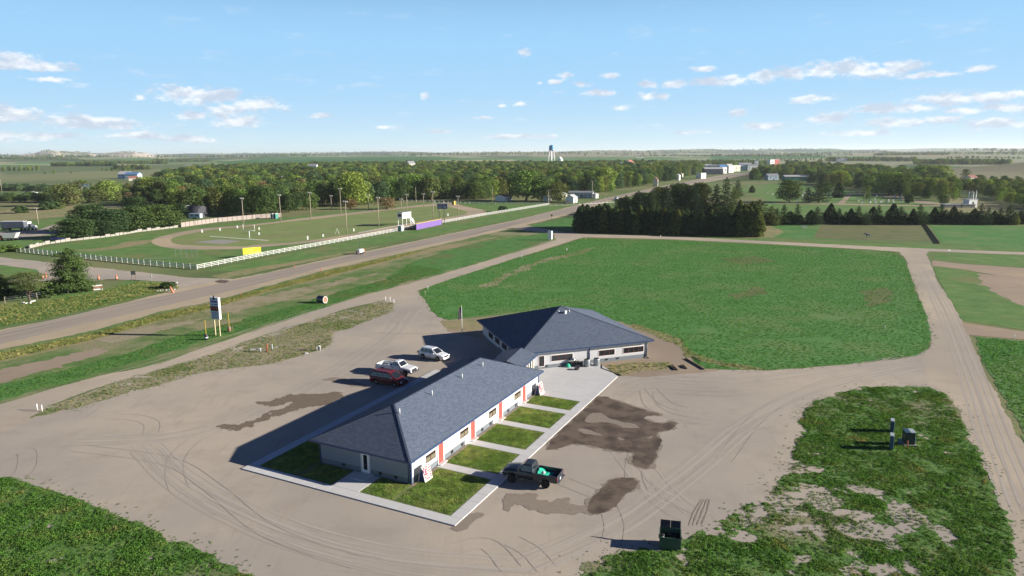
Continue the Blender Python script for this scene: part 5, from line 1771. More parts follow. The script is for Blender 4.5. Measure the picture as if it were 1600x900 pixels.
# small posts and pipes
for k, (xb, yb, yt, mm, rr, lab, nm, ct) in enumerate((
        (58.5, 641, 631, 'white', 0.06, 'left white stake at the tip of the grass strip', 'marker_stake', 'stake'),
        (66, 643, 632.5, 'white', 0.06, 'right white stake at the tip of the grass strip', 'marker_stake', 'stake'),
        (602.5, 470, 463.5, 'white', 0.07, 'leftmost of three white posts at the end of the grass strip by the frontage road', 'white_post', 'post'),
        (609.5, 471, 464, 'white', 0.07, 'middle of three white posts at the end of the grass strip by the frontage road', 'white_post', 'post'),
        (615.5, 474.5, 467.5, 'white', 0.07, 'rightmost of three white posts at the end of the grass strip by the frontage road', 'white_post', 'post'),
        (668.5, 452, 447, 'white', 0.06, 'white post at the near corner of the green field, right of its twin', 'white_post', 'post'),
        (664, 460, 454.5, 'cream', 0.06, 'pale post at the near corner of the green field, left of its twin', 'white_post', 'post'),
        (815, 403, 398, 'white', 0.07, 'white post on the far edge of the frontage road beside the field', 'white_post', 'post'),
        (885.5, 392, 388, 'white', 0.12, 'lone white post standing in the top corner of the green field', 'white_post', 'post'),
        (1382.5, 513, 510, 'white', 0.05, 'tiny white stake in the right half of the green field', 'marker_stake', 'stake'),
        (1584.5, 530, 522, 'white', 0.05, 'white stake in the grass at the right edge by the dirt branch', 'marker_stake', 'stake'),
        (1372.5, 390, 386, 'white', 0.07, 'white stake on the dirt road verge, left of its twin', 'marker_stake', 'stake'),
        (1389.5, 392.5, 388.5, 'white', 0.07, 'white stake on the dirt road verge at the field corner', 'marker_stake', 'stake'),
        (407.5, 550, 544, 'white', 0.13, 'thick white pipe stub in the grass strip', 'pipe_stub', 'pipe'),
        (417.5, 550, 538.5, 'rust', 0.12, 'rust-red hydrant-like pipe in the grass strip', 'standpipe', 'pipe'),
        (425.5, 547, 538, 'util_pale', 0.09, 'pale green marker pipe right of the red one in the grass strip', 'marker_pipe', 'pipe'),
        (411.5, 534, 529.5, 'teal', 0.05, 'thin green stake behind the pipes in the grass strip', 'marker_stake', 'stake'),
        (377.5, 461, 457.5, 'orange', 0.09, 'orange delineator on the near edge of the highway right of the motel sign', 'road_delineator', 'delineator'),
        (460, 418.5, 413.5, 'orange', 0.10, 'orange delineator on the far edge of the highway', 'road_delineator', 'delineator'),
        (502, 423.5, 418.5, 'orange', 0.10, 'orange delineator on the near edge of the highway below the trailer', 'road_delineator', 'delineator'),
        (277, 447, 440, 'white', 0.09, 'white-topped stake by the culvert at the side road', 'marker_stake', 'stake'),
        (1032, 371.5, 367, 'white', 0.08, 'white stake beside the straight dirt road', 'marker_stake', 'stake'),
        (915, 376, 366.5, 'cream', 0.1, 'cream post with cross board at the field corner by the dirt road', 'marker_post', 'post'),
        (885, 364, 359.5, 'util_blue', 0.12, 'thin blue-grey post in front of the dark hedge by the dirt road', 'marker_post', 'post'))):
    g = G(xb, yb)
    h = max(0.5, Hpx(xb, yb, yt))
    mb = MB().tube((0, 0, -0.02), (0, 0, h), rr, rr * 0.9, 8)
    if ct == 'pipe':
        mb.lathe([(rr * 1.25, h - 0.1), (rr * 1.3, h), (0, h + 0.04)], n=8)
    elif nm == 'road_delineator':
        mb.lathe([(0.22, 0), (0.2, 0.06), (rr, 0.1)], n=8)
    else:
        mb.lathe([(rr * 1.15, h * 0.8), (rr * 1.2, h * 0.86), (rr, h * 0.9)], n=8)
    o = mb.build(nm, M[mm], None, label=lab, cat=ct)
    o.location = (g.x, g.y, 0)
# culvert stand and planks in the strip
g = G(498, 548)
o = empty('pipe_stand', g.x, g.y, label='grey inverted-U pipe stand at the right end of the grass strip', cat='pipe stand')
MB().tube((-0.25, 0, 0), (-0.25, 0, 0.75), 0.05, n=8).tube((0.25, 0, 0), (0.25, 0, 0.75), 0.05, n=8).tube((-0.3, 0, 0.75), (0.3, 0, 0.75), 0.06, n=8).build('frame', M['white'], o)
MB().box((0, 0.1, 0.35), (0.35, 0.2, 0.5)).build('valve_box', M['grey'], o)
for (x, y, l, w, h, rz, mm, nm, lab, ct) in ((475, 547, 1.3, 0.4, 0.12, -8, 'wood', 'plank', 'dark plank lying in the grass strip', 'plank'), (479, 552.5, 0.5, 0.4, 0.15, 20, 'rubbish', 'broken_block', 'white broken block near the plank in the grass strip', 'block'),
                                             (398, 546.5, 1.3, 0.4, 0.12, 10, 'rubbish', 'white_slab', 'flat white slab left of the pipes in the grass strip', 'slab')):
    g = G(x, y)
    MB().box((0, 0, h / 2), (l, w, h)).build(nm, M[mm], None, bevel=0.02, label=lab, cat=ct).location = (g.x, g.y, 0.02)
    COL.objects[-1].rotation_euler = (0, 0, R(rz))
# dark ruts in the soil, added as raised wooden bars
for k, (a, b_, w) in enumerate((((1047, 571.5), (1055, 579), 0.14), ((1050, 571), (1058, 579), 0.14), ((1064, 571.5), (1069, 576), 0.12), ((1067, 571), (1073, 577), 0.12), ((1071, 561), (1100, 578), 0.14), ((1083, 558), (1096, 566), 0.07))):
    A_, B_ = G(*a), G(*b_)
    o = MB().bar((A_.x, A_.y, 0.11), (B_.x, B_.y, 0.11), w).build('rut_bar', M['dark_wood'], None, group='dark bars standing in for ruts in the bare soil',
        label='dark stand-in for a rut right of the main building, ' + ('first of the left pair', 'second of the left pair', 'first of the short middle pair', 'second of the short middle pair', 'the long heavy one', 'the thin one behind')[k], cat='rut_bar')
for k, q in enumerate(((0, 0), (1, 0.4))):
    pass
# black edging pipe along the patio corner
A_, B_ = R0 + A1 * 42.3 - Y1 * 3.75, R0 + A1 * 38.3 - Y1 * 7.6
mid_ = G(941, 577)
MB().tube((A_.x, A_.y, 0.1), (mid_.x, mid_.y + 0.1, 0.1), 0.07, n=8).tube((mid_.x, mid_.y + 0.1, 0.1), (B_.x + 0.35, B_.y + 0.35, 0.1), 0.07, n=8).build('drain_pipe', M['black'], None, label='black drain pipe lying along the corner of the patio', cat='pipe')

# things on the patio
for (x, y, lab) in ((917.5, 574.5, 'left of the two grey air-conditioner condensers on the patio'), (932.5, 573, 'right of the two grey air-conditioner condensers on the patio')):
    g = G(x, y)
    o = empty('condenser', g.x, g.y + 0.35, 0.1, A2, label=lab, cat='condenser', group='condensers on the patio')
    MB().lathe([(0.40, 0), (0.44, 0.05), (0.44, 0.98), (0.40, 1.05), (0.34, 1.05)], n=20).build('casing', M['grey'], o)
    MB().lathe([(0.0, 1.03), (0.33, 1.03), (0.34, 1.07)], n=20).build('fan_grille', M['black'], o)
    for k in range(20):
        t = math.pi * 2 * k / 20
        MB().box((0.445 * math.cos(t), 0.445 * math.sin(t), 0.52), (0.02, 0.03, 0.86), t).build('louvre', M['util_pale'], o)
g = G(895.5, 574)
gr = empty('grill', g.x, g.y + 0.4, 0.1, A2, label='silver-lidded barbecue grill on the patio by the wall', cat='grill')
MB().box((0, 0, 0.5), (0.95, 0.5, 0.55)).build('cart', M['black'], gr)
MB().box((0, 0, 0.83), (1.5, 0.5, 0.06)).build('side_shelf', M['rubbish'], gr)
rings = [[(-0.4 + 0.8 * i, 0.26 * math.cos(R(a)), 0.86 + 0.28 * math.sin(R(a))) for a in range(0, 181, 20)] for i in (0, 1)]
MB().loft(rings).build('lid', M['chrome'], gr)
for (x, y, s, lab, mm) in ((903, 571, (0.5, 0.5, 0.9), 'black covered smoker beside the grill on the patio', 'black'), (908, 574, (0.45, 0.5, 0.65), 'black folded chair between the grill and the condensers', 'black')):
    g = G(x, y)
    mb = MB().lathe([(s[0] * 0.5, 0), (s[0] * 0.55, s[2] * 0.3), (s[0] * 0.5, s[2] * 0.8), (0, s[2])], n=10)
    mb.box((0, 0, s[2] * 0.5), (s[0] * 1.1, s[1] * 0.5, s[2] * 0.7))
    mb.build('covered_item', M[mm], None, label=lab, cat='patio item').location = (g.x, g.y + 0.3, 0.1)
g = G(904.5, 570)
MB().tube((0, 0, 0), (0, 0, 1.7), 0.04, n=8).lathe([(0.02, 1.5), (0.12, 1.65), (0.10, 1.85), (0, 1.9)], n=10).build('patio_torch', M['black'], None, label='slim black torch standing behind the grill', cat='torch').location = (g.x, g.y + 0.5, 0.1)
g = G(901.5, 578.5)
pl = empty('planter', g.x, g.y, 0.1, A2, label='low black tub standing in front of the grill on the patio', cat='tub')
MB().lathe([(0.30, 0), (0.38, 0.3), (0.40, 0.32), (0.34, 0.32), (0.3, 0.25), (0, 0.25)], n=14).build('tub', M['dkgrey'], pl)
g = G(887.5, 574.5)
MB().lathe([(0, 0), (0.4, 0.02), (0.42, 0.15), (0.25, 0.38), (0.08, 0.5), (0, 0.5)], n=9, smooth=False).build('green_bag', M['tarp'], None, label='bright green bag on the patio at the left of the grill', cat='bag').location = (g.x, g.y + 0.1, 0.1)
g = G(882, 571.5)
o = empty('covered_table', g.x, g.y + 0.35, 0.1, A2 + 0.3, label='dark blue covered shape slumped against the wall left of the grill', cat='cover')
MB().loft([[(-0.9, -0.35, 0), (0.6, -0.35, 0), (0.6, 0.3, 0), (-0.9, 0.3, 0)], [(-0.35, -0.3, 0.55), (0.55, -0.3, 0.85), (0.55, 0.25, 0.85), (-0.35, 0.25, 0.55)]], smooth=False).build('cover', M['navy'], o, bevel=0.08)


# ------------------------------------------------------------------ fences
POST = {}


def rail_fence(name, px, step, h, m, label, rails=3, w=0.14, post_w=0.16, zs=None):
    """posts one by one, each rail line a part"""
    P_ = [G(*p) for p in px]
    root = empty(name, P_[0].x, P_[0].y, label=label, cat='fence')
    o = P_[0]
    key = (post_w, h, m)
    if key not in POST:
        POST[key] = MB().box((0, 0, h / 2), (post_w, post_w, h)).add([(-post_w * 0.6, -post_w * 0.6, h), (post_w * 0.6, -post_w * 0.6, h), (post_w * 0.6, post_w * 0.6, h), (-post_w * 0.6, post_w * 0.6, h), (0, 0, h + 0.08)],
                                                                    [(0, 1, 4), (1, 2, 4), (2, 3, 4), (3, 0, 4)]).mesh('post', M[m])
    zs = zs or [h * (0.25 + 0.62 * k / max(1, rails - 1)) for k in range(rails)]
    rl = [MB() for _ in zs]
    for a, b in zip(P_, P_[1:]):
        n = max(1, round((b - a).length / step))
        for k in range(n + (1 if b is P_[-1] else 0)):
            p = a.lerp(b, k / n)
            shared('post', POST[key], root, (p.x - o.x, p.y - o.y, 0), (0, 0, math.atan2((b - a).y, (b - a).x)))
        for mb, z in zip(rl, zs):
            mb.bar((a.x - o.x, a.y - o.y, z), (b.x - o.x, b.y - o.y, z), 0.05, w)
    for mb in rl:
        mb.build('rail', M[m], root)
    return root


FN = (308, 421)
rail_fence('rail_fence', [FN, (400, 402.5), (500, 384), (610, 363.5), (650, 356)], 2.45, 1.35, 'fence_white', 'white three-rail fence running along the highway side of the sports ground, nearer length')
rail_fence('rail_fence', [(691, 349), (760, 336.5), (858, 320.5)], 2.45, 1.35, 'fence_white', 'white three-rail fence beyond the purple bleachers, along the highway')
rail_fence('rail_fence', [FN, (225, 413.5), (150, 406), (60, 396.5), (0, 390), (-60, 384)], 2.45, 1.35, 'fence_white', 'white rail fence turning left along the side road, its near face in shade', w=0.2)
rail_fence('rail_fence', [(858, 320), (800, 320), (740, 319), (700, 317), (630, 315)], 3.2, 1.3, 'fence_white', 'white rail fence at the far end of the sports ground below the trees')
rail_fence('rail_fence', [(860, 321.5), (905, 320.2), (960, 316)], 3.5, 0.8, 'fence_white', 'low pale rail beyond the fence corner leading to the highway', rails=1)


def panel_fence(name, px, n, h, m, mp, label, wob=0.0):
    P_ = [G(*p) for p in px]
    root = empty(name, P_[0].x, P_[0].y, label=label, cat='fence')
    o = P_[0]
    tot = sum((b - a).length for a, b in zip(P_, P_[1:]))
    rnd = random.Random(len(label))
    for a, b in zip(P_, P_[1:]):
        k_ = max(1, round(n * (b - a).length / tot))
        for k in range(k_):
            p, q = a.lerp(b, k / k_), a.lerp(b, (k + 1) / k_)
            hh = h * (1 + wob * rnd.uniform(-1, 0.4))
            d = (q - p).normalized() * 0.06
            c = (p + q) / 2 - o
            MB().box((c.x, c.y, hh / 2), ((q - p).length - 0.14, 0.08 + wob * 0.5, hh), math.atan2(d.y, d.x) + wob * rnd.uniform(-0.15, 0.15)).build('panel', M[m], root)
            if mp:
                MB().box((p.x - o.x, p.y - o.y, h * 0.57), (0.14, 0.2, h * 1.14)).build('post', M[mp], root)
    return root


panel_fence('panel_fence', [(283, 355), (340, 347), (400, 341.5), (440, 339)], 22, 1.9, 'pale_panel', 'dark_wood', 'pale panelled fence with dark posts along the back of the running track')
panel_fence('rubble_wall', [(46, 388), (70, 382), (110, 376.5), (140, 373.5), (180, 368.5), (215, 362.5), (250, 358.5), (278, 355)], 34, 1.0, 'concrete_post', None, 'low broken white wall under the dark trees at the left', 0.5)
# boards of the windbreak in the pasture
A_, B_ = G(1446.5, 351.5), G(1467.5, 381)
wb = empty('windbreak_fence', A_.x, A_.y, label='low weathered board windbreak running across the pasture', cat='fence')
nn_ = 36
for k in range(nn_):
    p = A_.lerp(B_, (k + 0.5) / nn_) - A_
    MB().box((p.x, p.y, 0.28 + 0.03 * math.sin(k * 2.3)), ((B_ - A_).length / nn_ * 0.9, 0.12, 0.6), math.atan2((B_ - A_).y, (B_ - A_).x)).build('board', M['wood'], wb)
# thin wire fence with steel posts at the near roadside
P_ = [G(8, 474), G(58, 467), G(96, 460), G(117, 457)]
wf = empty('wire_fence', P_[0].x, P_[0].y, label='sagging wire fence with grey posts in front of the two roadside trees', cat='fence')
for a, b in zip(P_, P_[1:]):
    for k in range(2):
        p = a.lerp(b, k / 2) - P_[0]
        MB().box((p.x, p.y, 0.7), (0.09, 0.09, 1.4)).build('post', M['pole_wood'], wf)
    for z in (0.5, 0.9, 1.25):
        MB().bar((*(a - P_[0]), z), (*(b - P_[0]), z), 0.02).build('wire', M['grey'], wf)

# ------------------------------------------------------------------ poles
LIGHTS = [(381, 352, 310), (439, 347, 305), (486, 342, 301), (518, 327, 306), (533, 335, 295), (542, 365, 315), (576, 327, 305), (592, 354, 309),
          (627, 327, 311), (636, 330, 304), (650, 316, 292), (662, 324, 303), (677, 340, 300), (716, 335, 307), (770, 319, 292)]
lamp0 = None
for k, (xb, yb, yt) in enumerate(LIGHTS):
    g = G(xb, yb)
    h = Hpx(xb, yb, yt)
    where = ('leftmost on the back straight of the track', 'second from the left on the back straight', 'third from the left on the back straight', 'short one left of the tall middle one',
             'tallest one at the middle of the back straight', 'nearest one, in front of the mown field', 'short one behind the middle of the back straight', 'second nearest, left of the raised press box',
             'short one behind the press box', 'tall one straight behind the press box', 'unlit plain one before the trees at the far curve', 'short one at the far curve, left of the scoreboard',
             'tall one just left of the scoreboard', 'lone one right of the scoreboard inside the far curve', 'plain one at the right by the pink-roofed house')[k]
    o = empty('floodlight_pole', g.x, g.y, 0, R(-25), label='floodlight pole at the sports ground, ' + where, cat='light pole', group='floodlight poles round the sports ground')
    MB().tube((0, 0, 0), (0, 0, h), 0.17, 0.12, 8).build('pole', M['pole_wood'], o)
    if k not in (10, 14):
        MB().box((0, 0, h - 0.25), (2.2, 0.12, 0.12)).build('crossarm', M['pole_wood'], o)
        for x in (-0.8, 0, 0.8):
            MB().box((x, -0.15, h + 0.05), (0.5, 0.3, 0.42)).build('floodlight', M['rubbish'], o, bevel=0.04)
UTIL = [(3, 300, 280, 'at the far left edge before the shelterbelt'), (60, 351, 324, 'behind the semi-trailer'), (309, 328, 302, 'by the round-roofed shed'), (248, 301, 288, 'before the tall woods at the left'),
        (114, 300, 282, 'in the scattered trees at the left'), (857, 319, 296, 'at the corner of the white fence'), (925, 314, 282, 'beside the highway in front of the trees'), (944, 314, 304, 'short one by the highway opposite the hedge'),
        (1131, 331, 315, 'pale one behind the dark hedge'), (1052, 281, 264, 'left of the far highway'), (1079, 280, 264, 'by the white shed at the far highway'), (1170, 276, 264, 'left one before the far shops'), (1182, 275, 264, 'right one before the far shops'),
        (162, 302, 290, 'beside the small blue-roofed house at the left')]
for xb, yb, yt, lab in UTIL:
    g = G(xb, yb)
    h = Hpx(xb, yb, yt)
    o = empty('utility_pole', g.x, g.y, 0, R(-20), label='wooden utility pole ' + lab, cat='utility pole', group='utility poles')
    MB().tube((0, 0, 0), (0, 0, h), 0.2, 0.13, 7).build('pole', M['pole_wood'], o)
    MB().box((0, 0, h - 0.6), (2.4, 0.12, 0.14)).build('crossarm', M['pole_wood'], o)
    for x in (-1.05, -0.5, 0.5, 1.05):
        MB().tube((x, 0, h - 0.53), (x, 0, h - 0.33), 0.06, n=6).build('insulator', M['white'], o)
for k, (xb, yb, yt) in enumerate(((1512, 322, 300), (1516, 323, 299), (1519, 322, 300), (1523, 323, 298))):
    g = G(xb, yb)
    h = Hpx(xb, yb, yt)
    o = empty('tall_white_pole', g.x, g.y, label=('leftmost', 'second from the left', 'third from the left', 'rightmost')[k] + ' of the four tall white poles standing together at the right', cat='pole', group='four tall white poles')
    MB().tube((0, 0, 0), (0, 0, h), 0.28, 0.16, 8).build('mast', M['white'], o)
    MB().lathe([(0.0, h), (0.22, h + 0.1), (0, h + 0.3)], n=8).build('cap', M['white'], o)

# ------------------------------------------------------------------ sports ground furniture
FA = R(63.5)
g = G(632, 352)
pb = empty('press_box', g.x, g.y, 0, FA, label='raised white press box on stilts beside the bleachers', cat='press box')
hb = Hpx(632, 352, 331)
MB().box((0, 0, hb - 1.35), (6.4, 2.6, 2.5)).build('cabin', M['white'], pb)
MB().box((0, 0, hb - 0.03), (6.9, 3.1, 0.14)).build('roof', M['roof_grey'], pb)
for x in (-2.9, 0, 2.9):
    for y in (-1.1, 1.1):
        MB().box((x, y, (hb - 2.6) / 2), (0.18, 0.18, hb - 2.6)).build('leg', M['white'], pb)
window(pb, (-3.2, 0), (0, 1), (-1, 0), -0.9, 0.9, hb - 1.8, hb - 0.7, 2)
window(pb, (0, 1.3), (1, 0), (0, 1), -2.8, 2.8, hb - 1.9, hb - 0.8, 4)
st = MB()
for k in range(11):
    st.box((3.5 + 0.3 * k + 0.1, 0.2, (hb - 2.6) * (1 - k / 11)), (0.32, 1.2, 0.07))
st.build('stair_treads', M['white'], pb, kind='stuff')
for y in (-0.45, 0.85):
    MB().bar((3.3, y, hb - 1.6), (6.9, y, 0.95), 0.08, 0.2).build('handrail', M['white'], pb)
    MB().bar((3.3, y, hb - 2.6), (6.9, y, 0.0), 0.08, 0.34).build('stringer', M['white'], pb)
A_, B_ = G(650.5, 359.5), G(690, 351)
L_ = (B_ - A_).length
bl = empty('bleachers', A_.x, A_.y, 0, math.atan2((B_ - A_).y, (B_ - A_).x), label='long bleachers with a purple back panel and yellow top rail beside the white fence', cat='bleachers')
for k in range(7):
    MB().box((L_ * (k + 0.5) / 7, -0.02, 1.2), (L_ / 7 - 0.05, 0.08, 2.3)).build('purple_panel', M['purple'], bl)
MB().box((L_ / 2, 0, 2.48), (L_, 0.14, 0.2)).build('top_rail', M['yellow'], bl)
for k in range(8):
    MB().box((L_ / 2, 0.55 + 0.62 * k, 2.1 - 0.24 * k), (L_, 0.42, 0.06)).build('seat_plank', M['truck_grey'], bl)
    MB().box((L_ / 2, 0.86 + 0.62 * k, 1.85 - 0.24 * k), (L_, 0.34, 0.05)).build('foot_plank', M['grey'], bl)
for k in range(9):
    MB().bar((L_ * k / 8, 0.1, 2.0), (L_ * k / 8, 5.4, 0.1), 0.08).build('frame', M['dkgrey'], bl)
g = G(690.5, 349)
sb = empty('scoreboard', g.x, g.y, 0, R(-12), label='navy scoreboard on two posts above the end of the bleachers', cat='scoreboard')
hs = Hpx(690.5, 349, 318)
for x in (-1.1, 1.1):
    MB().box((x, 0, hs / 2), (0.2, 0.2, hs)).build('post', M['dkgrey'], sb)
bd = MB().box((0.4, -0.15, hs - 1.15), (4.4, 0.25, 2.3)).build('board', M['navy'], sb)
MB().box((0.4, -0.29, hs - 0.05), (4.5, 0.06, 0.12)).box((0.4, -0.29, hs - 2.25), (4.5, 0.06, 0.12)).build('edge', M['util_pale'], bd, kind='stuff')
for k in range(3):
    scribble(bd, 'white_text', -1.5, 2.2, hs - 0.5 - 0.62 * k, 0.22, -0.30, 8, seed=k + 50)
g = G(626.5, 361)
tb = empty('ticket_booth', g.x, g.y, 0, FA, label='small pale green booth at the left end of the purple bleachers', cat='booth')
MB().box((0, 0, 1.0), (1.6, 1.6, 2.0)).build('wall', M['util_pale'], tb)
MB().box((0, 0, 2.05), (1.9, 1.9, 0.12)).build('roof', M['white'], tb)
MB().box((-0.81, 0, 0.95), (0.04, 0.8, 1.8)).build('door', M['teal'], tb)
g = G(617, 361)
ut = MB().box((0, 0, 0.5), (1.6, 1.0, 0.5)).box((-0.3, 0, 0.95), (0.7, 0.9, 0.5)).build('utility_cart', M['rust'], None, bevel=0.06, label='small rust-red utility cart left of the pale green booth', cat='cart')
ut.location, ut.rotation_euler = (g.x, g.y, 0.05), (0, 0, FA)
g = G(394.5, 402)
yb_ = empty('advert_board', g.x, g.y, 0, R(30), label='bright yellow advertising board standing behind the white fence', cat='board')
for k in range(3):
    MB().box((-1.7 + 1.7 * k, 0.1, 1.3), (0.14, 0.14, 2.6)).build('post', M['white'], yb_)
    MB().box((-1.7 + 1.7 * k, 0, 1.95), (1.68, 0.06, 1.9)).build('panel', M['sign_yellow'], yb_)
lp = MB()
for k, (xa, za, xb2, zb2) in enumerate(((-1.1, 2.7, -1.1, 2.2), (-1.1, 2.2, 0.3, 2.2), (0.3, 2.2, 0.3, 2.7))):
    lp.box(((xa + xb2) / 2, -0.05, (za + zb2) / 2), (abs(xa - xb2) + 0.12, 0.03, abs(za - zb2) + 0.12))
lp.build('emblem', M['cream'], yb_, kind='stuff')
scribble(yb_, 'cream', -2.2, 2.2, 1.55, 0.22, -0.05, 12, seed=4)
# goal posts
for k, (xb, yb, yt, sgn_) in enumerate(((390, 373, 358, 1), (687, 329, 321, -1))):
    g = G(xb, yb)
    o = empty('goal_post', g.x, g.y, 0, FA, label=('nearer', 'farther')[k] + ' white goal post on the mown playing field', cat='goal post')
    MB().tube((0, 0, 0), (0, 0, 3.0), 0.12, n=8).build('post', M['white'], o)
    MB().tube((0, -2.8, 3.0), (0, 2.8, 3.0), 0.1, n=8).build('crossbar', M['white'], o)
    for y in (-2.8, 2.8):
        MB().tube((0, y, 3.0), (0, y, 5.2), 0.08, n=8).build('upright', M['white'], o)
for k, (xb, yb, s) in enumerate(((316, 363.5, 1.1), (344, 360.5, 1.0), (371, 356.5, 1.0), (481, 374.5, 1.2), (505, 370, 0.9), (553, 361.5, 1.0), (645, 344, 0.9), (700, 337.5, 1.1), (405, 367, 0.9), (405, 359, 0.9))):
    g = G(xb, yb)
    o = MB().box((0, 0, 0.55 * s), (0.5, 0.1, 1.1 * s)).build('sideline_marker', M['white'], None, cat='marker', group='white markers round the playing field', label='small white marker board by the playing field, %s' % ('first on the back edge from the left', 'second on the back edge', 'third on the back edge', 'on the near edge, left of three', 'on the near edge, middle of three', 'on the near edge below the nearest floodlight', 'near the stairs of the press box', 'right of the scoreboard', 'lower one by the nearer goal post', 'upper one by the nearer goal post')[k])
    o.location = (g.x, g.y, 0)
    o.rotation_euler = (0, 0, R(20))
g = G(527, 366)
o = empty('kicking_net', g.x, g.y, 0, FA, label='thin white A-frame standing on the playing field near the nearest floodlight', cat='frame')
for s in (-1, 1):
    MB().bar((0, s * 1.0, 0), (0, 0, 2.2), 0.07).build('strut', M['white'], o)
# batting cage, thin steel frame
g = G(292, 404)
bc = empty('backstop', g.x, g.y, 0, R(8), label='thin steel mesh backstop with low benches in the corner of the sports ground', cat='backstop')
for x in (-3.0, -1.5, 0.0, 1.5, 3.0):
    MB().box((x, 0, 1.6), (0.05, 0.05, 3.2)).build('post', M['grey'], bc)
for z in np.linspace(0.3, 3.15, 8):
    MB().box((0, 0, float(z)), (6.0, 0.03, 0.02)).build('wire', M['grey'], bc)
for x in (-5.5, -1.5):
    MB().box((x - 4, -1.5, 0.5), (3.5, 0.4, 0.06)).build('bench_plank', M['grey'], bc)
for (xb, yb, mm, lab) in ((104.5, 342.0, 'teal', ''),):
    pass
for (x, y, mm, lab) in ((431, 341.5, 'teal', 'teal portable toilet cabin below the trees behind the track'), (426.5, 341.5, 'white', 'white portable toilet cabin beside the teal one behind the track'), (709, 320, 'yellow', 'small yellow and black box at the far curve of the track')):
    g = G(x, y)
    o = empty('portable_cabin', g.x, g.y, 0, R(60), label=lab, cat='cabin')
    MB().box((0, 0, 1.15), (1.5, 1.5, 2.3)).build('wall', M[mm], o)
    MB().box((0, 0, 2.36), (1.6, 1.6, 0.14)).build('roof', M['white'] if mm != 'yellow' else M['black'], o)
    MB().box((-0.77, 0, 1.1), (0.04, 0.8, 1.9)).build('door', M['dkgrey'], o)
# road furniture
g = G(563, 397)
tr = empty('signal_trailer', g.x, g.y, 0, FA, label='small white signal trailer with a thin mast on the far shoulder of the highway', cat='trailer')
MB().box((0, 0, 1.0), (1.9, 1.2, 1.1)).build('body', M['white'], tr, bevel=0.08)
for x in (-0.5, 0.5):
    MB().lathe([(0.0, -0.1), (0.33, -0.1), (0.33, 0.1), (0, 0.1)], 'Y', (x, -0.65, 0.33), 14).build('wheel', M['tyre'], tr)
MB().tube((0, 0.2, 1.4), (0, 0.2, 4.6), 0.06, n=8).build('mast', M['dkgrey'], tr)
MB().bar((0.9, 0, 0.6), (2.2, 0, 0.4), 0.08).build('tow_bar', M['dkgrey'], tr)
for (x, y, lab) in ((557.5, 397.5, 'white and orange barrel left of the signal trailer'), (569, 394, 'orange barrel right of the signal trailer'), (154.5, 437, 'left orange cone on the side road by the roadside trees'), (182.5, 436.5, 'right orange cone on the side road'),
                    (72, 433.5, 'orange cone farther left behind the tall roadside tree'), (67, 435, 'orange cone leftmost, between the two roadside trees')):
    g = G(x, y)
    o = empty('traffic_cone', g.x, g.y, label=lab, cat='traffic cone', group='orange cones and barrels by the roads')
    MB().box((0, 0, 0.05), (0.75, 0.75, 0.08)).build('base', M['black'], o)
    MB().lathe([(0.30, 0.08), (0.12, 1.15), (0.0, 1.17)], n=12).build('cone', M['orange'], o)
    MB().lathe([(0.245, 0.45), (0.195, 0.62)], n=12).build('band', M['white'], o)
g = G(209.5, 439)
o = empty('notice_board', g.x, g.y, 0, R(10), label='dark square notice board on two posts beside the side road', cat='sign')
for x in (-0.4, 0.4):
    MB().box((x, 0, 0.8), (0.1, 0.1, 1.7)).build('post', M['wood'], o)
MB().box((0, -0.06, 2.0), (1.05, 0.08, 0.95)).build('board', M['dkgrey'], o)
g = G(237, 438.5)
o = empty('mailbox', g.x, g.y, 0, R(25), label='grey mailbox on a thin post at the side road corner', cat='mailbox')
MB().box((0, 0, 0.5), (0.09, 0.09, 1.0)).build('post', M['grey'], o)
MB().lathe([(0, -0.3), (0.2, -0.3), (0.2, 0.3), (0, 0.3)], 'Y', (0, 0, 1.15), 12).build('box', M['grey'], o)
g = G(153, 454.5)
o = empty('road_barrier', g.x, g.y, 0, R(25), label='white and orange slatted road barrier leaning in the grass right of the tall tree', cat='barrier')
for k in range(3):
    MB().box((0, 0.1 * k, 0.35 + 0.42 * k), (1.9, 0.06, 0.28)).build('rail', M['white'] if k != 1 else M['pink_wood'], o)
for x in (-0.8, 0.8):
    MB().bar((x, -0.3, 0), (x, 0.3, 1.4), 0.08).build('leg', M['rust'], o)
g = G(270.5, 457)
o = MB().lathe([(0.32, 0), (0.14, 1.2), (0.1, 1.5), (0.0, 1.52)], n=12).build('tilted_cone', M['orange'], None, label='tall orange cone tilted over beside the dark culvert hole', cat='traffic cone')
o.location, o.rotation_euler = (g.x, g.y, 0), (0.15, -0.3, 0)
g = G(259, 453)
o = empty('culvert', g.x, g.y, 0, R(25), label='dark culvert mouth edged with grey stones beside the side road', cat='culvert')
MB().lathe([(0.0, 0.25), (0.7, 0.22), (0.95, 0.12), (1.15, 0.02)], n=14).build('hole', M['black'], o)
for k in range(7):
    MB().box((-1.6 + 0.55 * k, -1.0 + 0.08 * (k % 3), 0.15), (0.5, 0.35, 0.3), k * 0.7).build('stone', M['concrete_post'], o)
for k, (x, y) in enumerate(((36, 474), (41, 475), (47, 474.5), (50, 472), (54, 471))):
    g = G(x, y)
    o = MB().box((0, 0, 0.14), (0.6, 0.35, 0.28)).build('litter_block', M['rubbish'], None, bevel=0.06, label='white scrap block in the grass below the small roadside tree, %s from the left' % nth(k), cat='scrap block', group='white scrap below the roadside tree')
    o.location, o.rotation_euler = (g.x, g.y, 0.02), (0, 0, k * 1.3)
g = G(862, 343)
o = empty('warning_sign', g.x, g.y, 0, R(-5), label='yellow diamond warning sign on the near side of the highway', cat='sign')
MB().box((0, 0, 0.8), (0.1, 0.1, 1.7)).build('post', M['grey'], o)
MB().box((0, -0.07, 1.9), (0.9, 0.05, 0.9), 0, ('Y', R(45))).build('plate', M['yellow'], o)
g = G(859.5, 375)
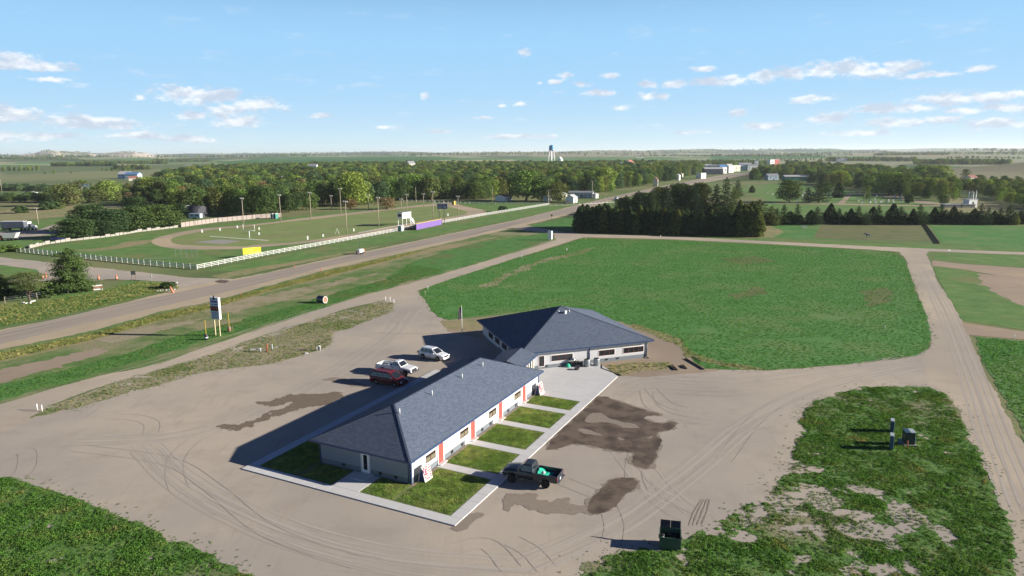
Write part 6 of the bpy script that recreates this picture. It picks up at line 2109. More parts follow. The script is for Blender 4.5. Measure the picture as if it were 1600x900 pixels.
o = empty('white_cabinet', g.x, g.y, 0, R(-25), label='tall white cabinet on short legs beside the end of the frontage road', cat='cabinet')
MB().box((0, 0, 1.75), (1.4, 1.0, 2.7)).build('body', M['white'], o)
MB().box((0, 0, 3.15), (1.5, 1.1, 0.12)).build('roof', M['util_pale'], o)
for x in (-0.55, 0.55):
    MB().box((x, 0, 0.2), (0.12, 0.8, 0.4)).build('leg', M['grey'], o)
g = G(865.5, 372.5)
MB().box((0, 0, 0.75), (0.6, 0.5, 1.5)).build('meter_box', M['cream'], None, bevel=0.03, label='small cream box right of the tall white cabinet', cat='box').location = (g.x, g.y, 0)
# mailboxes and stand in the right verge
g = G(1482, 399)
o = empty('roadside_sign', g.x, g.y, 0, R(10), label='small white T-shaped sign in the verge at the right dirt road', cat='sign')
MB().box((0, 0, 0.7), (0.1, 0.1, 1.4)).build('post', M['grey'], o)
MB().box((0, -0.06, 1.5), (0.9, 0.05, 0.35)).build('plate', M['white'], o)

# ------------------------------------------------------------------ farmyard and pasture things
def hay(px, py, r, lab):
    g = G(px, py)
    o = empty('hay_bale', g.x, g.y, r, R(20), label=lab, cat='hay bale')
    MB().lathe([(0, -0.75), (r * 0.9, -0.75), (r, -0.6), (r, 0.6), (r * 0.9, 0.75), (0, 0.75)], 'X', n=18).build('bale', M['straw'], o)
    for s in (-1, 1):
        MB().lathe([(r * 0.75, s * 0.755), (r * 0.3, s * 0.775), (0, s * 0.765)], 'X', n=14).build('end', M['straw'], o)


hay(1269, 348.5, 0.9, 'dark round hay bale at the top left corner of the grazed pasture')
hay(1285.5, 349, 0.7, 'pale small round bale right of the dark one at the pasture edge')
hay(1397, 349, 1.0, 'round hay bale before the pine row at the middle of the pasture')
g = G(1256.5, 357)
o = empty('feed_trough', g.x, g.y, 0, R(10), label='pale grey feeding frame in the left green pasture', cat='feeder')
for k in range(5):
    MB().bar((-0.9 + 0.45 * k, -0.5, 0), (-0.9 + 0.45 * k, 0.5, 1.2), 0.08).build('bar', M['grey'], o)
MB().box((0, 0, 0.4), (2.2, 0.7, 0.1)).build('tray', M['grey'], o)


def horse():
    g = G(1356, 372)
    r = empty('horse', g.x, g.y, 0, R(168), label='dappled grey horse walking in the grazed pasture', cat='horse')
    me = bpy.data.meshes.new('body')
    v = [(0.0, 0, 1.22), (-0.55, 0, 1.25), (0.5, 0, 1.24), (0.78, 0, 1.36), (1.08, 0, 1.52), (1.28, 0, 1.55), (1.52, 0, 1.36), (1.64, 0, 1.24),
         (0.55, 0.17, 0.98), (0.60, 0.18, 0.52), (0.56, 0.18, 0.1), (0.60, 0.18, 0.03), (0.55, -0.17, 0.98), (0.42, -0.18, 0.55), (0.30, -0.18, 0.14), (0.33, -0.18, 0.05),
         (-0.60, 0.18, 0.95), (-0.50, 0.19, 0.72), (-0.74, 0.19, 0.48), (-0.66, 0.19, 0.1), (-0.62, 0.19, 0.03), (-0.62, -0.18, 0.95), (-0.62, -0.19, 0.72), (-0.90, -0.19, 0.50), (-0.88, -0.19, 0.12), (-0.84, -0.19, 0.04)]
    e = [(0, 1), (0, 2), (2, 3), (3, 4), (4, 5), (5, 6), (6, 7), (2, 8), (8, 9), (9, 10), (10, 11), (2, 12), (12, 13), (13, 14), (14, 15), (1, 16), (16, 17), (17, 18), (18, 19), (19, 20), (1, 21), (21, 22), (22, 23), (23, 24), (24, 25)]
    rad = [(0.29, 0.33), (0.28, 0.30), (0.25, 0.31), (0.16, 0.24), (0.12, 0.17), (0.11, 0.13), (0.09, 0.10), (0.07, 0.07),
           (0.12, 0.14), (0.06, 0.06), (0.045, 0.045), (0.06, 0.06), (0.12, 0.14), (0.06, 0.06), (0.045, 0.045), (0.06, 0.06),
           (0.15, 0.20), (0.11, 0.13), (0.06, 0.07), (0.045, 0.045), (0.06, 0.06), (0.15, 0.20), (0.11, 0.13), (0.06, 0.07), (0.045, 0.045), (0.06, 0.06)]
    me.from_pydata(v, e, [])
    o = link(bpy.data.objects.new('body', me), r)
    me.materials.append(M['horse'])
    o.modifiers.new('skin', 'SKIN')
    sv = me.skin_vertices[0].data
    for i, q in enumerate(rad):
        sv[i].radius = q
    sv[0].use_root = True
    ss = o.modifiers.new('sub', 'SUBSURF')
    ss.levels = ss.render_levels = 1
    MB().loft([[(-0.82, -0.05, 1.36), (-0.82, 0.05, 1.36), (-0.84, 0, 1.42)], [(-1.05, -0.07, 1.0), (-1.05, 0.07, 1.0), (-1.12, 0, 1.05)], [(-1.02, -0.03, 0.6), (-1.02, 0.03, 0.6), (-1.08, 0, 0.6)]]).build('tail', M['mane'], r)
    MB().loft([[(0.62, -0.03, 1.50), (0.62, 0.03, 1.50), (0.6, 0, 1.62)], [(0.95, -0.03, 1.60), (0.95, 0.03, 1.60), (0.92, 0, 1.76)], [(1.24, -0.03, 1.64), (1.24, 0.03, 1.64), (1.22, 0, 1.75)]]).build('mane', M['mane'], r)
    for s in (-1, 1):
        MB().loft([[(1.22, s * 0.07, 1.63), (1.28, s * 0.05, 1.63), (1.26, s * 0.1, 1.63)], [(1.25, s * 0.08, 1.76), (1.26, s * 0.08, 1.76), (1.255, s * 0.085, 1.76)]]).build('ear', M['horse'], r)


horse()
# semi-trailer rig at the left
a, b = G(5, 360), G(56, 359.5)
rig = empty('semi_truck', a.x, a.y, 0, math.atan2((b - a).y, (b - a).x), label='long dark grey box trailer hitched to a white-nosed truck at the left edge', cat='truck')
LT = (b - a).length
tl = LT * 0.70
MB().box((tl / 2, 0, 2.35), (tl, 2.5, 2.6)).build('trailer_box', M['truck_grey'], rig)
MB().box((tl / 2, 0, 3.69), (tl + 0.1, 2.6, 0.08)).build('trailer_roof', M['white'], rig)
MB().box((tl + 0.9, 0, 2.2), (1.8, 2.4, 2.6)).build('sleeper', M['white'], rig, bevel=0.1)
MB().box((tl + 2.1, 0, 1.9), (1.2, 2.3, 1.6)).build('cab', M['dkgrey'], rig, bevel=0.15)
MB().box((tl + 3.4, 0, 1.3), (1.6, 1.9, 1.1)).build('hood', M['white'], rig, bevel=0.2)
for x in (0.9, 2.1, tl - 1.0, tl + 0.4, tl + 3.3):
    for y in (-1.1, 1.1):
        MB().lathe([(0.0, -0.18), (0.5, -0.18), (0.5, 0.18), (0, 0.18)], 'Y', (x, y, 0.5), 16).build('wheel', M['tyre'], rig)
MB().box((tl / 2, 0, 0.9), (tl, 1.0, 0.25)).build('chassis', M['black'], rig)
g = G(11, 376)
fm = empty('grain_truck', g.x, g.y, 0, R(5), label='old rust-orange farm truck with a white hopper at the left edge', cat='farm truck')
MB().box((-2.2, 0, 1.2), (2.6, 2.0, 1.3)).build('cab', M['rust'], fm, bevel=0.2)
MB().loft([[(-0.6, -1.1, 1.0), (3.2, -1.1, 1.0), (3.2, 1.1, 1.0), (-0.6, 1.1, 1.0)], [(-1.0, -1.3, 2.5), (4.2, -1.3, 2.9), (4.2, 1.3, 2.9), (-1.0, 1.3, 2.5)]], smooth=False).build('hopper', M['rubbish'], fm)
MB().box((0.8, 0, 0.8), (6.2, 1.2, 0.25)).build('chassis', M['dkgrey'], fm)
for x in (-2.2, 1.2, 2.4):
    for y in (-1.0, 1.0):
        MB().lathe([(0.0, -0.16), (0.48, -0.16), (0.48, 0.16), (0, 0.16)], 'Y', (x, y, 0.48), 14).build('wheel', M['tyre'], fm)


def small_car(x, y, ang, m, lab, s=1.0):
    g = G(x, y)
    r = empty('parked_car', g.x, g.y, 0, R(ang), label=lab, cat='car')
    top = interp([(-2.2, 0.8), (-2.1, 0.95), (0.7, 0.92), (2.0, 0.75), (2.2, 0.6)])
    half = interp([(-2.2, 0.75), (-1.9, 0.88), (1.8, 0.86), (2.2, 0.65)])
    shell(r, 'body', M[m], np.linspace(-2.2, 2.2, 26), top, half, 0.25, (-1.3, 1.3), 0.38, 0.32)
    greenhouse(r, M[m], (-1.9, 1.0, 0.8), (-1.2, 0.3, 0.62), 0.92, 1.42, ((0.12, 0.48), (0.52, 0.9)))
    for xx in (-1.3, 1.3):
        for yy in (-0.78, 0.78):
            MB().lathe([(0.0, -0.1), (0.32, -0.1), (0.32, 0.1), (0, 0.1)], 'Y', (xx, yy, 0.32), 12).build('wheel', M['tyre'], r)
    r.scale = (s, s, s)


small_car(90, 376, 10, 'navy', 'dark blue car under the dark trees by the broken white wall')
small_car(964, 311.5, 60, 'car_white', 'white car on the highway just left of the dark pines', 1.2)
small_car(886, 318, 20, 'dkgrey', 'dark car parked before the small white gabled house', 1.1)
small_car(46, 302, 5, 'navy', 'dark car by the left shelterbelt', 1.3)
small_car(53, 302.5, 5, 'white', 'white car beside the dark one by the left shelterbelt', 1.3)
small_car(193, 345, 30, 'white', 'white vehicle glimpsed among the dark trees at the left', 1.5)
small_car(202, 343, 30, 'rust', 'red vehicle glimpsed beside the white one among the dark trees', 1.5)

# ------------------------------------------------------------------ houses, sheds and the water tower
BLD = []


def house(x, y, w, d, h, rh, wm, rm_, ang, lab, kind='house', cat='house', hip=False, wins=2, flat=False):
    """gabled or flat building whose near side stands at (x, y)"""
    g = G(x, y)
    c, s = math.cos(R(ang)), math.sin(R(ang))
    away = Vector((g.x, g.y)).normalized() * (d / 2)
    cx, cy = g.x + away.x, g.y + away.y
    BLD.append((cx, cy, max(w, d)))
    r = empty(kind, cx, cy, 0, R(ang), label=lab, cat=cat)
    MB().box((0, 0, h / 2), (w, d, h)).build('wall', M[wm], r)
    o = 0.35
    if flat:
        MB().box((0, 0, h + 0.12), (w + 0.3, d + 0.3, 0.25)).build('roof', M[rm_], r)
    else:
        mb = MB()
        t = 0.14
        for sgn_ in (-1, 1):
            e0, e1 = (-(w / 2 + o), sgn_ * (d / 2 + o), h - 0.12), ((w / 2 + o), sgn_ * (d / 2 + o), h - 0.12)
            r0, r1 = (-(w / 2 + o) + (d / 2 if hip else 0), 0, h + rh), ((w / 2 + o) - (d / 2 if hip else 0), 0, h + rh)
            vs = [e0, e1, r1, r0] + [(a_, b_, c_ + t) for a_, b_, c_ in (e0, e1, r1, r0)]
            mb.add(vs, [(0, 1, 2, 3), (4, 5, 6, 7), (0, 1, 5, 4), (1, 2, 6, 5), (3, 0, 4, 7)])
        mb.build('roof', M[rm_], r)
        gb = MB()
        for sgn_ in (-1, 1):
            gb.add([(sgn_ * w / 2, -d / 2, h), (sgn_ * w / 2, d / 2, h), (sgn_ * w / 2, 0, h + rh * 0.98)], [(0, 1, 2)])
        gb.build('gable', M[wm], r)
        MB().box((w * 0.2, d * 0.1, h + rh * 0.9), (0.5, 0.5, 1.0)).build('chimney', M['roof_red'], r)
    for k in range(wins):
        xx = -w / 2 + w * (k + 0.5) / wins
        window(r, (xx, -d / 2), (1, 0), (0, -1), -0.6, 0.6, h * 0.38, h * 0.74, 2, frame='white', trim=False)
    window(r, (w / 2, 0), (0, 1), (1, 0), -0.6, 0.6, h * 0.38, h * 0.74, 2, frame='white', trim=False)
    MB().box((w * 0.05, -d / 2 - 0.03, 1.0), (0.95, 0.06, 2.0)).build('door', M['dkgrey'], r)
    return r


house(787, 314.5, 9, 7, 3.0, 1.0, 'white', 'roof_red', 60, 'small white house with a faded red roof before the trees', wins=2)
house(893, 317, 6, 5, 3.2, 1.6, 'white', 'roof_pale', 62, 'small white gabled house near the white fence corner', wins=1)
house(908, 309.5, 16, 7, 3.6, 0.8, 'wall_blue', 'roof_grey', -12, 'long pale blue building with grey roof beside the highway', wins=5)
house(855, 314.5, 4.5, 3.5, 2.8, 0.9, 'white', 'roof_grey', 60, 'little white shed beside the utility pole at the fence corner', 'shed', 'shed', wins=1)
house(877, 311.5, 7, 5, 3.0, 1.2, 'wall_cream', 'roof_pale', 55, 'cream hut half hidden by the tree right of the shed', 'shed', 'shed', wins=1)
house(930.5, 310, 3.0, 2.4, 2.6, 0.6, 'white', 'roof_pale', 50, 'tiny white kiosk beside the highway pole', 'shed', 'kiosk', wins=1)
house(1024, 291, 3.2, 4.2, 5.5, 2.5, 'wall_cream', 'roof_red', 70, 'tall narrow cream house with a steep dark red roof in the town trees', wins=2)
house(1059, 282.0, 5, 4, 5.5, 1.0, 'white', 'roof_pale', 60, 'left of two small white sheds in the trees by the far highway', 'shed', 'shed', wins=1)
house(1064, 279.0, 4, 4, 5.0, 0.8, 'wall_cream', 'roof_pale', 60, 'right of two small white sheds in the trees by the far highway', 'shed', 'shed', wins=1)
house(1095, 279, 9, 7, 6, 0.5, 'white', 'roof_grey', 40, 'white box shed on the verge of the far highway', 'shed', 'shed', wins=1, flat=True)
house(1113, 272.5, 24, 14, 7, 2, 'truck_grey', 'roof_pale', 0, 'grey workshop with a pale roof among the far shops', 'workshop', 'building', wins=3)
house(1122, 268.5, 26, 10, 9, 1.5, 'wall_cream', 'roof_grey', -10, 'long low cream building behind the grey workshop', 'workshop', 'building', wins=4)
house(1103, 266.5, 16, 10, 8, 2, 'wall_blue', 'roof_pale', 0, 'pale blue building left of the far grey workshop', 'workshop', 'building', wins=2)
house(1127, 271.5, 10, 10, 9, 3, 'white', 'roof_blue', 20, 'blue-grey gabled shop beside the far highway', 'shop', 'shop', wins=2)
house(1138, 270, 12, 9, 9, 3.0, 'white', 'roof_pale', 40, 'white gabled shop beside the far highway', 'shop', 'shop', wins=2)
house(1147, 268, 16, 9, 9, 0.5, 'wall_cream', 'roof_pale', 30, 'flat cream shop right of the white gabled one', 'shop', 'shop', wins=3, flat=True)
house(1163, 266.5, 20, 10, 9, 3, 'wall_blue', 'roof_grey', 5, 'grey-blue shop near the far end of the highway', 'shop', 'shop', wins=3)
house(1174, 266.5, 16, 10, 8, 1.5, 'white', 'roof_grey', 5, 'white filling station building near the end of the far shops', 'shop', 'shop', wins=3)
house(1181, 266, 5, 5, 15, 1.0, 'white', 'roof_red', 0, 'narrow white tower-like sign building among the far shops', 'shop', 'sign', wins=1, flat=True)
house(1204, 258.5, 11, 10, 12, 0.6, 'white', 'roof_pale', 20, 'tall white elevator building at the end of the highway', 'elevator', 'building', wins=1, flat=True)
house(1211, 258, 14, 10, 12, 0.6, 'red_door', 'roof_pale', 20, 'red-fronted building beside the tall white one at the end of the highway', 'elevator', 'building', wins=2, flat=True)
house(1205, 281.5, 12, 8, 4.5, 2, 'wall_blue', 'roof_grey', 10, 'dark house with grey roof among the trees right of the far highway', wins=2)
house(1248, 282.5, 32, 10, 4.2, 1.4, 'teal', 'roof_pale', 0, 'long dark teal building with a pale roof behind the cemetery', 'barn', 'building', wins=5)
house(983, 262.5, 20, 14, 9, 6, 'white', 'roof_red', 60, 'white church-like gabled house rising above the town trees', wins=2)
house(1003, 265, 28, 14, 9, 1, 'white', 'roof_pale', 0, 'long white flat hall among the town trees', 'hall', 'building', wins=4, flat=True)
house(960, 264, 26, 14, 9, 2.5, 'roof_blue', 'roof_blue', 0, 'blue-roofed hall among the town trees', 'hall', 'building', wins=3)
house(1022, 265.5, 18, 10, 10, 2, 'white', 'roof_grey', 0, 'grey-roofed white house right of the flat hall', wins=2)
house(875.5, 258.5, 10, 8, 13, 6, 'white', 'roof_pale', 60, 'tiny white steeple peeking over the town trees right of the water tower', 'chapel', 'chapel', wins=1)
house(1000, 249, 30, 14, 6, 2, 'white', 'roof_pale', 0, 'white farm building far beyond the town', 'barn', 'barn', wins=2)
house(197, 279, 14, 12, 5.5, 3.5, 'roof_blue', 'roof_pale', 0, 'left of two pale arch-roofed barns on the plain at the left', 'barn', 'barn', wins=2)
house(209, 279.5, 16, 12, 5.5, 2.5, 'wall_blue', 'roof_blue', 0, 'right of two blue-roofed barns on the plain at the left', 'barn', 'barn', wins=2)
house(209, 283, 9, 7, 3.5, 2, 'wall_cream', 'roof_red', 20, 'small pinkish house below the two barns at the left', wins=1)
house(266, 279, 20, 12, 4.5, 2.5, 'roof_pale', 'roof_pale', 10, 'pale long barn behind the woods at the left', 'barn', 'barn', wins=3)
house(132, 298.5, 7, 6, 4, 1.8, 'white', 'roof_blue', 40, 'small white house with blue roof in the scattered trees at the left', wins=1)
house(342, 266, 24, 12, 4.5, 2.0, 'white', 'roof_pale', 0, 'white farmhouse far away above the left woods', 'barn', 'farmhouse', wins=3)
house(298, 262, 22, 10, 4.5, 2.0, 'wall_cream', 'roof_grey', 0, 'small farm shed on the far left plain', 'barn', 'shed', wins=2)
house(1515, 324, 5, 4, 4.0, 0.4, 'white', 'roof_pale', 10, 'small white hut at the foot of the four white poles', 'hut', 'hut', wins=1, flat=True)
house(1496, 324.5, 16, 4, 1.6, 0.4, 'concrete_post', 'roof_pale', 0, 'low grey shelter left of the four white poles', 'shelter', 'shelter', wins=1, flat=True)
house(1516, 285, 9, 7, 4.5, 2, 'white', 'roof_red', 20, 'white farmhouse by the farm track at the right', wins=1)
house(1508, 257.5, 16, 12, 6, 3, 'rust', 'roof_red', 0, 'red barn in the far wooded draw at the right', 'barn', 'barn', wins=1)
house(1315, 252.5, 30, 14, 6, 3, 'white', 'roof_grey', 0, 'pale farmstead on the far plain at the right', 'barn', 'farmhouse', wins=2)
house(490, 272.5, 12, 9, 12, 3, 'white', 'roof_grey', 0, 'white house glimpsed in the woods left of centre', wins=1)
house(642, 268, 12, 9, 13, 4, 'wall_cream', 'roof_grey', 40, 'pale house roof glimpsed in the town woods at centre', wins=1)
house(451, 295, 10, 8, 8, 3, 'wall_cream', 'roof_grey', 20, 'pale house glimpsed behind the trees left of the yellow-green tree', wins=1)
# round-roofed metal shed
g = G(296, 339)
q = empty('quonset_shed', g.x, g.y, 0, R(-20), label='dark round-roofed metal shed with a pale rim under the trees', cat='shed')
rings = [[(x, 4.2 * math.cos(R(a)), 5.6 * math.sin(R(a))) for a in range(0, 181, 12)] for x in (0, 9)]
MB().loft(rings).build('shell', M['drum'], q)
MB().loft([[(-0.15, (4.3) * math.cos(R(a)), 5.75 * math.sin(R(a))) for a in list(range(0, 181, 12))] + [(-0.15, 3.95 * math.cos(R(a)), 5.4 * math.sin(R(a))) for a in range(180, -1, -12)],
           [(0.1, (4.3) * math.cos(R(a)), 5.75 * math.sin(R(a))) for a in list(range(0, 181, 12))] + [(0.1, 3.95 * math.cos(R(a)), 5.4 * math.sin(R(a))) for a in range(180, -1, -12)]], smooth=False).build('rim', M['roof_pale'], q)
BLD.append((g.x, g.y, 10))
g = G(306, 342)
q = empty('parked_camper', g.x, g.y, 0, R(-10), label='pale camper parked below the round-roofed shed', cat='camper')
MB().box((0, 0, 1.5), (6.0, 2.2, 2.2)).build('body', M['wall_blue'], q, bevel=0.2)
for x in (-0.6, 0.6):
    MB().lathe([(0.0, -0.12), (0.38, -0.12), (0.38, 0.12), (0, 0.12)], 'Y', (x, -1.0, 0.38), 14).build('wheel', M['tyre'], q)
window(q, (0, -1.1), (1, 0), (0, -1), -1.8, -0.6, 1.5, 2.2, 1, frame='dkgrey', trim=False)
window(q, (0, -1.1), (1, 0), (0, -1), 0.8, 2.0, 1.5, 2.2, 1, frame='dkgrey', trim=False)
# water tower
g = Vector((76.0, 1330.0))
wt_ = empty('water_tower', g.x, g.y, 0, R(20), label='blue water tower on pale lattice legs rising above the town', cat='water tower')
TH = 30 + 1330 / FPX * 11.0
MB().lathe([(0, TH - 12), (2.2, TH - 11.5), (4.6, TH - 9.4), (4.9, TH - 8), (4.9, TH - 2.6), (4.5, TH - 1.9), (1.2, TH - 0.4), (0, TH)], n=24).build('tank', M['blue_tank'], wt_)
MB().tube((0, 0, 0), (0, 0, TH - 11.5), 0.9, n=12).build('riser', M['white'], wt_)
for k in range(6):
    t = math.pi / 3 * k
    MB().tube((8.5 * math.cos(t), 8.5 * math.sin(t), 0), (4.4 * math.cos(t), 4.4 * math.sin(t), TH - 9), 0.42, n=6).build('leg', M['white'], wt_)
for z, rr in ((10, 7.2), (20, 6.0)):
    MB().lathe([(rr + 0.15, z - 0.2), (rr + 0.15, z + 0.2), (rr - 0.15, z + 0.2), (rr - 0.15, z - 0.2), (rr + 0.15, z - 0.2)], n=6, smooth=False).build('brace_ring', M['white'], wt_)
MB().lathe([(5.3, TH - 9.3), (5.6, TH - 9.2), (5.6, TH - 8.4), (5.5, TH - 8.4), (5.4, TH - 9.1)], n=24).build('walkway', M['white'], wt_)
# headstones
rnd = random.Random(3)
hs_me = MB().box((0, 0, 0.5), (0.9, 0.3, 1.0)).box((0, 0, 0.06), (1.2, 0.6, 0.12)).mesh('headstone', M['rubbish'])
cnt = 0
for row, yy in enumerate((302, 304.5, 307, 309.5, 312.5, 315, 317.5)):
    inrow = 0
    for xx in np.arange(1190 + 9 * row, 1420, 9.5):
        if rnd.random() < 0.42 or 1300 < xx < 1336 and yy > 303:
            continue
        g = G(float(xx) + rnd.uniform(-2, 2), yy + rnd.uniform(-0.4, 0.4))
        shared('headstone', hs_me, None, (g.x, g.y, 0), (0, 0, R(rnd.uniform(-15, 15))), (1, 1, rnd.uniform(0.7, 1.5)), label='headstone, %s from the left in the %s cemetery row from the back' % (nth(inrow), nth(row)), cat='headstone', group='headstones in the cemetery')
        inrow += 1


# ------------------------------------------------------------------ trees
def leaf_quads(pos, nrm, size, rng, aspect=1.0):
    """one small leaf spray per point: quads facing nrm, turned at random"""
    n = len(pos)
    nrm = nrm / np.maximum(np.linalg.norm(nrm, axis=1, keepdims=True), 1e-6)
    r = rng.normal(size=(n, 3))
    u = np.cross(nrm, r)
    u /= np.maximum(np.linalg.norm(u, axis=1, keepdims=True), 1e-6)
    v = np.cross(nrm, u)
    s = (size * rng.uniform(0.6, 1.35, n))[:, None]
    k = rng.uniform(0.5, 1.0, (n, 4, 1))
    co = np.stack([pos + u * s * k[:, 0], pos + v * s * aspect * k[:, 1], pos - u * s * k[:, 2], pos - v * s * aspect * k[:, 3]], 1)
    q = np.arange(n * 4).reshape(n, 4)
    return co.reshape(-1, 3), q


def broad_crown(seed, H=12.0, lobes=18, per=75, leaf=0.42, flat=1.0, wide=0.40, base=0.30):
    """a crown of leafy lobes set on a rounded outline that is widest below the middle"""
    rng = np.random.default_rng(seed)
    P_, N_, cs = [], [], []
    for k in range(lobes):
        t = ((k + 0.5) / lobes) ** 0.85
        prof = math.sin(math.pi * min(1, 0.20 + 0.78 * t)) ** 0.6
        a = k * 2.39996 + rng.uniform(-0.5, 0.5)
        rr = wide * prof * rng.uniform(0.35, 1.0) * 0.72
        r = H * wide * rng.uniform(0.30, 0.46) * (0.75 + 0.35 * prof)
        z = (base + (1 - base) * t) * H
        z = min(max(z, base * H + r * 0.55), H - r * 0.75)
        c = np.array([math.cos(a) * rr * H, math.sin(a) * rr * H, z])
        cs.append((c, r))
        m = int(per * (r / (0.16 * H)) ** 2)
        dd = rng.normal(size=(m, 3))
        dd /= np.linalg.norm(dd, axis=1, keepdims=True)
        rad = rng.uniform(0.62, 1.08, m)[:, None]
        P_.append(c + dd * rad * r * np.array([1, 1, 0.85 * flat]))
        N_.append(dd + rng.normal(size=(m, 3)) * 0.45)
    P_, N_ = np.concatenate(P_), np.concatenate(N_)
    k = P_[:, 2] > max(0.12, base * H * 0.5)
    co, q = leaf_quads(P_[k], N_[k], leaf, rng, 0.8)
    return co, q, cs


def pine_crown(seed, H=12.0, layers=15, leaf=0.34, wide=0.24, base=0.18, per=16, power=0.75):
    rng = np.random.default_rng(seed)
    P_, N_ = [], []
    for k in range(layers):
        t = k / (layers - 1)
        z = H * (base + (0.98 - base) * t)
        R_ = H * wide * ((1 - t) ** power * 0.95 + 0.06) * rng.uniform(0.8, 1.15)
        nb = int(5 + 5 * (1 - t))
        a0 = rng.uniform(0, 6.28)
        for b in range(nb):
            a = a0 + 6.283 * b / nb + rng.normal() * 0.15
            L = R_ * rng.uniform(0.65, 1.2)
            m = max(4, int(per * L / (H * wide) + 3))
            s = rng.uniform(0.15, 1.0, m) ** 0.8
            w = 0.22 * L + 0.15
            p = np.stack([np.cos(a) * L * s, np.sin(a) * L * s, z + L * s * rng.uniform(-0.15, 0.25) + rng.normal(size=m) * 0.10 * (1 + L * 0.4)], 1)
            p += rng.normal(size=(m, 3)) * np.array([w, w, 0.12]) * 0.55
            P_.append(p)
            nn = np.stack([np.cos(a) * np.ones(m) * 0.5, np.sin(a) * np.ones(m) * 0.5, np.ones(m) * 0.8], 1) + rng.normal(size=(m, 3)) * 0.5
            N_.append(nn)
    co, q = leaf_quads(np.concatenate(P_), np.concatenate(N_), leaf, rng, 0.7)
    return co, q, []


def juniper_crown(seed, H=9.0, n=1500, leaf=0.30, wide=0.26):
    rng = np.random.default_rng(seed)
    t = rng.uniform(0.0, 1.0, n) ** 1.15
    a = rng.uniform(0, 6.283, n)
    prof = np.where(t < 0.25, 0.78 + 0.9 * t, 1.0) * (1 - np.clip((t - 0.2) / 0.8, 0, 1) ** 1.6) ** 0.8
    lump = 0.75 + 0.5 * fbm(a * 1.4 + seed, t * 7, seed, 3)
    r = H * wide * prof * lump * rng.uniform(0.72, 1.05, n) + 0.05
    p = np.stack([np.cos(a) * r, np.sin(a) * r, t * H * 0.98 + 0.15], 1)
    nn = np.stack([np.cos(a), np.sin(a), np.full(n, 0.45)], 1) + rng.normal(size=(n, 3)) * 0.5
    co, q = leaf_quads(p, nn, leaf, rng, 1.3)
    return co, q, []


def trunk_mb(H, r, cs, top=0.75, seed=0):
    rnd = random.Random(seed)
    mb = MB()
    p = Vector((0, 0, -0.1))
    pts = [p]
    for k in range(4):
        p = p + Vector((rnd.uniform(-0.03, 0.03) * H, rnd.uniform(-0.03, 0.03) * H, H * top / 4))
        pts.append(p)
    for k in range(4):
        mb.tube(pts[k], pts[k + 1], r * (1 - 0.2 * k), r * (1 - 0.2 * (k + 1)), 7, caps=False)
    for c, rr in sorted(cs, key=lambda q: q[0][2])[:8]:
        j = 1 if c[2] < 0.6 * H else 2
        a = pts[j].lerp(pts[j + 1], rnd.random())
        m = a.lerp(Vector(c), 0.5) + Vector((0, 0, -0.04 * H))
        mb.tube(a, m, r * 0.42, r * 0.28, 5, caps=False).tube(m, Vector(c), r * 0.28, r * 0.08, 5, caps=False)
    return mb


KINDS = {}


def add_kind(kind, H, gen, r, top=0.75, **kw):
    co, q, cs = gen(H=H, **kw)
    cm = fastmesh(kind + '_crown', co, q, M['leaf'])
    tm = trunk_mb(H, r, cs, top, kw.get('seed', 0)).mesh(kind + '_trunk', M['bark'])
    rad = float(np.percentile(np.hypot(co[:, 0], co[:, 1]), 96))
    KINDS.setdefault(kind, []).append((H, rad, cm, tm, co, q))


for k in range(7):
    add_kind('broad', 12, broad_crown, 0.28, seed=100 + k, wide=(0.36, 0.42, 0.48, 0.38, 0.44, 0.33, 0.40)[k], lobes=(20, 24, 26, 22, 20, 18, 25)[k], base=(0.08, 0.12, 0.1, 0.14, 0.05, 0.06, 0.16)[k], leaf=0.40, per=80)
for k in range(3):
    add_kind('pine', 12, pine_crown, 0.24, 0.9, seed=200 + k, wide=(0.28, 0.32, 0.24)[k], power=(0.45, 0.38, 0.6)[k], base=(0.07, 0.1, 0.03)[k], per=26)
for k in range(4):
    add_kind('juniper', 9, juniper_crown, 0.18, 0.8, seed=300 + k, wide=(0.24, 0.28, 0.21, 0.31)[k])
add_kind('airy', 9, pine_crown, 0.20, 0.85, seed=401, layers=12, per=300, leaf=0.17, wide=0.42, base=0.14, power=0.5)
add_kind('airy', 6, broad_crown, 0.16, 0.6, seed=407, lobes=26, per=190, leaf=0.10, flat=0.4, wide=0.50, base=0.34)
add_kind('bush', 2.2, broad_crown, 0.06, 0.5, seed=501, lobes=10, per=70, leaf=0.16, wide=0.55, base=0.0)
add_kind('cluster', 11, broad_crown, 0.25, 0.7, seed=601, lobes=40, per=150, leaf=0.28, flat=0.7, wide=0.44, base=0.03)
add_kind('cluster', 11, broad_crown, 0.25, 0.7, seed=604, lobes=34, per=150, leaf=0.28, flat=0.7, wide=0.40, base=0.04)

GREEN0 = {'mid': (0.060, 0.098, 0.036), 'dark': (0.034, 0.062, 0.028), 'olive': (0.088, 0.108, 0.045), 'bright': (0.135, 0.185, 0.050), 'fresh': (0.090, 0.150, 0.045),
         'blue': (0.050, 0.088, 0.050), 'brown': (0.145, 0.115, 0.075), 'pine': (0.024, 0.043, 0.024), 'pinelit': (0.062, 0.080, 0.030), 'airy': (0.050, 0.085, 0.034)}  # pinelit: pine green with a sunlit tone put into the colour
GREEN = {k: tuple(c * (1.48 if k not in ('pine', 'pinelit') else 1.45) for c in v) for k, v in GREEN0.items()}
NAMES = {'broad': ('deciduous_tree', 'tree'), 'pine': ('pine_tree', 'pine'), 'juniper': ('juniper_tree', 'juniper'), 'airy': ('roadside_tree', 'tree'), 'bush': ('bush', 'bush'), 'cluster': ('spreading_tree', 'tree')}
trnd = random.Random(17)


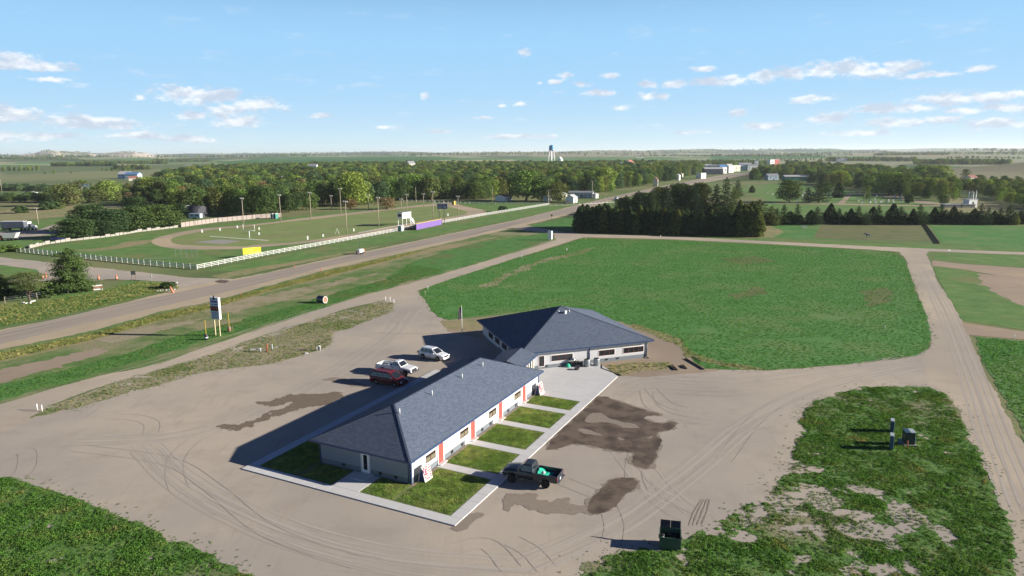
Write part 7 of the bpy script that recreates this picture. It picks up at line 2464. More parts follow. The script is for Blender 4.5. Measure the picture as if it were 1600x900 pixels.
def tree_at(kind, x, y, h, w, col, label, group=None, var=None):
    H, rad, cm, tm, _, _ = KINDS[kind][var if var is not None else trnd.randrange(len(KINDS[kind]))]
    nm, cat = NAMES[kind]
    z = float(terrain(x, y))
    r = empty(nm, x, y, z, trnd.uniform(0, 6.28), label=label, cat=cat, group=group)
    sz = h / H
    sw = (w / 2 / rad) if w else sz * trnd.uniform(0.95, 1.35)
    c = shared('crown', cm, r, scale=(sw, sw, sz))
    v = trnd.uniform(0.85, 1.15)
    c.color = (*[k * v for k in GREEN[col]], 1)
    shared('trunk', tm, r, scale=(sw, sw, sz))
    return r


def tree_px(kind, xb, yb, yt, wpx, col, label, group=None, var=None):
    g = G(xb, yb)
    return tree_at(kind, g.x, g.y, Hpx(xb, yb, yt), Wpx(xb, yb, wpx) if wpx else None, col, label, group, var)


# the ones that stand out
for a in (
        ('airy', 113, 457, 388, 68, 'airy', 'tall layered dark green tree standing alone by the side road at the left', None, 0),
        ('airy', 47, 470, 423, 56, 'olive', 'smaller open-crowned tree left of the tall layered one by the roadside', None, 1),
        ('bush', 75, 462, 440, 50, 'airy', 'low dark bush between the two roadside trees', None, 0),
        ('bush', 130, 455, 438, 34, 'airy', 'dark bush at the right foot of the tall layered tree', None, 0),
        ('bush', 15, 468, 452, 46, 'dark', 'low dark bush at the far left edge of the roadside', None, 0),
        ('bush', -8, 455, 430, 44, 'olive', 'olive bush cut by the left edge of the photo', None, 0),
        ('bush', 262, 450, 441, 26, 'dark', 'dark bush growing over the culvert', None, 0),
        ('cluster', 122, 372, 341, 62, 'dark', 'leftmost and nearest of the dark trees above the broken white wall', 'dark trees above the broken white wall', 0),
        ('cluster', 142, 362, 319, 66, 'dark', 'tallest dark tree above the broken white wall', 'dark trees above the broken white wall', 1),
        ('cluster', 178, 363, 326, 58, 'dark', 'dark tree in the middle of the group above the broken white wall', 'dark trees above the broken white wall', 0),
        ('cluster', 163, 368, 344, 40, 'dark', 'lower dark tree in front of the middle of the group by the broken wall', 'dark trees above the broken white wall', 1),
        ('cluster', 215, 359, 322, 56, 'airy', 'dark olive tree right of the middle of the group by the broken wall', 'dark trees above the broken white wall', 1),
        ('cluster', 243, 355, 318, 62, 'airy', 'large tree second from the right above the broken wall', 'dark trees above the broken white wall', 0),
        ('cluster', 268, 353, 329, 44, 'airy', 'rightmost lower tree above the broken wall, beside the panelled fence', 'dark trees above the broken white wall', 1),
        ('cluster', 212, 333, 306, 44, 'dark', 'dark tree standing behind the group by the broken wall', None, 0),
        ('bush', 33, 333, 322, 22, 'dark', 'lone dark bush in the dry meadow at the left', None, 0),
        ('bush', 72, 328, 315, 20, 'dark', 'dark bush right of the lone one in the dry meadow', None, 0),
        ('bush', 84, 327, 315, 22, 'dark', 'rounded dark bush at the edge of the left thicket', None, 0),
        ('bush', 92, 326, 316, 20, 'olive', 'olive bush at the right of the dark pair in the dry meadow', None, 0),
        ('bush', 13, 393, 383, 44, 'fresh', 'leafy green bush behind the white rail fence at the far left', None, 0),
        ('broad', 105, 322, 287, 44, 'olive', 'tall olive tree with a brownish skirt at the right end of the left thicket', None, 2),
        ('broad', 88, 316, 292, 34, 'mid', 'green tree behind the tall olive one in the left thicket', None, 1),
        ('broad', 112, 322, 300, 26, 'brown', 'brownish tree at the end of the left thicket', None, 3),
        ('broad', 125, 303, 283, 34, 'olive', 'grey-green tree above the small blue-roofed house', None, 4),
        ('broad', 168, 315, 282, 38, 'bright', 'yellow-green tree at the left beyond the dry meadow', None, 2),
        ('broad', 150, 317, 296, 40, 'olive', 'spreading olive tree in front of the yellow-green one', None, 0),
        ('pine', 195, 305, 288, 14, 'pine', 'small dark conical pine left of the large yellow-green tree', None, 0),
        ('broad', 232, 303, 276, 44, 'bright', 'large pale yellow-green tree left of the dark woods', None, 1),
        ('broad', 251, 284, 268, 24, 'mid', 'round tree between the two left farms', None, 2),
        ('broad', 258, 320, 290, 30, 'dark', 'dark tree at the left end of the woods', None, 1),
        ('broad', 268, 322, 306, 16, 'olive', 'left of two small olive trees before the round-roofed shed', None, 5),
        ('broad', 277, 322, 306, 16, 'olive', 'right of two small olive trees before the round-roofed shed', None, 5),
        ('broad', 286, 340, 318, 26, 'dark', 'dark tree in front of the round-roofed shed', None, 0),
        ('broad', 552, 322, 269, 50, 'bright', 'bright yellow-green tree at the front of the woods behind the track', None, 2),
        ('broad', 822, 314, 266, 62, 'fresh', 'large fresh green tree at the front of the town trees above the fence corner', None, 1),
        ('broad', 846, 314, 278, 34, 'mid', 'darker half of the large green tree, right side', None, 2),
        ('broad', 872, 315, 285, 38, 'olive', 'rounded olive tree behind the cream hut', None, 4),
        ('broad', 650, 312, 271, 36, 'fresh', 'fresh green tree in the woods behind the press box', None, 0),
        ('broad', 672, 312, 272, 30, 'fresh', 'light green tree right of the fresh green one behind the press box', None, 3),
        ('broad', 944, 300, 262, 40, 'bright', 'yellow-green tree in the town woods above the highway', None, 2),
        ('bush', 785, 331, 322, 16, 'dark', 'small dark evergreen in the grass inside the far fence', None, 0),
        ('broad', 605, 327, 308, 34, 'brown', 'brownish thicket tree behind the back straight of the track', None, 0),
        ('broad', 548, 327, 311, 26, 'brown', 'bare brownish tree behind the back straight', None, 3),
        ('broad', 1233, 316, 281, 44, 'mid', 'broad round-crowned tree in the cemetery', None, 2),
        ('pine', 1262, 317, 293, 24, 'pine', 'left dark evergreen of the pair in the cemetery', None, 1),
        ('pine', 1279, 317, 285, 32, 'pine', 'right dark evergreen of the pair in the cemetery', None, 1),
        ('broad', 1290, 305, 284, 26, 'dark', 'dark tree behind the evergreen pair in the cemetery', None, 1),
        ('juniper', 1310, 309, 285, 18, 'pine', 'dark egg-shaped evergreen standing alone in the cemetery', None, 1),
        ('cluster', 1005, 335, 300, 42, 'dark', 'dark rounded tree behind the left half of the juniper hedge', None, 0),
        ('cluster', 1032, 334, 291, 40, 'pinelit', 'dark rounded tree behind the middle of the juniper hedge', None, 1),
        ('cluster', 1062, 334, 285, 46, 'dark', 'large dark rounded tree behind the middle of the juniper hedge', None, 0),
        ('cluster', 1092, 335, 284, 40, 'pinelit', 'dark rounded tree right of the middle behind the juniper hedge', None, 1),
        ('cluster', 975, 332, 308, 34, 'dark', 'dark rounded tree behind the left end of the juniper hedge', None, 1),
        ('broad', 1354, 313, 289, 14, 'mid', 'slim young tree in the middle of the cemetery', None, 5),
        ('bush', 1420, 318, 304, 14, 'dark', 'small dark round tree at the right of the cemetery', None, 0),
        ('juniper', 1175, 301, 300 - 10, 10, 'pine', 'small dark evergreen at the left of the cemetery', None, 0),
        ('pine', 1152, 309, 281, 20, 'pine', 'dark pine standing apart left of the cemetery', None, 1),
        ('broad', 1474, 320, 305, 18, 'dark', 'dark tree at the foot of the pale thicket at the right', None, 1),
        ('broad', 1388, 305, 268, 54, 'fresh', 'large fresh green tree in the right woods', None, 2),
        ('broad', 1412, 306, 270, 44, 'mid', 'large green tree right of the fresh green one in the right woods', None, 0),
        ('broad', 1452, 304, 277, 50, 'bright', 'pale yellow-green tree in the right woods', None, 1),
        ('broad', 1445, 283, 257, 42, 'fresh', 'fresh green tree at the back of the right woods', None, 4),
        ('broad', 1466, 284, 258, 46, 'bright', 'bright green spreading tree at the back of the right woods', None, 2),
        ('broad', 1311, 288, 266, 32, 'bright', 'bright green tree behind the cemetery track', None, 3),
        ('broad', 1508, 284, 264, 16, 'dark', 'left dark tree by the white farmhouse at the right', None, 5),
        ('broad', 1529, 284, 273, 18, 'dark', 'right dark tree by the white farmhouse at the right', None, 4)):
    tree_px(*a[:7], group=a[7] if len(a) > 7 else None, var=a[8] if len(a) > 8 else None)

# hedge of junipers and the pines behind it
HA, HB = G(900, 362.5), G(1188, 371.0)
n_ = 34
jr = random.Random(5)
for row in range(4):
    for k in range(n_ - row * 2):
        t = (k + 0.5 + jr.uniform(-0.2, 0.2)) / (n_ - row * 2)
        p = HA.lerp(HB, min(1, t))
        away = Vector((0.25, 1.0)).normalized() * (1.5 + 5.2 * row + jr.uniform(-0.8, 0.8))
        h = 9.2 - 1.6 * t + (2.9 if t > 0.89 else 0) + jr.uniform(-1.3, 1.3)
        if row == 0:
            h -= 0.4
        lab = 'dark juniper in the dense hedge above the field, ' + ('front row', 'second row', 'third row', 'back row')[row]
        lab = 'dark juniper of the dense hedge, %s from the left in its %s' % (nth(k), ('front row', 'second row', 'third row', 'back row')[row])
        tree_at('juniper', p.x + away.x, p.y + away.y, h, 5.2 + jr.uniform(-0.4, 0.8), 'pinelit' if (t > 0.88 or jr.random() < 0.3) else 'pine', lab, 'junipers of the dense hedge')
for k, (x, yb, yt, w) in enumerate(((978, 336, 305, 34), (997, 338, 298, 36), (1018, 340, 296, 34), (1040, 338, 291, 36), (1062, 336, 289, 38), (1084, 337, 288, 36), (1096, 332, 284, 22), (1118, 336, 288, 34), (1133, 336, 277, 26), (1146, 338, 292, 26), (1170, 352, 316, 44), (1185, 350, 312, 50), (1205, 352, 322, 30))):
    tree_px('pine', x, yb, yt, w, 'pinelit' if k > 8 else 'pine', 'tall dark pine rising behind the juniper hedge, ' + ('number %d' % (k + 1) if False else ('at its left end', 'left part', 'left part, taller', 'left of centre', 'at the centre', 'right of centre', 'slim one behind', 'before the cemetery', 'pointed tallest one', 'right of the tallest', 'sunlit at the right end', 'broad one at the right corner', 'low one beyond the corner')[k]),
            'pines behind the juniper hedge')
# pine row behind the pasture
tops = [338, 334, 325, 319, 330, 318, 321, 328, 323, 331, 318, 325, 330, 326, 321, 331, 323, 320, 329, 318, 322, 331, 326, 319, 330, 324, 320, 327, 322, 328, 331, 326, 318, 323, 329, 325, 320, 331, 327, 324, 322, 330]
for k, yt in enumerate(tops):
    x = 1192 + 10.6 * k + jr.uniform(-2, 2)
    if k in (6,):
        continue
    kd = 'juniper' if k % 3 == 1 else 'pine'
    tree_px(kd, x, 350.5 + jr.uniform(-1.5, 1.0), yt, 17 + jr.uniform(-3, 6), 'pinelit' if k > 36 else 'pine', 'taller dark evergreen, %s from the left in the row behind the pasture' % nth(k), 'evergreens along the back of the pasture')
    tree_px('juniper', x + 5, 349 + jr.uniform(-1, 1), 337 + jr.uniform(-3, 2), 15, 'dark', 'low dark evergreen, %s filler from the left in the row behind the pasture' % nth(k), 'evergreens along the back of the pasture')
# shelterbelt at the left
for k in range(16):
    tree_px('juniper' if k % 2 else 'broad', -60 + 10 * k, 298 + jr.uniform(-1, 1), 288 + jr.uniform(-2, 2), 16, 'blue', 'tree of the far shelterbelt row at the left, %s from the left' % nth(k), 'shelterbelt rows at the left')
for k in range(18):
    tree_px('broad', -60 + 9 * k, 316 + jr.uniform(-2, 1), 302 + jr.uniform(-3, 2), 18, 'blue' if k % 3 else 'mid', 'tree of the nearer shelterbelt row at the left, %s from the left' % nth(k), 'shelterbelt rows at the left')


def in_poly(poly, n, spacing, seed, lim=0.0):
    q = [tuple(p) for p in poly]
    a = np.array(q)
    x0, y0 = a.min(0) + lim
    x1, y1 = a.max(0) - lim
    rg = np.random.default_rng(seed)
    xs, ys = np.meshgrid(np.arange(x0, x1, spacing), np.arange(y0, y1, spacing))
    xs = xs + rg.uniform(-0.42, 0.42, xs.shape) * spacing
    ys = ys + rg.uniform(-0.42, 0.42, ys.shape) * spacing
    xs, ys = xs.ravel(), ys.ravel()
    d = sdf(q, xs, ys)
    k = d > lim
    return xs[k], ys[k], d[k]


WOODS = [g_([(238, 322), (262, 330), (300, 333), (345, 340), (400, 341), (440, 338), (470, 331), (520, 322), (590, 320), (640, 313), (700, 312), (760, 312), (800, 310), (860, 303), (900, 304), (940, 306), (975, 300), (1000, 292), (1035, 290), (1075, 277), (1100, 270), (1090, 263), (1000, 260), (900, 262), (800, 262), (700, 261), (600, 262), (500, 263), (420, 266), (360, 268), (300, 272), (262, 282)]),
         g_([(1150, 262.5), (1098, 264), (1010, 258), (1180, 256), (1200, 258)]),
         g_([(1168, 283), (1200, 283), (1240, 286), (1300, 292), (1380, 303), (1420, 310), (1470, 314), (1500, 322), (1500, 305), (1480, 288), (1440, 278), (1380, 271), (1300, 265), (1250, 262), (1225, 264), (1180, 274)]),
         g_([(1495, 297), (1520, 300), (1560, 314), (1600, 328), (1680, 345), (1680, 300), (1600, 294), (1530, 293)]),
         g_([(110, 306), (140, 312), (200, 318), (238, 315), (262, 290), (238, 292), (190, 300), (150, 292), (120, 295)])]
pts = []
hwc = [((G(*a) + G(*b)) / 2) for a, b in zip(HWF, reversed(HWN))]
for wi, wp in enumerate(WOODS):
    sp = (10.0, 14, 11.5, 7.5, 11)[wi]
    xs, ys, ds = in_poly(wp, 0, sp, 40 + wi)
    for x, y in zip(xs, ys):
        p = Vector((float(x), float(y)))
        ok = True
        for a, b in zip(HWF, HWF[1:]):
            A__, B__ = G(*a), G(*b)
            t = max(0, min(1, (p - A__).dot(B__ - A__) / (B__ - A__).length_squared))
            if (p - A__.lerp(B__, t)).length < 17:
                ok = False
                break
        if not ok:
            continue
        dist = p.length
        for bx, by, bs in BLD:
            bd = Vector((bx, by)).normalized()
            along = p.dot(bd) - math.hypot(bx, by)
            lat = abs(p.x * bd.y - p.y * bd.x)
            if lat < bs * 0.5 + 3 and -26 - dist * 0.06 < along < bs * 0.6 + 4:
                ok = False
                break
        if ok and (x + 24.5) ** 2 + (y - 0) ** 2 > 0:
            pts.append((dist, float(x), float(y), wi))
pts.sort()
rest = []
cols = ['mid', 'mid', 'olive', 'dark', 'mid', 'olive', 'blue', 'fresh', 'mid', 'olive', 'dark', 'bright', 'brown', 'mid', 'olive', 'blue']
desc = {'mid': 'mid-green', 'olive': 'dull olive', 'dark': 'dark green', 'blue': 'grey-green', 'fresh': 'fresh green', 'bright': 'yellow-green', 'brown': 'brownish'}
where = ['town woods', 'trees beyond the far shops', 'woods behind the cemetery', 'creek thicket at the right edge', 'scattered trees beyond the left meadow']
NB = 0
zc = {}
for dist, x, y, wi in pts:
    c = trnd.choice(cols)
    if wi == 3 and c in ('olive', 'brown'):
        c = 'fresh'
    h = trnd.triangular(7.5, 16.5, 11.5) if wi == 0 else (trnd.uniform(7, 13) if wi == 2 else trnd.uniform(5, 9))
    if wi == 2 and c in ('dark', 'brown'):
        c = 'fresh'
    if wi == 1:
        h = trnd.uniform(8, 12)
    if NB < 240:
        px_ = PX(x, y)[0]
        zone = next((n_z for lim, n_z in ((290, 'left of the round-roofed shed'), (345, 'behind the round-roofed shed'), (400, 'behind the panelled fence'), (455, 'by the teal cabin'), (520, 'behind the left half of the track'),
                                          (575, 'beside the yellow-green tree'), (640, 'behind the press box'), (700, 'behind the scoreboard'), (760, 'beyond the far curve'), (840, 'behind the red-roofed house'),
                                          (920, 'above the fence corner'), (1000, 'beside the highway'), (1100, 'beyond the highway bend')) if px_ < lim), 'at the right') if wi == 0 else \
            ('left part' if px_ < (0, 1120, 1290, 1540, 170)[wi] else 'middle part' if px_ < (0, 1160, 1400, 1580, 210)[wi] else 'right part')
        size = 'tall ' if h > 12.6 else 'low ' if h < 10 else ''
        zc[(wi, zone, c, size)] = zc.get((wi, zone, c, size), 0) + 1
        tree_at('broad', x, y, h, None, c, '%s%s %s tree %s, %s back' % (size, desc[c], ('town-woods', 'shop-side', 'cemetery-woods', 'creek-thicket', 'left-meadow')[wi], zone, nth(zc[(wi, zone, c, size)] - 1)), 'trees in the ' + where[wi])
        NB += 1
    else:
        rest.append((x, y, h, c))

# ------------------------------------------------------------------ scattering small or far plants as one object each
def gn_scatter(name, xyz, rz, sc, ix, sources, **kw):
    coll = bpy.data.collections.new(name + '_kinds')
    for s_o in sources:
        coll.objects.link(s_o)
    me = bpy.data.meshes.new(name)
    me.vertices.add(len(xyz))
    me.vertices.foreach_set('co', np.asarray(xyz, np.float32).ravel())
    for an, ty, val in (('rz', 'FLOAT', rz), ('sc', 'FLOAT', sc), ('ix', 'INT', ix)):
        at = me.attributes.new(an, ty, 'POINT')
        at.data.foreach_set('value', np.asarray(val, np.float32 if ty == 'FLOAT' else np.int32))
    o = link(bpy.data.objects.new(name, me))
    t = bpy.data.node_groups.new(name, 'GeometryNodeTree')
    t.interface.new_socket('Geometry', in_out='INPUT', socket_type='NodeSocketGeometry')
    t.interface.new_socket('Geometry', in_out='OUTPUT', socket_type='NodeSocketGeometry')
    N, L = t.nodes, t.links
    gi, go = N.new('NodeGroupInput'), N.new('NodeGroupOutput')
    ip, ci = N.new('GeometryNodeInstanceOnPoints'), N.new('GeometryNodeCollectionInfo')
    ci.inputs['Collection'].default_value = coll
    ci.inputs['Separate Children'].default_value = True
    ci.inputs['Reset Children'].default_value = True

    def attr(an, ty):
        n = N.new('GeometryNodeInputNamedAttribute')
        n.data_type = ty
        n.inputs['Name'].default_value = an
        return n.outputs['Attribute']
    cx = N.new('ShaderNodeCombineXYZ')
    L.new(attr('rz', 'FLOAT'), cx.inputs[2])
    L.new(gi.outputs[0], ip.inputs['Points'])
    L.new(ci.outputs[0], ip.inputs['Instance'])
    ip.inputs['Pick Instance'].default_value = True
    L.new(attr('ix', 'INT'), ip.inputs['Instance Index'])
    L.new(cx.outputs[0], ip.inputs['Rotation'])
    L.new(attr('sc', 'FLOAT'), ip.inputs['Scale'])
    L.new(ip.outputs[0], go.inputs[0])
    m = o.modifiers.new('scatter', 'NODES')
    m.node_group = t
    return tag(o, kind='stuff', **kw)


srcs = []
for ci_, (c, v) in enumerate((('mid', 0), ('olive', 1), ('dark', 2), ('mid', 3), ('fresh', 4), ('olive', 6), ('blue', 2), ('bright', 1))):
    H, rad, cm, tm, co, q = KINDS['broad'][v % 7]
    me_ = cm.copy()
    g0 = GREEN[c]
    me_.materials[0] = leaf_mat('far_leaves_' + c, amount=0.35, pal=[(0.3, tuple(q_ * 0.8 for q_ in g0)), (0.7, tuple(q_ * 1.2 for q_ in g0))])
    srcs.append(bpy.data.objects.new('woodland_kind_%02d' % ci_, me_))
far = [(x, y, h / 12) for x, y, h, c in rest]
# shelterbelts and draws on the far plains: ends in the picture, depth in metres, spacing, height
BELTS = [(0, 60, 268, 40, 11, 9), (80, 182, 262, 90, 10, 10), (130, 262, 257, 160, 13, 9), (240, 332, 252.5, 220, 16, 10), (0, 130, 253, 120, 16, 9), (175, 236, 265.5, 60, 9, 9), (160, 210, 268, 50, 12, 6),
         (475, 560, 242.5, 250, 24, 10), (585, 720, 243, 250, 24, 10), (730, 800, 243, 120, 24, 9), (330, 470, 243.5, 160, 26, 9), (1290, 1432, 252.5, 110, 11, 10), (1427, 1578, 258, 130, 9, 10), (1365, 1480, 246.5, 200, 16, 10),
         (1100, 1290, 247.5, 150, 20, 10), (1450, 1600, 246.0, 160, 22, 9), (1480, 1600, 250, 60, 14, 7), (1535, 1600, 286, 30, 8, 7), (1560, 1640, 296, 22, 7, 8), (1225, 1290, 257, 50, 11, 9), (1180, 1300, 252, 40, 14, 8), (880, 960, 244.5, 60, 22, 9), (1000, 1060, 246, 50, 20, 9), (1230, 1280, 243, 250, 26, 10), (1050, 1230, 244, 250, 26, 10), (1380, 1600, 243, 260, 26, 10), (60, 120, 272, 20, 18, 5), (290, 330, 262.5, 20, 12, 6)]
brg = np.random.default_rng(77)
for x0, x1, y, dep, sp, h in BELTS:
    A__, B__ = G(x0, y), G(x1, y)
    L_ = (B__ - A__).length
    nx, ny = max(2, int(L_ / sp)), max(1, int(dep / sp))
    for i in range(nx):
        for j in range(ny):
            if brg.random() < 0.25:
                continue
            p = A__.lerp(B__, (i + brg.uniform(0, 1)) / nx)
            away = p.normalized() * ((j + brg.uniform(0, 1)) / ny * dep * (0.55 + 0.45 * math.sin(3.1 * i / nx)))
            far.append((p.x + away.x, p.y + away.y, h / 12 * brg.uniform(0.7, 1.2)))
aa, rr_ = brg.uniform(-0.72, 0.72, 9000), brg.uniform(4200, 9000, 9000)
xx_, yy_ = rr_ * np.sin(aa), rr_ * np.cos(aa)
kk = fbm(xx_ / 420, yy_ / 300, 171, 4) > 0.53
far += [(x, y, v) for x, y, v in zip(xx_[kk], yy_[kk], brg.uniform(0.7, 1.3, int(kk.sum())))]
far = np.array(far)
gn_scatter('distant_woodland', np.stack([far[:, 0], far[:, 1], terrain(far[:, 0], far[:, 1]) - 0.2], 1), brg.uniform(0, 6.28, len(far)), far[:, 2], brg.integers(0, 8, len(far)), srcs,
           label='far woods, shelterbelts and draws that read as dark masses')


def clump(name, seed, n, r, h, size, m, upright=0.3, aspect=1.0):
    rg = np.random.default_rng(seed)
    a = rg.uniform(0, 6.283, n)
    rr = r * np.sqrt(rg.uniform(0, 1, n))
    p = np.stack([np.cos(a) * rr, np.sin(a) * rr, h * (1 - (rr / r) ** 2 * 0.7) * rg.uniform(0.35, 1.0, n)], 1)
    nn = np.stack([np.cos(a) * 0.6, np.sin(a) * 0.6, np.full(n, 1.0 - upright)], 1) + rg.normal(size=(n, 3)) * 0.5
    co, q = leaf_quads(p, nn, size, rg, aspect)
    return bpy.data.objects.new(name, fastmesh(name, co, q, m))


def blades(name, seed, n, r, h, w, m):
    rg = np.random.default_rng(seed)
    vs, fs = [], []
    for k in range(n):
        a, rr = rg.uniform(0, 6.28), r * math.sqrt(rg.uniform(0, 1))
        x, y = math.cos(a) * rr, math.sin(a) * rr
        b = rg.uniform(0, 6.28)
        dx, dy = math.cos(b) * w, math.sin(b) * w
        lx, ly = rg.normal() * 0.3 * h, rg.normal() * 0.3 * h
        hh = h * rg.uniform(0.5, 1.0)
        k4 = len(vs)
        vs += [(x - dx, y - dy, 0), (x + dx, y + dy, 0), (x + lx + dx * 0.3, y + ly + dy * 0.3, hh), (x + lx - dx * 0.3, y + ly - dy * 0.3, hh)]
        fs.append((k4, k4 + 1, k4 + 2, k4 + 3))
    return bpy.data.objects.new(name, fastmesh(name, np.array(vs), np.array(fs), m))


def cover(name, poly, spacing, srcs_, scale, label, amp=0.0, freq=1.0, seed=1, extra=None, z=0.02, dens=None, edge=0.15):
    xs, ys, ds = in_poly(poly, 0, spacing, seed + 900, min(0.0, edge))
    f = ds.copy()
    if amp:
        f = f + amp * (fbm(xs * freq, ys * freq, seed, 4) - 0.5) * 2
    if extra is not None:
        f = np.minimum(f, extra(xs, ys))
    k = f > edge
    if edge < 0:
        k &= np.random.default_rng(seed).uniform(0, 1, len(xs)) < np.exp(np.minimum(f, 0) / 0.55)
    rg = np.random.default_rng(seed + 5)
    if dens is not None:
        k &= rg.uniform(0, 1, len(xs)) < dens(xs, ys)
    # leave out what the picture cannot show
    d0 = xs * CF[0] + ys * CF[1] - CAMH * CF[2]
    px = 800 + FPX * (xs * CR[0] - CAMH * CR[2]) / d0
    py = 450 - FPX * (xs * CU[0] + ys * CU[1] - CAMH * CU[2]) / d0
    k &= (px > -120) & (px < 1720) & (py < 990)
    xs, ys = xs[k], ys[k]
    s = scale * rg.uniform(0.55, 1.25, len(xs)) * np.clip(0.6 + f[k], 0.6, 1.0)
    return gn_scatter(name, np.stack([xs, ys, np.full(len(xs), z)], 1), rg.uniform(0, 6.28, len(xs)), s, rg.integers(0, len(srcs_), len(xs)), srcs_, label=label)


def copies(src):
    return [bpy.data.objects.new(o.name, o.data) for o in src]


WEED = [clump('weed_kind_%d' % k, 700 + k, 26, 0.30, 0.16, 0.075, M['weed_leaf'], 0.15) for k in range(4)]
CLOV = [clump('clover_kind_%d' % k, 720 + k, 20, 0.55, 0.13, 0.13, M['field_leaf'], 0.1) for k in range(3)]
LAWN = [blades('lawn_kind_%d' % k, 740 + k, 22, 0.17, 0.09, 0.02, M['lawn_leaf']) for k in range(3)]
DRY = [blades('dry_kind_%d' % k, 760 + k, 20, 0.30, 0.42, 0.035, M['dry_leaf']) for k in range(3)]

wd = lambda X, Y: 0.12 + 1.0 * sst(fbm(X * 0.45, Y * 0.45, 133, 5), 0.36, 0.56)
cover('weeds', ISLAND, 0.31, copies(WEED), 0.78, 'leafy weeds covering the right-hand corner of the gravel yard', 0.8, 0.9, 45, thin_out, 0.03, wd, 0.05)
spr = lambda X, Y: 0.25 + 0.75 * sst(fbm(X * 0.8, Y * 0.8, 151, 4), 0.42, 0.55)
cover('weed_sprinkle', ISLAND, 0.34, copies(WEED), 0.6, 'single weeds straying onto the gravel round the weedy corner', 0.8, 0.9, 48, None, 0.018, spr, -2.6)
cover('weed_sprinkle', CORNER, 0.34, copies(WEED), 0.6, 'single weeds straying onto the gravel at the lower left', 0.45, 1.0, 49, None, 0.018, spr, -1.6)
cover('weeds', CORNER, 0.28, copies(WEED), 0.8, 'leafy weeds covering the lower left corner', 0.45, 1.0, 46, lambda X, Y: (fbm(X * 0.4, Y * 0.4, 95, 5) - 0.24) * 4, 0.03, wd, 0.05)
cover('weeds', STRIP, 0.52, copies(WEED) + copies(DRY), 0.42, 'short grass and weeds on the strip beside the frontage road', 0.55, 0.8, 47, lambda X, Y: (fbm(X * 0.35, Y * 0.35, 97, 5) - 0.30) * 3, 0.03, None, 0.1)
FIELD = g_([(654, 457), (667, 450), (700, 438), (800, 406), (850, 391.5), (913, 372.5), (1050, 376), (1200, 382.5), (1350, 391), (1395, 394), (1413, 405), (1424, 437), (1449, 500), (1454, 532), (1447, 546), (1430, 555), (1375, 564), (1275, 573.5), (1200, 579), (1100, 575), (1082, 560), (1075, 550), (1062, 530), (1012, 513), (970, 501), (900, 488), (800, 486), (750, 492), (700, 499), (687, 495), (674, 486), (667, 472)])
cover('field_plants', FIELD, 0.72, copies(CLOV), 0.5, 'low clover-like crop covering the big green field', 0.6, 0.5, 22, lambda X, Y: (fbm(X * 0.12, Y * 0.12, 141, 4) - 0.22) * 6, 0.03)
cover('field_plants', g_([(1522, 526), (1600, 533), (1760, 550), (1760, 760), (1660, 760), (1606, 690), (1580, 640), (1560, 610), (1543, 580), (1528, 545)]), 0.5, copies(CLOV), 0.55, 'low green crop in the field at the right edge', 0.7, 0.5, 30, None, 0.03)
for k, (x0, x1, y0, y1) in enumerate(LAWNS):
    q_ = [tuple(L1(*p)) for p in ((x0 + 0.1, y0 + 0.1), (x1 - 0.1, y0 + 0.1), (x1 - 0.1, y1 - 0.25), (x0 + 0.1, y1 - 0.25))]
    if k == 7:
        q_ = [tuple(L1(*p)) for p in ((x0 + 0.1, y0 + 0.1), (12, y0 + 0.1), (12, y1 - 0.1), (x0 + 0.1, y1 - 0.1))]
    cover('lawn_grass', q_, 0.20, copies(LAWN), 1.0, 'coarse yellowing lawn grass of the plots beside the motel', 0, 1, 500 + k, None, 0.075, None, 0.0)
cover('weed_sprinkle', STRIP, 0.4, copies(WEED), 0.5, 'single weeds straying onto the gravel round the grass strip', 0.55, 0.8, 52, None, 0.022, spr, -1.6)
cover('weed_sprinkle', FIELD, 0.5, copies(CLOV) + copies(WEED), 0.55, 'ragged plants along the edge of the big green field', 0.6, 0.5, 53, lambda X, Y: 0.5 - sdf([tuple(p) for p in FIELD], X, Y), 0.026, None, -1.3)
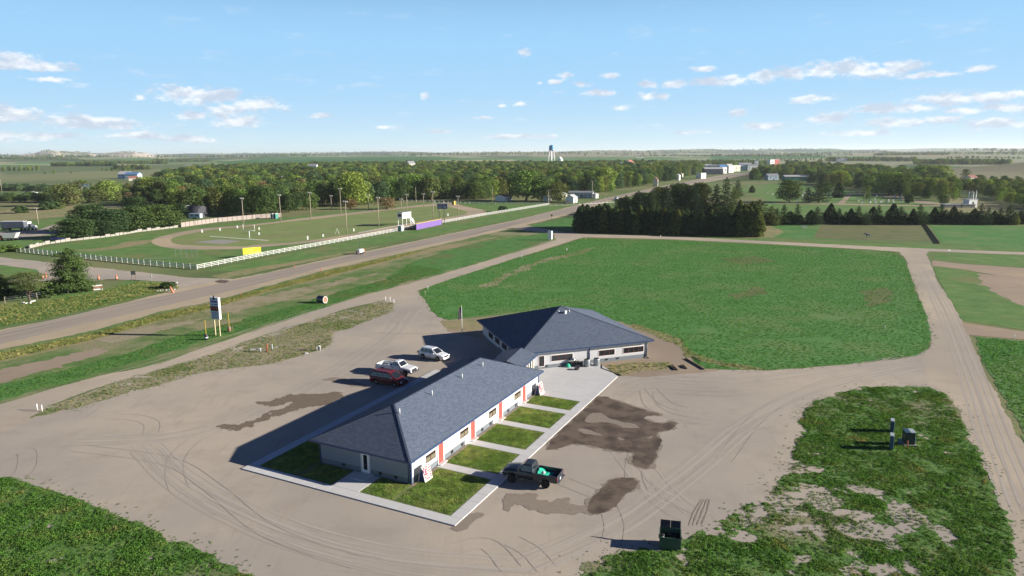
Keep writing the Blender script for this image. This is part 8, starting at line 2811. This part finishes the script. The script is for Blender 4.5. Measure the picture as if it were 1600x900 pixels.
cover('verge_grass', g_([(-300, 620), (0, 552), (150, 520), (250, 491), (325, 475), (400, 455), (500, 427), (600, 404), (690, 384), (600, 409), (500, 435), (420, 455), (330, 483), (250, 501), (150, 530), (0, 564), (-300, 640)]), 0.36, copies(DRY), 0.72, 'tall dry grass along the near edge of the highway', 0.4, 0.4, 7, None, 0.02)
cover('verge_grass', g_([(-60, 615), (20, 598), (110, 575), (200, 550), (290, 522), (420, 489), (520, 459), (600, 437), (640, 412), (700, 423), (575, 458), (450, 498), (400, 512), (300, 538), (180, 575), (60, 608), (-60, 640)]), 0.5, copies(WEED), 0.62, 'green weeds on the verge between highway and frontage road', 1.3, 0.35, 5, None, 0.02)
cover('verge_grass', g_([(-300, 575), (-60, 480), (60, 472), (150, 457), (215, 440), (262, 443), (285, 450), (225, 462), (100, 493), (0, 511)]), 0.42, copies(DRY) + copies(WEED), 0.62, 'rough grass on the far side of the highway', 0.7, 0.35, 10, None, 0.02)
cover('weeds', g_([(940, 573), (990, 566), (1045, 566), (1055, 575), (1000, 582), (965, 589)]), 0.45, copies(WEED) + copies(DRY), 0.6, 'thin weeds on the bare soil beside the patio', 0.5, 0.7, 25, None, 0.03, lambda X, Y: 0.5 + 0 * X)
cover('weeds', g_([(985, 503), (1030, 517), (1066, 533), (1080, 551), (1130, 566), (1200, 576), (1170, 580), (1110, 568), (1070, 556), (1062, 542), (1020, 524), (985, 512)]), 0.5, copies(DRY) + copies(WEED), 0.5, 'dry tufts along the near edge of the green field', 0.9, 0.6, 24, None, 0.03)

# ------------------------------------------------------------------ the air
hz = MB().box((0, 0, 49), (42000, 42000, 102)).build('haze', None, kind='stuff')
hm = bpy.data.materials.new('haze')
hm.use_nodes = True
ht = NT(hm.node_tree)
ht.n.remove(hm.node_tree.nodes['Principled BSDF'])
pv = ht.node('ShaderNodeVolumePrincipled')
pv.inputs['Color'].default_value = (0.86, 0.93, 1.0, 1)
pv.inputs['Density'].default_value = 5.5e-5
pv.inputs['Anisotropy'].default_value = 0.2
ht.l.new(pv.outputs[0], hm.node_tree.nodes['Material Output'].inputs['Volume'])
hz.data.materials.append(hm)
